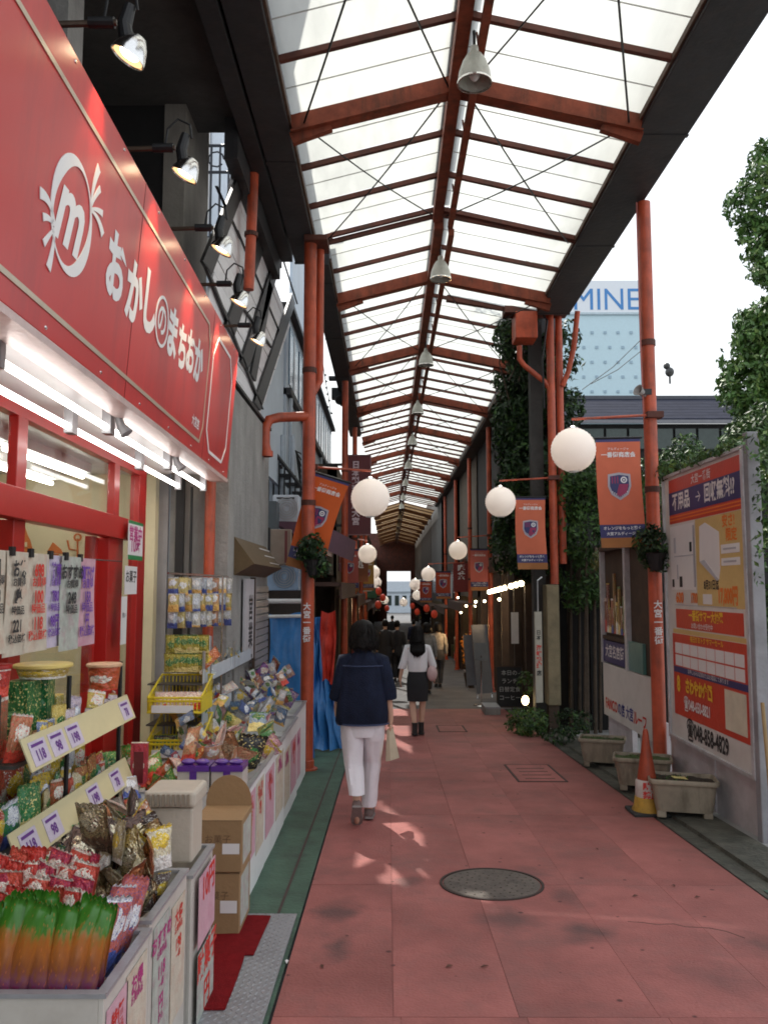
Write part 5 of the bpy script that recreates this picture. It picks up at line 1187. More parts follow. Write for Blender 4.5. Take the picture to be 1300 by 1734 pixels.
g = G(); g.box((-4.5,10.3,1.7),(-2.3,10.4,9)); g.box((-4.5,10.4,1.7),(-2.4,12.1,8.5)); g.build('wall', mat('sky_white_render', (.55,.62,.70), .6, var=.08), th)
g = G(); 
for k in range(12): g.tube([(-3.1+k*.11,9.95,5.9),(-3.1+k*.11,9.95,7.1)], .014, 5)
for z in (5.9,6.75,7.1): g.tube([(-3.2,9.95,z),(-2.0,9.95,z)], .02, 5)
for k in range(5): g.tube([(-3.0+k*.28+.1*math.cos(a_),9.95,6.92+.1*math.sin(a_)) for a_ in [i*.7 for i in range(9)]], .012, 4)
for k in range(5): g.tube([(-3.0+k*.28+.12*math.cos(a_),9.95,7.25+.1*math.sin(a_)) for a_ in [i*.7 for i in range(6)]], .014, 4)
g.build('balcony_rail', mat('wrought_iron', (.03,.035,.05), .5), th)
g = G(); g.box((-3.3,9.9,5.75),(-2.0,10.3,5.88)); g.build('balcony_slab', CONC, th)
g = G(); g.box((-2.75,10.27,6.2),(-2.4,10.31,7.6)); o = g.build('window', mat('blue_glass', (0,0,0)), th)
g = G(); g.box((-2.38,10.2,6.2),(-2.31,10.27,8.9)); g.build('frame', WHITE, o)
# things between wall and post: AC units, box, sign, awning, pipes, steps
def aabox(name, lab, cat, u0, v0, u1, v1, y, dp, m_, extra=None, bev=.01):
    a = at(u0,v0,y=y); b = at(u1,v1,y=y); t = thing(name, lab, cat, ((a.x+b.x)/2,y,b.z)); g = G(); g.box((a.x,y,b.z),(b.x,y+dp,a.z)); g.build('casing', m_, t, bev=bev)
    if extra: extra(t, a, b, y)
    return t
def ac(t, a, b, y):
    g = G(Matrix.Translation(((a.x*.45+b.x*.55),y-.004,(a.z+b.z)/2)) @ Matrix.Rotation(rad(90),4,'X'))
    for r_ in (.05,.08,.11,.14): g.ring((0,0), r_, r_-.008, 0, .01, 24)
    g.build('fan_grille', WIRE, t)
    g = G(); g.box((a.x+.05,y-.008,a.z-.05),(b.x-.05,y,a.z-.03)); g.build('handle_slot', BLACK, t)
acm = mat('ac_white', (.50,.55,.60), .5, var=.06)
aabox('air_conditioner', 'white outdoor air conditioner unit on the dark bracket behind the thick post', 'air conditioner', 462,838,505,884,10.2,.3,acm,ac)
aabox('air_conditioner', 'darker air conditioner half hidden behind the white unit', 'air conditioner', 447,848,468,900,9.9,.25,mat('ac_dark', (.08,.10,.11), .5),None)
aabox('air_conditioner', 'blue grey unit under the tan box near the plant', 'air conditioner', 452,952,505,1000,10.4,.3,mat('ac_blue', (.20,.28,.38), .5, var=.15),ac)
def st(t, a, b, y):
    g = G(); g.box((b.x-.07,y-.004,b.z+.02),(b.x-.04,y,a.z-.02)); g.build('red_strip', mat('maroon_strip', (.2,.05,.05), .5), t)
aabox('box_sign', 'tan projecting box sign beside the weathered grey wall', 'sign', 456,896,492,956,9.6,.12,mat('tan_signbox', (.34,.28,.22), .5, var=.1),st)
aabox('meter_panel', 'black panel at the corner of the grey wall', 'panel', 433,893,457,942,9.38,.05,BLACK)
th = thing('purple_awning', 'dull purple awning under the air conditioners', 'awning', (-1.1,11,2))
a = at(472,882,y=10.2); b = at(560,935,y=13)
g = G(); g.add([(a.x-.1,10.2,a.z),(a.x+.5,10.2,a.z-.02),(a.x+.85,13,a.z-.1),(a.x-.1,13,a.z-.1),(a.x+.45,10.2,a.z-.3),(a.x+.8,13,a.z-.42)], [(0,1,2,3),(1,4,5,2),(0,4,1)]); g.build('canvas', mat('purple_canvas', (.12,.06,.09), .8), th)
g = G()
for q in (((440,985),(440,1012),(446,1018),(520,1018)),): g.tube([at(u,v,y=9.8) for u,v in q], .028, 8)
tag(g.build('white_pipe', mat('white_pvc', (.7,.7,.68), .4), smooth=True), 'white plastic pipe bending under the blue grey unit', 'pipe')
g = G(); g.tube([at(455,1044,y=9.9), at(522,1043,y=9.9)], .02, 8); tag(g.build('tarp_rail', mat('white_pvc', (0,0,0)), smooth=True), 'pale horizontal rail carrying the blue tarpaulin', 'rail')
# small fence/ladder clutter above AC
th = thing('stair_rail', 'iron stair and railings against the pale blue building', 'stairs', (-1.4,11,2))
g = G()
for k in range(9):
    a = at(455+k*9, 755+k*10, y=11.5); g.tube([a,(a.x,11.5,a.z-.9)], .013, 5)
g.tube([at(450,748,y=11.5),at(530,850,y=11.5)], .03, 5); g.build('railing', BLACK, th)
for k in range(6): a = at(452+k*13, 772+k*15, y=11.6); g = G(); g.box((a.x-.08,11.6,a.z-.03),(a.x+.1,12.05,a.z)); g.build('stair_tread', DARK_STEEL, th)
g = G()
for k in range(4): a = at(460+k*18,760,y=11.8); g.tube([(a.x,11.8,a.z+.2),(a.x,11.8,a.z-1.2)], .03, 6)
g.build('standpipe', mat('pale_pipe', (0,0,0)), th)

# blue tarp, hung cloth
tarp = mat('blue_tarpaulin', (.04,.19,.46), .4, var=.2, scale=6, bump=.4, bs=9)
def cloth(name, pts_fn, nu, nv, m_, lab, cat):
    g = G(); vs = [pts_fn(i/nu, j/nv) for j in range(nv+1) for i in range(nu+1)]
    fs = [(j*(nu+1)+i, j*(nu+1)+i+1, (j+1)*(nu+1)+i+1, (j+1)*(nu+1)+i) for j in range(nv) for i in range(nu)]
    g.add(vs, [tuple(reversed(f)) for f in fs]); g.add([(p[0], p[1]+.006, p[2]) for p in vs], fs)
    return tag(g.build(name, m_, smooth=True, angle=80), lab, cat)
A0 = at(455,1040,y=9.9); A1 = at(530,1215,y=9.9)
cloth('tarpaulin', lambda s,t: (A0.x+(A1.x-A0.x)*s+.02*math.sin(t*9+s*5), 9.95+.02*math.sin(s*16+noise.noise(Vector((s*3,t*3,0)))*3)*t+.04*noise.noise(Vector((s*6,t*4,2))), A0.z+(gz(10)-A0.z)*t-.02*math.sin(s*7)*(1-t)), 40, 30, tarp, 'blue tarpaulin sheet hung behind the thick post', 'tarpaulin')
B0 = at(528,1045,y=10.6); B1 = at(585,1245,y=10.6)
def tp2(s, t):
    w = .45+.55*t**1.4; x = B0.x+(B1.x-B0.x)*s*w; bulge = .18*math.sin(math.pi*s)*t
    q = noise.noise(Vector((s*7,t*5,7)))
    return (x+.03*q, 10.6-bulge+.13*q+.015*math.sin(s*15+t*4), B0.z+(gz(10.4)+.02-B0.z)*t)
cloth('tarpaulin', tp2, 36, 30, tarp, 'blue tarpaulin bundled over goods on the green strip', 'tarpaulin')
C0 = at(541,1034,y=10.2); C1 = at(570,1155,y=10.2)
def clo(s, t):
    w = .78+.15*math.sin(t*5); return (C0.x+(C1.x-C0.x)*(.5+(s-.5)*w), 10.2+.02*math.sin(s*9+t*3)+.05*noise.noise(Vector((s*5,t*5,1))), C0.z+(C1.z-C0.z)*t-.03*(1-t)*math.sin(s*3.14)+.04*t*math.sin(s*5))
cloth('red_cloth', clo, 20, 20, mat('red_orange_cloth', (.50,.03,.012), .7, var=.2, bump=.2), 'bright red cloth hung between post and blue tarpaulin', 'cloth')

# tall dark red sign over the lane
a = at(580,770,y=17); b = at(628,906,y=17)
th = thing('projecting_sign', 'tall dark red hanging sign with vertical white writing', 'sign', (a.x,17,b.z))
M = frame((a.x,17,b.z),(1,0,0),(0,0,1)); w_, h_ = b.x-a.x, a.z-b.z
g = G(M); g.box((0,0,-.14),(w_,h_,0)); g.build('panel', mat('maroon_panel', (.13,.012,.018), .4, var=.1), th)
g = G(M)
for q in ((0,0,.02,h_),(w_-.02,0,w_,h_),(.02,h_-.02,w_-.02,h_),(.02,0,w_-.02,.02)): g.box((q[0],q[1],.001),(q[2],q[3],.012))
g.build('frame', mat('mauve_frame', (.28,.14,.15), .5), th)
g = G(M); g.text('日本料理の店大宮', w_*.47, h_-.22, .165, .003, vertical=True, bold=.035); g.build('lettering', mat('pinkish_white_ink', (.7,.55,.6), .5, bump=0), th)
g = G(); g.bar((a.x-.4,17.05,a.z-.2),(a.x,17.05,a.z-.2),.05,.05); g.bar((a.x-.4,17.05,b.z+.2),(a.x,17.05,b.z+.2),.05,.05); g.build('bracket', BLACK, th)
th = thing('speaker_cluster', 'dark loudspeaker and junction box on the gutter end above the red sign', 'loudspeaker', at(572,680,y=16.5))
p = at(570,668,y=16.5); g = G(); g.box((p.x-.1,16.4,p.z-.1),(p.x+.12,16.6,p.z+.12)); g.build('junction_box', BLACK, th); g = G(); g.box((p.x-.16,16.4,p.z+.30),(p.x+.02,16.6,p.z+.36)); g.build('bracket', BLACK, th)
g = G(); g.lathe([(.02,0),(.05,.1),(.12,.2),(.11,.2)], (p.x+.1,16.4,p.z-.25), 16, Euler((rad(70),0,0)).to_matrix()); g.build('horn', mat('dark_horn', (0,0,0)), th, smooth=True)
p = at(568,383,y=9.6); th = thing('floodlight', 'small pale floodlight on the post head under the roof', 'lamp', p)
g = G(); g.box((p.x-.07,9.55,p.z-.03),(p.x+.06,9.75,p.z+.05)); g.build('housing', mat('pale_green_metal', (.42,.47,.43), .4), th, bev=.01)
g = G(); g.box((p.x-.16,9.6,p.z-.03),(p.x-.07,9.66,p.z+.0)); g.build('arm', BLACK, th)
# fairy light wire by the gutter
g = G(); pts = [at(u,v,y=12) for u,v in ((536,560),(545,600),(550,640),(556,670),(560,700))]; g.tube(pts, .006, 4)
for k in range(14):
    q = pts[0].lerp(pts[-1], k/13); g.ball((q.x+R.uniform(-.03,.03),q.y,q.z), .018, n=6, k=4)
tag(g.build('fairy_lights', BLACK), 'unlit string of tiny lamps beside the second gutter', 'string lights')

# ---- rows of far shops, both sides
def far_shop(lab, side, y0, y1, xw, h, wallm, lit, signm=None, signt=None, sd_=0):
    t = thing('lane_shop', lab, 'shop', (xw,(y0+y1)/2,gz(y0)))
    s = side; z0 = gz(y1)-.1; bk = xw + s*2.2
    g = G(); g.box((xw,y0,2.35+gz(y0)),(xw+s*.2,y1,h)); g.box((bk,y0,z0),(bk+s*.1,y1,h)); g.build('wall', wallm, t)
    g = G(); g.box((xw,y0,z0),(bk,y0+.06,h)); g.build('party_wall', wallm, t)
    g = G(); g.box((xw,y1-.06,z0),(bk,y1,h)); g.build('party_wall', wallm, t)
    g = G(); g.box((xw+s*.2,y0,2.3+gz(y0)),(bk,y1,2.38+gz(y0))); g.build('ceiling', WOOD_DK, t)
    g = G(); g.box((xw-s*.45,y0+.1,2.12+gz(y0)),(xw,y1-.1,2.18+gz(y0))); g.bar((xw-s*.45,y0+.1,2.05+gz(y0)),(xw-s*.45,y1-.1,2.05+gz(y0)),.03,.25); g.build('awning', mat('awning_dark', (.07,.035,.025), .8), t)
    rr = random.Random(sd_)
    g = G()
    for k in range(2): y = y0+.3+k*(y1-y0-.6); g.box((xw-.03,y-.05,z0),(xw+.05,y+.05,2.3+gz(y0)))
    g.build('post', WOOD_DK, t)
    for k in range(2):
        y = y0+.6+k*(y1-y0)*.45; w = (y1-y0)*.3
        g = G(); g.box((xw+s*.02,y,2.7+gz(y0)),(xw-s*.02,y+w,3.6+gz(y0))); g.build('window', mat('dark_glass', (0,0,0)), t)
    if signm:
        yy = rr.uniform(y0+.3,y1-.3)
        g = G(); g.box((xw-s*.05,yy,2.5+gz(y0)),(xw-s*.55,yy+.08,3.4+gz(y0))); o = g.build('hanging_sign', signm, t)
        if signt:
            xa = min(xw-s*.05,xw-s*.55); g = G(frame((xa+.25,yy-.002,2.5+gz(y0)),(1,0,0),(0,0,1))); g.text(signt, 0, .72, .24, .001, vertical=True, bold=.03); g.build('sign_lettering', INKWHT if signm != WHITE else INKBLK, t)
    if lit:
        for k in range(3):
            g = G(); y = y0+.5+k*(y1-y0-1)/2; g.ball((xw+s*.5,y,2.0+gz(y0)), .06, n=8, k=6); g.build('bulb', emis('warm_bulb', (1,.8,.5), 9), t)
        pl = bpy.data.lights.new('shop_lamp','POINT'); pl.energy = 22; pl.color = (1,.68,.38); pl.shadow_soft_size = .15
        po = bpy.data.objects.new('shop_lamp', pl); po.location = (xw+s*.7,(y0+y1)/2,1.9+gz(y0)); COL.objects.link(po); po.parent = None
    # goods on the shop floor
    for k in range(4):
        y = rr.uniform(y0+.3,y1-.8); hh = rr.uniform(.5,1.3)
        g = G(); g.box((xw+s*.25,y,z0),(xw+s*.6,y+rr.uniform(.4,.9),z0+hh)); o = g.build('goods_shelf', PK[rr.randrange(4)], t); o.color = (rr.uniform(.03,.25),rr.uniform(.03,.15),rr.uniform(.02,.1),1)
    return t
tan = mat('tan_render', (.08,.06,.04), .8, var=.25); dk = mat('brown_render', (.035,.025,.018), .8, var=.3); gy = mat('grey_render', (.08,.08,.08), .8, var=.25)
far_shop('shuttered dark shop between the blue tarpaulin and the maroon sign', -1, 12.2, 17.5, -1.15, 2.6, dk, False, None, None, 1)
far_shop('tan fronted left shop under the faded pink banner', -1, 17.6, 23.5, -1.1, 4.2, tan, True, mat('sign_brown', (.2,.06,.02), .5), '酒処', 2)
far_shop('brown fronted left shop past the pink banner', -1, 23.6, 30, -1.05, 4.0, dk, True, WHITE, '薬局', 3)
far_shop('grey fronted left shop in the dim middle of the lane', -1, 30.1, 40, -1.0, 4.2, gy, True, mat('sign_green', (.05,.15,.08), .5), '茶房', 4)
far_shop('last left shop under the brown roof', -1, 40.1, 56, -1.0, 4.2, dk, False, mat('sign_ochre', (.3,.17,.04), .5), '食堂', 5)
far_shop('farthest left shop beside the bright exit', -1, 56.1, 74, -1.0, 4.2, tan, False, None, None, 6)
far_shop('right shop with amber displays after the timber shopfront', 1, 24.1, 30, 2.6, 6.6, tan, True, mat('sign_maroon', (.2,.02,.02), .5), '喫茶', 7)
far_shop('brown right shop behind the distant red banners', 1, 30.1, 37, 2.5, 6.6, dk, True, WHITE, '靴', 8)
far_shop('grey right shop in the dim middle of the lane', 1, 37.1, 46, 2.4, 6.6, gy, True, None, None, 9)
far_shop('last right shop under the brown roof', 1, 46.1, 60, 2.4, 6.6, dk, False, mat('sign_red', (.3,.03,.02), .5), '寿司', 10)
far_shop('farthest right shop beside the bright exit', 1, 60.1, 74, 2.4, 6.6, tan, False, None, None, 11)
pl = bpy.data.lights.new('timber_shop_lamp','POINT'); pl.energy = 18; pl.color = (1,.7,.4); pl.shadow_soft_size = .15
po = bpy.data.objects.new('timber_shop_lamp', pl); po.location = (3.3,17.5,1.2); COL.objects.link(po)
# end of the arcade
th = thing('arcade_end_gable', 'red brown gable board closing the far end of the arcade roof', 'gable', (.7,74.1,2.6))
g = G(); g.box((-3.4,74.1,3.0),(5,74.2,6.4)); g.box((-3.4,74.1,-2),(-.1,74.2,3.0)); g.box((2.0,74.1,-2),(5,74.2,3.0)); g.build('board', RED_DARK, th)
th = thing('white_end_building', 'white building in daylight beyond the far end of the lane', 'building', (1,100,-1.5))
g = G(); g.box((-6,100,-2),(12,108,2.3)); g.build('wall', mat('end_white', (.6,.63,.68), .6, var=.1), th)
for k in range(6):
    g = G(); g.box((-1+k*.9,99.95,-.6),(-.5+k*.9,100,.6)); g.build('window', mat('dark_glass', (0,0,0)), th)
g = G(); g.box((-6,99.9,.9),(12,100.3,1.1)); g.build('canopy', mat('canopy_grey', (.3,.33,.36), .6), th)
# ================================================================ GOODS IN FRONT OF THE SHOP
def lbin(name, lab, x0, x1, y0, y1, z0, z1, m_, posters=(), rim=.018, legs=False, floor=.12, cat='bin'):
    t = thing(name, lab, cat, ((x0+x1)/2,(y0+y1)/2,z0))
    T = .014
    for (a, b, nm_) in (((x1-T,y0,z0),(x1,y1,z1),'side_panel'),((x0,y0,z0),(x0+T,y1,z1),'side_panel'),((x0+T,y0,z0),(x1-T,y0+T,z1),'end_panel'),((x0+T,y1-T,z0),(x1-T,y1,z1),'end_panel')):
        g = G(); g.box(a, b); g.build(nm_, m_, t, bev=.002)
    g = G(); g.box((x0+T,y0+T,z1-floor-.01),(x1-T,y1-T,z1-floor)); g.build('tray_floor', m_, t)
    g = G()
    for q in ((x1-T-.006,y0-.006,x1+.008,y1+.006),(x0-.008,y0-.006,x0+T+.006,y1+.006),(x0+T+.006,y0-.006,x1-T-.006,y0+T+.006),(x0+T+.006,y1-T-.006,x1-T-.006,y1+.006)): g.box((q[0],q[1],z1),(q[2],q[3],z1+.012))
    g.build('rim', mat('grey_alu_rim', (.40,.40,.42), .35, metal=.4, var=.1), t)
    for (ya, za, w, h, m2, txt) in posters:
        Mx = frame((x1+.002,ya,za),(0,1,0),(0,0,1))
        g = G(Mx); g.box((0,0,0),(w,h,.002)); o = g.build('poster', m2, t)
        g = G(Mx)
        for i, s_ in enumerate(txt): g.text(s_, w/2, h*(.86-.24*i), min(w*.30, h*.16), .003, bold=.03); g.text(('お買得品','一袋','税込')[i % 3], w/2, h*(.76-.24*i), w*.15, .003, bold=.02)
        g.build('poster_lettering', mat('magenta_ink', (.45,.03,.2), .5, bump=0) if len(txt) % 2 else INKRED, o)
    return t
PP = mat('pink_poster', (.60,.36,.42), .6, var=.1, scale=18, dirt=((.5,.15,.25),.5,14)); PC = mat('cream_poster', (.58,.52,.42), .6, var=.12, scale=18, dirt=((.5,.2,.12),.5,16)); PG = mat('green_grey_poster', (.42,.45,.40), .6, var=.2, scale=20, dirt=((.4,.12,.2),.6,18)); PL = mat('lilac_poster', (.56,.50,.62), .5, var=.1, scale=16)
lbin('bin', 'off white display bin nearest the camera holding orange and green packets', -1.75, -.755, 2.30, 2.72, gz(2.5), .465, OFFWHITE, [(2.32,.02,.18,.40,PP,('特価','98円')),(2.49,.05,.20,.38,PC,('お得',))])
lbin('bin', 'off white display bin second in line holding bronze foil bags', -1.60, -.765, 2.76, 3.25, gz(3), .475, OFFWHITE, [(2.80,.0,.20,.44,PG,('おすすめ','118','円')),(3.03,.02,.19,.40,PC,('大袋','198'))])

# packets
def bag_mesh(name, w, h, d, crimp=.018, seed=0):
    """a filled pillow pack with crimped ends, standing, base at z=0"""
    rr = random.Random(seed); nu, nv = 10, 12; vs = []; fs = []
    for side in (1, -1):
        for j in range(nv+1):
            t = j/nv
            for i in range(nu+1):
                s = i/nu; px = (s-.5)*w*(1-.06*math.sin(math.pi*t)); pz = t*h
                f = (math.sin(math.pi*s)**.55)*(max(0, math.sin(math.pi*min(1,max(0,(t-.04)/.92))))**.6)
                py = side*(d/2*f*(1+.25*noise.noise(Vector((s*4+seed,t*5,side))))+.001)
                if t < .04 or t > .96: px += 0
                vs.append((px, py + .01*noise.noise(Vector((s*3,t*3,seed)))*h*4*(t > .8), pz + (.004*((i%2)*2-1) if j == nv else 0)))
    n1 = (nu+1)*(nv+1)
    for j in range(nv):
        for i in range(nu):
            a = j*(nu+1)+i; q = (a, a+1, a+nu+2, a+nu+1); fs.append(tuple(reversed(q))); fs.append(tuple(x+n1 for x in q))
    for i in range(nu): fs.append((nv*(nu+1)+i, nv*(nu+1)+i+1, n1+nv*(nu+1)+i+1, n1+nv*(nu+1)+i))
    for j in range(nv): 
        a = j*(nu+1); fs.append((a, a+nu+1, n1+a+nu+1, n1+a)); b = a+nu; fs.append((b+nu+1, b, n1+b, n1+b+nu+1))
    me = bpy.data.meshes.new(name); me.from_pydata(vs, [], fs); me.polygons.foreach_set('use_smooth', [True]*len(fs)); me.update(); return me
BAGS = [bag_mesh('packet_mesh', .15, .22, .05, seed=1), bag_mesh('packet_mesh', .12, .17, .045, seed=2), bag_mesh('packet_mesh', .18, .24, .07, seed=3), bag_mesh('packet_mesh', .09, .14, .03, seed=4)]
_mv = {}
def cname(c):
    r, g_, b_ = c; m_ = max(c)
    if m_ < .13: return 'dark'
    if min(c)/m_ > .78: return 'silvery white'
    if b_ == m_: return 'blue'
    if g_ == m_: return 'green' if r/m_ < .85 else 'yellow'
    if b_/m_ > .6 and g_/m_ < .8: return 'pink'
    if g_/m_ > .72: return 'cream yellow'
    if g_/m_ > .4: return 'orange brown'
    if g_/m_ > .2: return 'orange red'
    return 'red'
def inst(mesh, m_, name, loc, rot, col, lab, cat, group, sc=1.):
    key = (mesh.name, m_.name)
    if key not in _mv: c = mesh.copy(); c.materials.clear(); c.materials.append(m_); _mv[key] = c
    o = bpy.data.objects.new(name, _mv[key]); COL.objects.link(o); o.location = loc; o.rotation_euler = rot; o.color = (*col, 1); o.scale = (sc,)*3 if not isinstance(sc, tuple) else sc
    return tag(o, lab.replace('{c}', cname(col)), cat, group)
def box_mesh(w, d, h):
    g = G(); g.box((-w/2,-d/2,0),(w/2,d/2,h)); me = bpy.data.meshes.new('carton_mesh'); me.from_pydata(g.v, [], g.f); return me
# 1 front bin: tall slim packets, orange with green tops
tallm = bpy.data.materials.new('orange_green_packet'); tallm.use_nodes = True; n, l = nodes(tallm); b_ = n['Principled BSDF']; b_.inputs['Roughness'].default_value = .25
tc_ = n.new('ShaderNodeTexCoord'); sp_ = n.new('ShaderNodeSeparateXYZ'); l.new(tc_.outputs['Generated'], sp_.inputs[0]); oi_ = n.new('ShaderNodeObjectInfo')
nz_ = n.new('ShaderNodeTexNoise'); nz_.inputs['Scale'].default_value = 7; nz_.inputs['Detail'].default_value = 7; ad_ = n.new('ShaderNodeVectorMath'); ad_.operation = 'ADD'; l.new(tc_.outputs['Generated'], ad_.inputs[0]); l.new(oi_.outputs['Random'], ad_.inputs[1]); l.new(ad_.outputs[0], nz_.inputs['Vector'])
mm_ = n.new('ShaderNodeMath'); mm_.operation = 'MULTIPLY_ADD'; l.new(nz_.outputs[0], mm_.inputs[0]); mm_.inputs[1].default_value = .42; l.new(sp_.outputs[2], mm_.inputs[2])
rp_ = n.new('ShaderNodeValToRGB'); e = rp_.color_ramp.elements; e[0].position = .2; e[0].color = (.28,.03,.10,1); e[1].position = 1.02; e[1].color = (.05,.19,.02,1)
for ps, cl in ((.30,(.20,.06,.12)),(.50,(.28,.09,.03)),(.74,(.42,.13,.02)),(.86,(.28,.17,.03)),(.93,(.06,.20,.02))): q = e.new(ps); q.color = (*cl,1)
l.new(mm_.outputs[0], rp_.inputs[0])
n2_ = n.new('ShaderNodeTexVoronoi'); n2_.inputs['Scale'].default_value = 7; l.new(ad_.outputs[0], n2_.inputs['Vector']); r2_ = n.new('ShaderNodeMapRange'); r2_.inputs[1].default_value = .12; r2_.inputs[2].default_value = .2; r2_.inputs[3].default_value = .45; r2_.inputs[4].default_value = 0; l.new(n2_.outputs['Distance'], r2_.inputs[0])
m2_ = n.new('ShaderNodeMix'); m2_.data_type = 'RGBA'; l.new(r2_.outputs[0], m2_.inputs[0]); l.new(rp_.outputs[0], m2_.inputs[6]); m2_.inputs[7].default_value = (.7,.2,.05,1); l.new(m2_.outputs[2], b_.inputs['Base Color'])
tall = bag_mesh('tall_packet_mesh', .072, .235, .03, seed=9)
G1 = 'tall orange packets with green tops in the nearest bin'
for r_ in range(2):
    for k in range(18):
        inst(tall, tallm, 'tall_packet', (-1.62+k*.047+R.uniform(-.008,.008), 2.345+r_*.045, .455), (rad(-8)+R.uniform(-.06,.06), rad(8)+R.uniform(-.16,.16), rad(-8)+R.uniform(-.1,.1)), (1,1,1), 'tall orange packet with green top standing in the nearest bin', 'snack packet', G1, R.uniform(.92,1.04))
G2 = 'red and white packets behind the orange ones'
for r_ in range(4):
    for k in range(13):
        inst(BAGS[1], PK[0], 'red_packet', (-1.62+k*.058+R.uniform(-.01,.01), 2.45+r_*.055, .565+.018*r_), (rad(-12)+R.uniform(-.12,.12), R.uniform(-.15,.15), rad(-25)+R.uniform(-.2,.2)), R.choice([(.55,.04,.03),(.6,.08,.05),(.4,.03,.08)]), '{c} and white snack packet in the rear rows of the nearest bin', 'snack packet', G2, R.uniform(.68,.8))
for k in range(4):
    inst(BAGS[0], PK[3], 'silver_red_packet', (-.85+.005*k, 2.40+k*.085, .43), (rad(4), rad(16)+.03*k, rad(70)+R.uniform(-.1,.1)), (.5,.12,.10), 'pale red patterned packet leaning on the street side of the nearest bin', 'snack packet', 'pale red packets at the bin side')
G3 = 'bronze foil bags heaped in the second bin'
for k in range(46):
    a = R.uniform(0,6.28); x = R.uniform(-1.06,-.82); y = R.uniform(2.86,3.14); z = .40+.27*(k/46)
    inst(BAGS[2] if k % 3 else BAGS[0], FOIL if k % 3 else PK[1], 'foil_bag', (x, y, z), (R.uniform(-.7,.7), R.uniform(-.6,.6), a), R.choice([(.45,.36,.2),(.6,.5,.3),(.12,.08,.07),(.7,.62,.42),(.4,.15,.06)]), 'shiny {c} foil bag heaped in the second bin', 'snack bag', G3, R.uniform(.55,.74))

# rack with two price rails
th = thing('snack_rack', 'black wire snack rack with two cream price rails before the red door frame', 'rack', (-1.7, 4.1, gz(4)))
RY0, RY1 = 3.36, 4.88
sk = -.0
def rx(y): return -1.50-.012*(y-3.36)
railm = mat('cream_price_rail', (.62,.55,.33), .4, var=.06, bump=0)
for (zt, zb_, yn) in ((.93,.80,3.44),(.575,.445,3.36)):
    g = G(); g.add([(rx(yn),yn,zt),(rx(RY1),RY1,zt),(rx(RY1)+.055,RY1,zb_),(rx(yn)+.055,yn,zb_),(rx(yn)-.006,yn,zt),(rx(RY1)-.006,RY1,zt),(rx(RY1)+.049,RY1,zb_),(rx(yn)+.049,yn,zb_)], [(3,2,1,0),(4,5,6,7),(0,1,5,4),(1,2,6,5),(2,3,7,6),(3,0,4,7)]); rl = g.build('price_rail', railm, th)
    M = frame((rx(yn)+.055,yn,zb_),(-.012,1,0),(-.055,0,zt-zb_)); hh = (zt-zb_)*1.05
    for k, f in enumerate((.03,.17,.31,.86) if zt > .9 else (.04,.20,.55,.78)):
        u0 = f*(RY1-yn); g = G(M); g.box((u0,.012,.001),(u0+.165,hh-.02,.003)); o = g.build('price_card', PL, rl)
        g = G(M); g.box((u0+.02,hh-.045,.003),(u0+.14,hh-.032,.004)); g.text(('118','98','198','78')[k], u0+.08, .05, .062, .004, bold=.04); g.build('price_lettering', mat('purple_ink', (.12,.03,.22), .5, bump=0), o)
    g = G(); g.box((-1.95,yn,zb_+.01),(rx(RY1)-.0,RY1,zb_+.025)); g.build('shelf', mat('shelf_dark', (.06,.055,.05), .5), th)
g = G()
for y in (3.36,4.1,4.88):
    for x in (-1.96,-1.56): g.tube([(x,y,gz(y)),(x,y,1.12)], .012, 6)
for z in (.2,.44,.80,1.1): g.tube([(-1.96,3.36,z),(-1.96,4.88,z)], .008, 5)
g.build('upright', BLACK, th)
# goods on it
for k in range(28):
    y = 3.42+k*.052
    inst(BAGS[R.choice((0,1,2))], PK[k % 4], 'snack_packet', (-1.60+R.uniform(-.03,.02), y, .46), (R.uniform(-.1,.1), R.uniform(-.1,.2), rad(90)+R.uniform(-.3,.3)), R.choice([(.6,.42,.03),(.05,.25,.08),(.5,.08,.04),(.35,.12,.04),(.6,.5,.3)]), '{c} snack packet standing along the lower price rail', 'snack packet', 'packets on the lower shelf', R.uniform(.68,.95))
for k in range(12):
    y = 3.5+k*.118
    inst(BAGS[2], PK[(k+1) % 4], 'snack_packet', (-1.78, y, .46), (0, R.uniform(-.1,.1), rad(90)+R.uniform(-.2,.2)), R.choice([(.6,.42,.03),(.05,.25,.08),(.5,.08,.04)]), '{c} snack packet in the rear row of the lower shelf', 'snack packet', 'packets in the rear of the lower shelf', 1.1)
bxs = [(3.56,.11,.16,.26,(.35,.16,.09),0,'red and white'),(3.72,.12,.15,.17,(.04,.22,.06),2,'green'),(3.86,.13,.17,.30,(.02,.16,.04),2,'deep green'),(4.03,.15,.16,.29,(.02,.18,.05),2,'tall deep green'),(4.2,.10,.13,.19,(.5,.42,.1),1,'yellow')]
for k, (y, w, d, h, c, pm, nm_) in enumerate(bxs):
    inst(box_mesh(w*.8, d*.8, h), PK[pm], 'snack_carton', (-1.68, y, .825), (0,0,rad(4)+R.uniform(-.1,.1)), c, nm_+' carton on the upper shelf of the wire rack', 'carton', None)
for k in range(17):
    inst(BAGS[(0,1,3)[k%3]], PK[(k*3) % 4], 'snack_packet', (-1.55+R.uniform(-.03,.02), 3.5+k*.078, .825), (R.uniform(-.1,.1), R.uniform(0,.25), rad(80)+R.uniform(-.3,.3)), R.choice([(.55,.45,.5),(.6,.45,.1),(.2,.25,.4),(.5,.2,.1)]), '{c} snack packet standing along the upper price rail', 'snack packet', 'packets on the upper shelf', R.uniform(.6,.9))
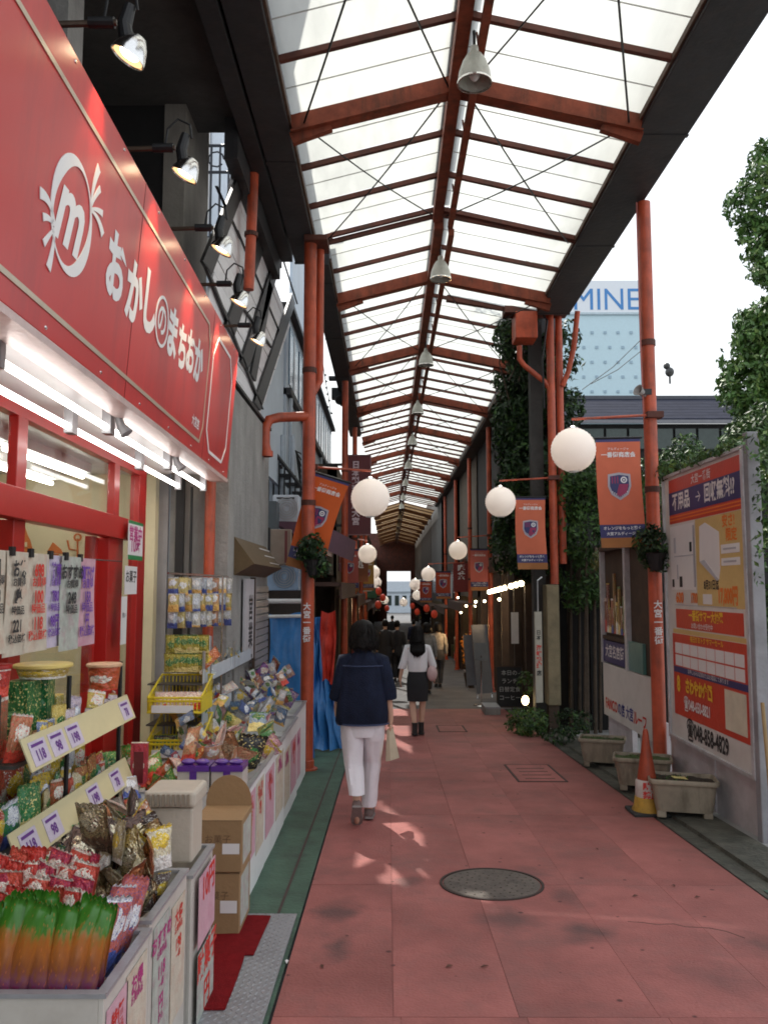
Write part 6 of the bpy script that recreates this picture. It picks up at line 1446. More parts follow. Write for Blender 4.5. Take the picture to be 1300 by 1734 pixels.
# tubs with lids on the back ledge
def tub(lab, p, r, h, col, lid, pm=0):
    t = thing('snack_tub', lab, 'tub', p); p = Vector(p)
    g = G(); g.lathe([(.001,0),(r*.78,.0),(r*.92,h*.9),(r*.93,h)], p, 24); o = g.build('tub_body', PK[pm], t, smooth=True); o.color = (*col, 1)
    g = G(); g.lathe([(r*.98,h-.004),(r*1.03,h),(r*1.03,h+.012),(r*.97,h+.016),(.001,h+.017)], p, 24); g.build('lid', lid, t, smooth=True, angle=35)
lidy = mat('cream_yellow_lid', (.65,.5,.15), .4); lidg = mat('pale_green_lid', (.4,.55,.3), .4); lidp = mat('peach_lid', (.7,.42,.25), .4)
tub('wide snack tub with cream yellow lid above the green cartons', (-1.62,3.93,1.13), .13, .05, (.5,.35,.05), lidy, 1)
tub('snack bucket with peach lid before the red door post', (-1.60,4.72,.98), .095, .13, (.5,.1,.03), lidp, 0)
tub('small jar with red cap beside the hanging price sheets', (-1.66,3.55,1.09), .06, .12, (.5,.04,.03), SHOP_RED, 0)
# side stand of small jars, dark, at the picture's edge
th = thing('jar_stand', 'black wire stand holding rows of small jars and slim packs', 'stand', (-1.85,3.1,gz(3)))
g = G()
for x in (-2.0,-1.86,-1.72,-1.58): g.tube([(x,3.22,gz(3)),(x,3.22,1.16)], .009, 6); g.tube([(x,3.05,.30),(x,3.05,1.16)], .009, 6)
for z in (.28,.56,.74,1.14): g.tube([(-2.05,3.22,z),(-1.56,3.22,z)], .009, 6); g.tube([(-2.05,3.05,z),(-1.56,3.05,z)], .009, 6)
g.build('wire_frame', BLACK, th)
g = G()
for z in (.28,.62,1.13): g.box((-2.05,3.04,z-.01),(-1.56,3.24,z))
g.build('tray', mat('shelf_dark', (0,0,0)), th)
for k, x in enumerate((-1.94,-1.80,-1.66)):
    for j, (z, hh) in enumerate(((.29,.28),(.63,.40),)):
        t = thing('slim_jar', ('green capped' if k % 2 else 'pale capped')+' slim jar in the wire stand, '+('lower tier' if j == 0 else 'upper tier')+(' near the rack' if k == 2 else ' in the middle' if k == 1 else ' at the far side'), 'jar', (x,3.13,z))
        g = G(); g.lathe([(.001,0),(.05,0),(.052,hh*.8),(.045,hh*.85)], (x,3.13,z), 18); o = g.build('jar_body', PK[(k+j) % 4], t, smooth=True); o.color = (.35,.22,.12,1)
        g = G(); g.lathe([(.05,hh*.85),(.052,hh*.86),(.052,hh),(.001,hh)], (x,3.13,z), 18); g.build('cap', mat('fresh_green_cap', (.12,.42,.08), .35) if k % 2 else WHITE, t, smooth=True)

# hanging price sheets on a line
th = thing('poster_line', 'wire line with black clips carrying handwritten price sheets', 'line', (-1.55,3.9,1.7))
g = G(); g.tube([(-1.55,2.6,1.70),(-1.56,3.6,1.685),(-1.58,4.5,1.70),(-1.74,5.4,1.72)], .004, 5); g.build('wire', BLACK, th)
sheets = [(0,8,938,1106,PC,('円','98'),INKBLK,'cream sheet at the picture edge'),(10,40,943,1108,PC,('お徳','♨','221'),INKBLK,'cream sheet with small round picture'),(44,76,948,1100,PC,('698','100','118'),INKRED,'cream sheet with big red price'),(78,102,952,1094,PL,('特売','780','98円'),mat('violet_ink', (.15,.05,.35), .5, bump=0),'lilac sheet with violet price'),(102,128,957,1098,PG,('おすすめ','248'),INKBLK,'green grey sheet with small print'),(131,160,962,1090,PP,('値下げ','158','円'),mat('violet_ink', (0,0,0)),'pink lilac sheet nearest the door post')]
for (u0,u1,v0,v1,m_,txt,ink,lab) in sheets:
    xx = -1.55
    a = at(u0,v0,x=xx); b = at(u1,v1,x=xx)
    if u0 == 0: a = at(-30,v0,x=xx)
    t = thing('price_sheet', 'hanging '+lab, 'price sheet', (xx,a.y,b.z), 'price sheets clipped to the line'); w_ = b.y-a.y; ht = 1.70-b.z
    Mx = frame((xx+.004,a.y,b.z),(R.uniform(-.04,.04),1,0),(R.uniform(-.02,.01),0,1))
    g = G(Mx); 
    nv = 8
    vs = [(w_*i/2, ht*j/nv, .003*math.sin(j*.8+i+u0)) for j in range(nv+1) for i in range(3)]; fs = [(j*3+i,j*3+i+1,(j+1)*3+i+1,(j+1)*3+i) for j in range(nv) for i in range(2)]
    g.add(vs, fs); g.add([(p[0],p[1],p[2]-.0015) for p in vs], [tuple(reversed(f)) for f in fs]); g.build('paper', m_, t, smooth=True)
    g = G(Mx)
    for i, s_ in enumerate(txt): g.text(s_, w_/2, ht*(.82-.27*i), min(w_*(.55 if len(s_) <= 2 else .34), .075), .011, bold=.04, sx=.85); g.text(('お買得','特価品','税込価格')[i % 3], w_/2, ht*(.70-.27*i), w_*.20, .011, bold=.02)
    g.build('lettering', ink, t)
    g = G(Mx); g.box((w_*.1,ht-.02,-.006),(w_*.1+.03,ht+.018,.012)); g.build('clip', BLACK, t)

# beige dispenser box, cardboard boxes, hanging item
a = at(268,1325,y=3.62); 
lbin('bin', 'small cream bin with pink posters under the ribbed dispenser box', -1.35, -.76, 3.31, 3.70, gz(3.5), .43, OFFWHITE)
th = thing('till_box', 'cream ribbed topped dispenser box standing on the snack bin', 'box', (-1.0,3.6,.45))
g = G(); g.box((-.965,3.42,.45),(-.785,3.60,.665)); g.build('cabinet', mat('cream_cabinet', (.50,.44,.36), .5, var=.08), th, bev=.01)
g = G(); g.box((-.98,3.40,.67),(-.77,3.62,.735)); g.build('lid', mat('cream_cabinet', (0,0,0)), th, bev=.015)
g = G()
for k in range(9): g.box((-.965+k*.020,3.392,.678),(-.954+k*.020,3.40,.725))
g.build('rib', mat('taupe_rib', (.25,.2,.15), .6), th)
for (za, hh, m_, txt) in ((.14,.27,PP,('10円',)),(-.14,.26,PG,('駄菓子','円'))):
    Mx = frame((-.742,3.36,za),(0,1,0),(0,0,1)); g = G(Mx); g.box((0,0,0),(.30,hh,.002)); o = g.build('poster', m_, th)
    g = G(Mx)
    for i, s_ in enumerate(txt): g.text(s_, .17, hh*.75-i*.14, .12, .003, bold=.03)
    g.build('poster_lettering', INKRED, o)
card = mat('cardboard', (.30,.185,.09), .85, var=.08, scale=4, bump=.15, bs=40)
p = onground(388, 1553)
def carton(lab, x0, x1, y0, y1, z0, z1, flaps=False, dome=False):
    t = thing('cardboard_box', lab, 'cardboard box', ((x0+x1)/2,(y0+y1)/2,z0))
    g = G(); g.box((x0,y0,z0),(x1,y1,z1)); g.build('carton', card, t, bev=.004)
    g = G(frame((x0,y0-.001,z0),(1,0,0),(0,0,1))); w_, h_ = x1-x0, z1-z0
    g.text('お菓子', w_*.5, h_*.62, .045, .0); g.text('No. 12', w_*.3, h_*.3, .03, .0); g.box((0,h_*.985,-.0),(w_,h_*.995,.001)); g.build('printed_lettering', BROWN, t)
    g = G(); g.box((x0+w_*.6,y0-.002,z0+h_*.35),(x0+w_*.95,y0-.001,z0+h_*.55)); g.build('white_label', PRW, t)
    g = G(); g.box((x1,y0+.03,z0+.03),(x1+.002,y1-.05,z1-.03)); g.build('pasted_sheet', PG, t)
    if dome:
        g = G(frame((x0,y1-.02,z1),(1,0,0),(0,0,1))); pts = [(0,0)]+[(w_/2-w_/2*math.cos(math.pi*k/12)*1.0, .14*math.sin(math.pi*k/12)+.02) for k in range(13)]+[(w_,0)]; g.prism(pts, 0, .006); g.build('raised_flap', card, t)
z0 = gz(4.4)+.02
carton('lower brown cardboard box standing on the red mat', -.985, -.745, 4.30, 4.62, z0, z0+.30)
carton('upper brown cardboard box with a round raised flap', -.98, -.735, 4.29, 4.60, z0+.305, z0+.56, dome=True)

# second group of bins (white, poster covered) along the post
lbin('bin', 'white poster covered bin third in line, with purple wrapped boxes', -1.45, -.80, 4.75, 5.5, gz(5.2), .40, WHITE, [(4.78,-.02,.32,.38,PP,('特価','88円')),(5.14,-.06,.30,.42,PC,('お徳用','198'))])
lbin('bin', 'white poster covered bin fourth in line, full of bright packets', -1.5, -.81, 5.55, 6.6, gz(6), .38, WHITE, [(5.6,-.1,.4,.42,PP,('毎日','安い')),(6.1,-.12,.42,.44,PC,('98円',))])
lbin('bin', 'white poster covered bin fifth in line, beside the thick post', -1.5, -.83, 6.65, 7.7, gz(7.2), .36, WHITE, [(6.7,-.2,.42,.44,PC,('特売',)),(7.2,-.2,.42,.44,PP,('お菓子','円'))])
lbin('bin', 'last white bin of the row behind the thick post', -1.5, -.86, 7.75, 8.8, gz(8.3), .36, WHITE, [(7.8,-.25,.45,.44,PP,('円',))])
for k in range(2):
    x = -1.10+k*.19; t = thing('purple_box', ('nearer the shop','nearer the lane')[k]+', cream box tied with a purple ribbon on the third bin', 'gift box', (x,4.86,.40))
    g = G(); g.box((x-.09,4.78,.30),(x+.09,4.95,.52)); g.build('box_body', mat('cream_box', (.5,.45,.4), .5), t, bev=.004)
    g = G(); g.box((x-.02,4.774,.30),(x+.02,4.78,.52)); g.box((x-.09,4.772,.515),(x+.09,4.96,.545)); g.build('purple_ribbon', mat('purple_foil', (.10,.03,.25), .25, coat=.5), t)
    g = G(); 
    for s_ in (-1,1): g.ball((x+s_*.04,4.83,.56), .03, sx=1.4, sz=.6, n=10, k=6)
    g.build('bow', mat('purple_foil', (0,0,0)), t, smooth=True)
def heap(n_, x0, x1, y0, y1, z0, zh, cols, pms, lab, cat, grp, name='snack_packet', sc=(.7,1.), meshes=(0,1,3)):
    for k in range(n_):
        x = R.uniform(x0,x1); y = R.uniform(y0,y1)
        inst(BAGS[R.choice(meshes)], R.choice(pms), name, (x,y,z0+zh*R.random()), (R.uniform(-1.1,1.1),R.uniform(-1,1),R.uniform(0,6.28)), R.choice(cols), lab, cat, grp, R.uniform(*sc))
heap(20, -1.2,-.92, 4.98,5.42, .32,.24, [(.55,.12,.06),(.6,.35,.2),(.65,.5,.45)], [PK[0],FOIL,PK[0]], 'shiny {c} sweets bag heaped on the third bin', 'sweets bag', 'red wrapped sweets bags on the third bin')
heap(40, -1.42,-.88, 5.6,6.5, .30,.24, [(.1,.3,.08),(.6,.55,.5),(.5,.5,.12),(.6,.3,.35),(.25,.35,.5)], PK, '{c} sweets bag heaped in the fourth bin', 'sweets bag', 'mixed sweets bags in the fourth bin')
heap(36, -1.42,-.9, 6.7,7.6, .30,.26, [(.35,.45,.55),(.6,.62,.65),(.1,.2,.35),(.5,.5,.3)], [PK[3],CLEAR,PK[3],PK[1]], '{c} sweets bag heaped in the fifth bin', 'sweets bag', 'pale sweets bags in the fifth bin')
heap(22, -1.42,-.95, 7.8,8.7, .30,.4, [(.3,.1,.05),(.5,.3,.2),(.2,.1,.3)], PK, '{c} sweets bag heaped in the last bin', 'sweets bag', 'dark sweets bags in the last bin')
inst(BAGS[2], PK[2], 'black_bag', (-.94,5.47,.36), (.3,.2,.5), (.02,.02,.02), 'black plump bag leaning between the third and fourth bins', 'bag', None, 1.1)
# green vegetable-like packets before door
heap(14, -1.62,-1.2, 4.95,5.2, .28,.18, [(.1,.32,.05),(.5,.12,.03)], [PK[2],PK[0]], '{c} packet heaped before the yellow baskets', 'snack packet', 'green and red packets before the baskets')
g = G(); hb = [at(u,v,y=4.9) for u,v in ((222,1258),(250,1258),(250,1335),(222,1335))]
g.box((hb[0].x,4.9,hb[2].z),(hb[1].x,4.93,hb[0].z)); t = thing('red_pink_carton', 'red and pink carton standing at the rack end', 'carton', (hb[0].x,4.9,hb[2].z)); o = g.build('carton', PK[0], t); o.color = (.5,.05,.08,1)
g = G(); g.box((hb[0].x+.02,4.897,hb[2].z+.03),(hb[1].x-.02,4.9,hb[0].z-.05)); g.build('carton_window', mat('maroon_panel', (0,0,0)), t)

heap(26, -1.50,-1.24, 3.35,4.75, .26,.16, [(.6,.42,.03),(.05,.25,.08),(.5,.08,.04),(.5,.45,.4),(.1,.15,.35)], PK, '{c} snack packet in the dark gap below the lower price rail', 'snack packet', 'packets below the lower price rail', sc=(.6,.85))
heap(24, -1.45,-1.05, 5.3,6.5, .42,.28, [(.5,.5,.5),(.1,.3,.1),(.6,.5,.1),(.5,.1,.1),(.2,.3,.5)], PK+[CLEAR], 'small {c} bag stacked behind the fourth bin', 'sweets bag', 'small bags stacked behind the fourth bin', sc=(.5,.75))
heap(30, -1.45,-.95, 6.7,8.6, .42,.34, [(.6,.62,.65),(.05,.08,.2),(.5,.5,.55),(.1,.25,.15),(.6,.3,.2)], PK+[CLEAR], 'small {c} bag piled high toward the thick post', 'sweets bag', 'small bags piled toward the thick post', sc=(.5,.8))
# yellow wire baskets tower
yw = mat('yellow_wire', (.65,.50,.02), .35, bump=0)
for lab, vt, vb, sd_ in (('upper yellow plastic basket holding small red and white packs', 1150, 1205, 1), ('lower yellow plastic basket holding dark sweets', 1218, 1280, 2)):
    a = at(255,vt,y=5.75); b = at(343,vb,y=5.75); t = thing('yellow_basket', lab, 'basket', ((a.x+b.x)/2,5.75,b.z))
    g = G()
    zs = [b.z, b.z+(a.z-b.z)*.35, a.z]
    for z in zs:
        hgt = z
        g.tube([(a.x,5.70,z if z < a.z else b.z+(a.z-b.z)*.45),(b.x,5.70,z if z < a.z else b.z+(a.z-b.z)*.45),(b.x,6.05,z),(a.x,6.05,z),(a.x,5.70,z if z < a.z else b.z+(a.z-b.z)*.45)], .008, 6)
    nS = 14
    for k in range(nS+1):
        x = a.x+(b.x-a.x)*k/nS; g.tube([(x,6.05,b.z),(x,6.05,a.z)], .004, 4); g.tube([(x,5.70,b.z),(x,5.70,b.z+(a.z-b.z)*.45)], .004, 4)
    for k in range(8):
        y = 5.70+.35*k/7; zz = b.z+(a.z-b.z)*(.45+.55*k/7)
        for x in (a.x,b.x): g.tube([(x,y,b.z),(x,y,zz)], .004, 4)
    g.build('basket_wire', yw, t)
    g = G(); g.box((a.x,5.70,b.z-.004),(b.x,6.05,b.z)); g.box((a.x-.004,5.7,b.z),(a.x,6.05,b.z+(a.z-b.z)*.5)); g.box((b.x,5.7,b.z),(b.x+.004,6.05,b.z+(a.z-b.z)*.5)); g.build('basket_panel', yw, t)
    for k in range(7):
        inst(BAGS[3], PK[0] if sd_ == 1 else PK[2], 'small_pack', (a.x+.05+k*(b.x-a.x-.1)/6,5.78,b.z+.01), (rad(-25),0,R.uniform(-.15,.15)), (.6,.5,.45) if sd_ == 1 else (.05,.05,.06), 'small pack standing in the '+('upper' if sd_ == 1 else 'lower')+' yellow basket', 'snack pack', 'small packs in the '+('upper' if sd_ == 1 else 'lower')+' yellow basket', .9)
    g = G(frame((a.x+.03,5.688,b.z+.0),(1,0,0),(0,0,1))); g.box((0,0,0),(b.x-a.x-.08,.05,.004)); g.build('price_strip', PRW, t)
# wire grid with hanging snacks above the baskets
a = at(277,1080,y=5.9); b = at(345,1145,y=5.9)
th = thing('grid_rack', 'wire grid rack with dark green and yellow snack packs above the yellow baskets', 'rack', ((a.x+b.x)/2,6.1,gz(6)))
g = G()
for k in range(6): x = a.x+(b.x-a.x)*k/5; g.tube([(x,6.08,b.z),(x,6.08,a.z)], .005, 4)
for k in range(4): z = b.z+(a.z-b.z)*k/3; g.tube([(a.x,6.08,z),(b.x,6.08,z)], .005, 4)
for x in (a.x,b.x): g.tube([(x,6.1,gz(6)),(x,6.1,a.z)], .012, 6)
g.build('wire_grid', WIRE, th)
for j in range(2):
    for k in range(6): inst(BAGS[3], PK[2], 'hung_pack', (a.x+.03+k*(b.x-a.x-.06)/5,5.98+.03*j,b.z+.02+j*.13), (rad(4),0,R.uniform(-.1,.1)), (.35,.30,.03), 'dark green and yellow snack pack on the wire grid', 'snack pack', 'yellow green packs on the wire grid', .95)
# side shelf rails beyond the baskets
th = thing('side_shelf', 'sloping shelves with pale blue price rails beyond the yellow baskets', 'shelf', (-1.3,6.3,gz(6)))
prb = mat('pale_blue_rail', (.50,.56,.62), .4, bump=0)
for (u0,v0,u1,v1,dz) in ((346,1140,425,1112,.10),(344,1208,392,1183,.12)):
    xx = -1.30
    a = at(u0,v0,x=xx); b = at(u1,v1,x=xx); zz = (a.z+b.z)/2
    for (ya, yb) in ((a.y,(a.y+b.y)/2-.02),((a.y+b.y)/2+.02,b.y)):
        g = G(); g.box((xx-.01,ya,zz-dz/2),(xx,yb,zz+dz/2)); g.build('price_rail', prb, th)
    g = G(); g.box((-1.7,a.y,zz-dz/2-.01),(xx-.01,b.y,zz-dz/2)); g.build('shelf_board', mat('shelf_dark', (0,0,0)), th)
    heap(16, -1.55,-1.34, a.y+.05,b.y-.05, zz-dz/2,.12, [(.5,.4,.2),(.4,.5,.55),(.55,.15,.05),(.5,.5,.5)], PK+[CLEAR], 'small {c} snack bag behind the '+('upper' if v0 < 1150 else 'lower')+' pale blue rail', 'snack bag', 'snack bags on the side shelf '+('above' if v0 < 1150 else 'below'), sc=(.7,.95))
g = G(); g.tube([(-1.31,5.95,gz(6)),(-1.31,5.95,1.1)],.012,6); g.build('upright', WIRE, th)
g = G(); g.tube([(-1.31,7.1,gz(7)),(-1.31,7.1,1.1)],.012,6); g.build('upright', WIRE, th)
# clear bags hanging from a rail
a = at(296,975,y=6.35); b = at(385,1075,y=6.9)
th = thing('hanging_rail', 'chrome hook rail carrying clear sweets bags', 'rail', (-1.6,6.5,1.7))
g = G(); g.tube([(a.x-.05,6.35,a.z+.02),(b.x,6.9,a.z+.0)], .008, 6); g.tube([(a.x+.32,6.6,a.z),(a.x+.32,6.6,gz(6))], .008, 6); g.build('rail', CHROME, th)
for k in range(9):
    t_ = k/8; x = a.x+(b.x-a.x)*t_; y = 6.35+.5*t_
    for j in range(3):
        inst(BAGS[3], CLEAR if (k+j) % 2 else PK[3], 'hanging_bag', (x+R.uniform(-.01,.01),y-.03*(j%2),a.z-.15-j*.125), (R.uniform(-.05,.05),0,R.uniform(-.5,.5)), R.choice([(.6,.6,.55),(.5,.55,.6),(.6,.5,.2),(.55,.3,.15)]), 'small {c} sweets bag hanging by the red drainpipe', 'sweets bag', 'small clear bags hanging from the rail', 1.0)

# ================================================================ PEOPLE
def skin_mesh(name, J, E, m_, parent, root, sub=2):
    me = bpy.data.meshes.new(name); ks = list(J); me.from_pydata([J[k][:3] for k in ks], [(ks.index(a), ks.index(b)) for a, b in E], [])
    o = bpy.data.objects.new(name, me); COL.objects.link(o)
    sk_ = o.modifiers.new('skin', 'SKIN'); sk_.use_smooth_shade = True; sk_.branch_smoothing = .5
    ss = o.modifiers.new('sub', 'SUBSURF'); ss.levels = sub; ss.render_levels = sub
    if not me.skin_vertices: me.skin_vertices.new() if hasattr(me.skin_vertices, 'new') else None
    for i, k in enumerate(ks):
        r_ = J[k][3]; sv_ = me.skin_vertices[0].data[i]; sv_.radius = r_ if isinstance(r_, tuple) else (r_, r_); sv_.use_root = (k == root)
    dg = bpy.context.evaluated_depsgraph_get(); dg.update(); m2 = bpy.data.meshes.new_from_object(o.evaluated_get(dg)); m2.name = name
    bpy.data.objects.remove(o)
    m2.materials.clear(); m2.materials.append(m_)
    m2.polygons.foreach_set('material_index', [0]*len(m2.polygons)); m2.polygons.foreach_set('use_smooth', [True]*len(m2.polygons))
    o = bpy.data.objects.new(name, m2); COL.objects.link(o); o.parent = parent; return o
def loc_build(g, name, m_, th, **k):
    off = wloc(th); g.v = [(p[0]+off.x, p[1]+off.y, p[2]+off.z) for p in g.v]; return g.build(name, m_, th, **k)
def person(lab, x, y, h, top, bottom, hair, hairc, stride=.0, sleeves='half', kind='trousers', shoes=None, jacket=False, rz=0., bag=None, detail=True, armL=(0,0), armR=(0,0), lift=0.):
    """back to the camera, walking away (+y).  armL/armR = (outward, forward) of the hand"""
    t = thing('person', lab, 'person', (x, y, gz(y)+.006)); s = h/1.60; t.scale = (s,)*3; t.rotation_euler = (0,0,rz)
    st_ = stride
    J = {'pel':(0,0,.86,(.105,.085)),'wst':(0,.01,1.0,(.10,.075)),'chs':(0,.005,1.17,(.13,.085)),'nkb':(0,-.005,1.315,(.055,.05)),'nck':(0,.005,1.37,(.044,.046)),'hd1':(0,.02,1.43,(.062,.07)),'hd2':(0,.025,1.50,(.07,.082)),'hd3':(0,.02,1.555,(.045,.055)),
         'hL':(-.085,0,.80,(.082,.085)),'hR':(.085,0,.80,(.082,.085))}
    kb = lift
    # left leg trails (heel raised), right leg leads
    J['kL'] = (-.075,.02-st_*.25,.46,(.052,.052)); J['aL'] = (-.045,-st_*1.0,.10+kb,(.033,.035)); J['fL'] = (-.045,-st_*1.0+.09,.045+kb*.15,(.034,.026)); J['tL'] = (-.045,-st_*1.0+.15-kb*.15,.03,(.03,.018))
    J['kR'] = (.075,.03+st_*.15,.46,(.052,.052)); J['aR'] = (.05,.0+st_*.25,.09,(.033,.035)); J['fR'] = (.055,.09+st_*.25,.04,(.034,.026)); J['tR'] = (.06,.15+st_*.25,.03,(.03,.018))
    for sd_, (ao, af) in (('L',armL),('R',armR)):
        q = -1 if sd_ == 'L' else 1
        J['s'+sd_] = (q*.145,0,1.275,(.05,.05)); J['e'+sd_] = (q*(.19+ao*.5),.0+af*.3-.02,1.03,(.036,.036)); J['w'+sd_] = (q*(.205+ao),af+.02,.83+af*.35,(.023,.026)); J['p'+sd_] = (q*(.205+ao),af*1.1+.03,.765+af*.4,(.030,.018))
    E = [('pel','wst'),('wst','chs'),('chs','nkb'),('nkb','nck'),('nck','hd1'),('hd1','hd2'),('hd2','hd3'),('pel','hL'),('hL','kL'),('kL','aL'),('aL','fL'),('fL','tL'),('pel','hR'),('hR','kR'),('kR','aR'),('aR','fR'),('fR','tR'),('chs','sL'),('sL','eL'),('eL','wL'),('wL','pL'),('chs','sR'),('sR','eR'),('eR','wR'),('wR','pR')]
    body = skin_mesh('body', J, E, SKINM, t, 'pel')
    if detail:   # fingers, ears, nose joined into the body mesh
        g = G()
        for sd_ in ('L','R'):
            q = -1 if sd_ == 'L' else 1; px, py, pz = J['p'+sd_][:3]
            for i, (dy, ln) in enumerate(((-.022,.060),(-.008,.070),(.007,.066),(.021,.052))):
                g.tube([(px,py+dy,pz+.01),(px-q*.004,py+dy+.004,pz-ln*.5),(px-q*.018,py+dy+.012,pz-ln)], [.0085,.008,.006], 6)
            g.tube([(px-q*.004,py+.028,pz+.03),(px-q*.012,py+.048,pz+.0),(px-q*.018,py+.05,pz-.02)], [.009,.009,.006], 6)
            g.ball((q*.075,.02,1.485), .018, sx=.4, sz=1.4, n=8, k=6)
        g.tube([(0,.105,1.51),(0,.122,1.478),(0,.10,1.465)], [.008,.014,.01], 8)
        bm_ = bpy.data.meshes.new('tmp'); bm_.from_pydata(g.v, [], g.f)
        import bmesh
        b2 = bmesh.new(); b2.from_mesh(body.data); b2.from_mesh(bm_); 
        for f in b2.faces: f.smooth = True
        b2.to_mesh(body.data); b2.free()
    # clothes
    fold = .06
    if kind == 'trousers':
        g = G(); g.loft([(0,0,.68,.155,.115),(0,0,.76,.165,.125),(0,0,.86,.158,.12),(0,.0,.95,.135,.10),(0,.0,1.0,.125,.095)], 28, fold*.6, 3, 2)
        for sd_ in ('L','R'):
            q = -1 if sd_ == 'L' else 1; k_, a_ = J['k'+sd_], J['a'+sd_]; rings = []
            pts = [(q*.082,0,.78,.092,.105),(q*.082,0,.66,.088,.098)]
            for i in range(1, 9):
                tt = i/8; kx = Vector((q*.08,0,.66)).lerp(Vector(k_[:3]), tt); rings.append((kx.x,kx.y,kx.z,.087-.014*tt,.096-.018*tt))
            for i in range(1, 10):
                tt = i/9; end = Vector((a_[0],a_[1],a_[2]+.02)); kx = Vector(k_[:3]).lerp(end, tt); rings.append((kx.x,kx.y,kx.z,.073-.014*tt,.078-.012*tt))
            g.loft(pts+rings, 24, .22, 5, q*5.3)
        loc_build(g, 'trousers', bottom, t, smooth=True, angle=80)
    else:
        g = G(); g.loft([(0,.005,.50,.150,.115),(0,.005,.60,.158,.122),(0,0,.72,.162,.125),(0,0,.84,.155,.12),(0,0,.95,.13,.10),(0,0,1.0,.12,.095)], 32, fold*.5, 3, 4); loc_build(g, 'skirt', bottom, t, smooth=True, angle=80)
    if jacket:
        R1 = [(0,.0,.775,.205,.150),(0,0,.80,.215,.158),(0,0,.90,.213,.155),(0,0,1.02,.205,.148),(0,0,1.14,.190,.132),(0,0,1.23,.172,.115),(0,-.002,1.285,.135,.095),(0,-.004,1.33,.10,.08),(0,-.004,1.352,.066,.066),(0,-.004,1.375,.062,.062)]
    else:
        R1 = [(0,0,.93,.140,.110),(0,0,.99,.150,.118),(0,0,1.06,.150,.112),(0,0,1.15,.160,.115),(0,0,1.23,.165,.11),(0,-.002,1.29,.13,.09),(0,-.004,1.325,.085,.07),(0,-.004,1.35,.056,.056)]
    g = G(); g.loft(R1, 40, .10 if jacket else .08, 2.6, 1.3)
    for sd_ in ('L','R'):
        q = -1 if sd_ == 'L' else 1; S_ = Vector(J['s'+sd_][:3]); E_ = Vector(J['e'+sd_][:3]); W_ = Vector(J['w'+sd_][:3])
        w0 = .070 if jacket else .056
        pts = [S_+Vector((-q*.05,0,.01)), S_, S_.lerp(E_,.35), S_.lerp(E_,.7), E_]; rs = [w0*.9, w0, w0*.98, w0*.98, w0*1.0]
        if sleeves == 'long': pts += [E_.lerp(W_,.5), E_.lerp(W_,.95)]; rs += [w0*.8, w0*.7]
        if sleeves == 'half': pts += [E_.lerp(W_,.25)]; rs += [w0*1.05]
        n0 = len(g.v); g.tube(pts, rs, 18)
        for i in range(n0, len(g.v)):
            v = Vector(g.v[i]); d = noise.noise_vector(v*9)*.016; g.v[i] = tuple(v+d)
    loc_build(g, 'jacket' if jacket else 'blouse', top, t, smooth=True, angle=80)
    if jacket:
        g = G(); g.lathe([(.062,1.345),(.074,1.35),(.078,1.385),(.066,1.395)], (0,-.004,0), 24); loc_build(g, 'collar', top, t, smooth=True)
        g = G()
        for k in range(24):
            a = math.pi*1.08+math.pi*.84*k/23
            g.add([(.218*math.cos(a-.06),.161*math.sin(a-.06),.775),(.218*math.cos(a+.06),.161*math.sin(a+.06),.775),(.218*math.cos(a+.06),.161*math.sin(a+.06),.79),(.218*math.cos(a-.06),.161*math.sin(a-.06),.79)], [(0,1,2,3)])
        g.tube([(-.16,-.098,1.245),(-.08,-.128,1.243),(0,-.134,1.243),(.08,-.128,1.243),(.16,-.098,1.245)], .005, 5); loc_build(g, 'yoke_seam', mat('denim_seam', (.03,.045,.10), .8), t)
    # hair
    g = G(); K = 26; nn = 44; prof = []
    L_ = {'bob':1.375,'long':1.16,'short':1.43}[hair]; rmax = {'bob':.118,'long':.098,'short':.09}[hair]
    rings = []
    for i in range(K+1):
        tt = i/K; z = 1.612-(1.612-L_)*tt
        if z > 1.50: rr_ = rmax*math.sqrt(max(.0004, 1-((z-1.50)/.112)**2))*.97
        elif hair == 'bob': rr_ = rmax*(.97+.10*math.sin((1.50-z)/.125*1.9)) if z > L_+.015 else rmax*.93
        elif hair == 'long': rr_ = rmax*(1+.12*min(1,(1.5-z)/.15))*(1 if z > 1.22 else max(.35, (z-1.10)/.12))
        else: rr_ = rmax*(1-.35*(1.5-z)/.07)
        rings.append((0, .008-(.03 if hair == 'long' else .0)*min(1,max(0,(1.5-z)/.2)) - (.075 if hair == 'long' and z < 1.3 else 0)*min(1,(1.3-z)/.1+.4), z, rr_*(.92 if hair != 'long' else (.95 if z > 1.35 else 1.0)), rr_*(1.08 if hair != 'long' or z > 1.36 else .55)))
    rings = rings[::-1]
    g.loft(rings, nn, .03, 5, 7)
    for i, v in enumerate(g.v):   # strand grooves
        a = math.atan2(v[1], v[0]); k_ = 1+.022*math.sin(a*23+v[2]*9)+.012*math.sin(a*51)+(.03*noise.noise(Vector((v[0]*14,v[1]*14,v[2]*5))))
        g.v[i] = (v[0]*k_, v[1]*k_, v[2]+(.012*math.sin(a*9) if v[2] < L_+.03 else 0))
    # clear the face: push front vertices back below the fringe
    g.v = [(p[0], min(p[1], .075) if p[2] < 1.52 else p[1], p[2]) for p in g.v]
    loc_build(g, 'hair', hairc, t, smooth=True, angle=80)
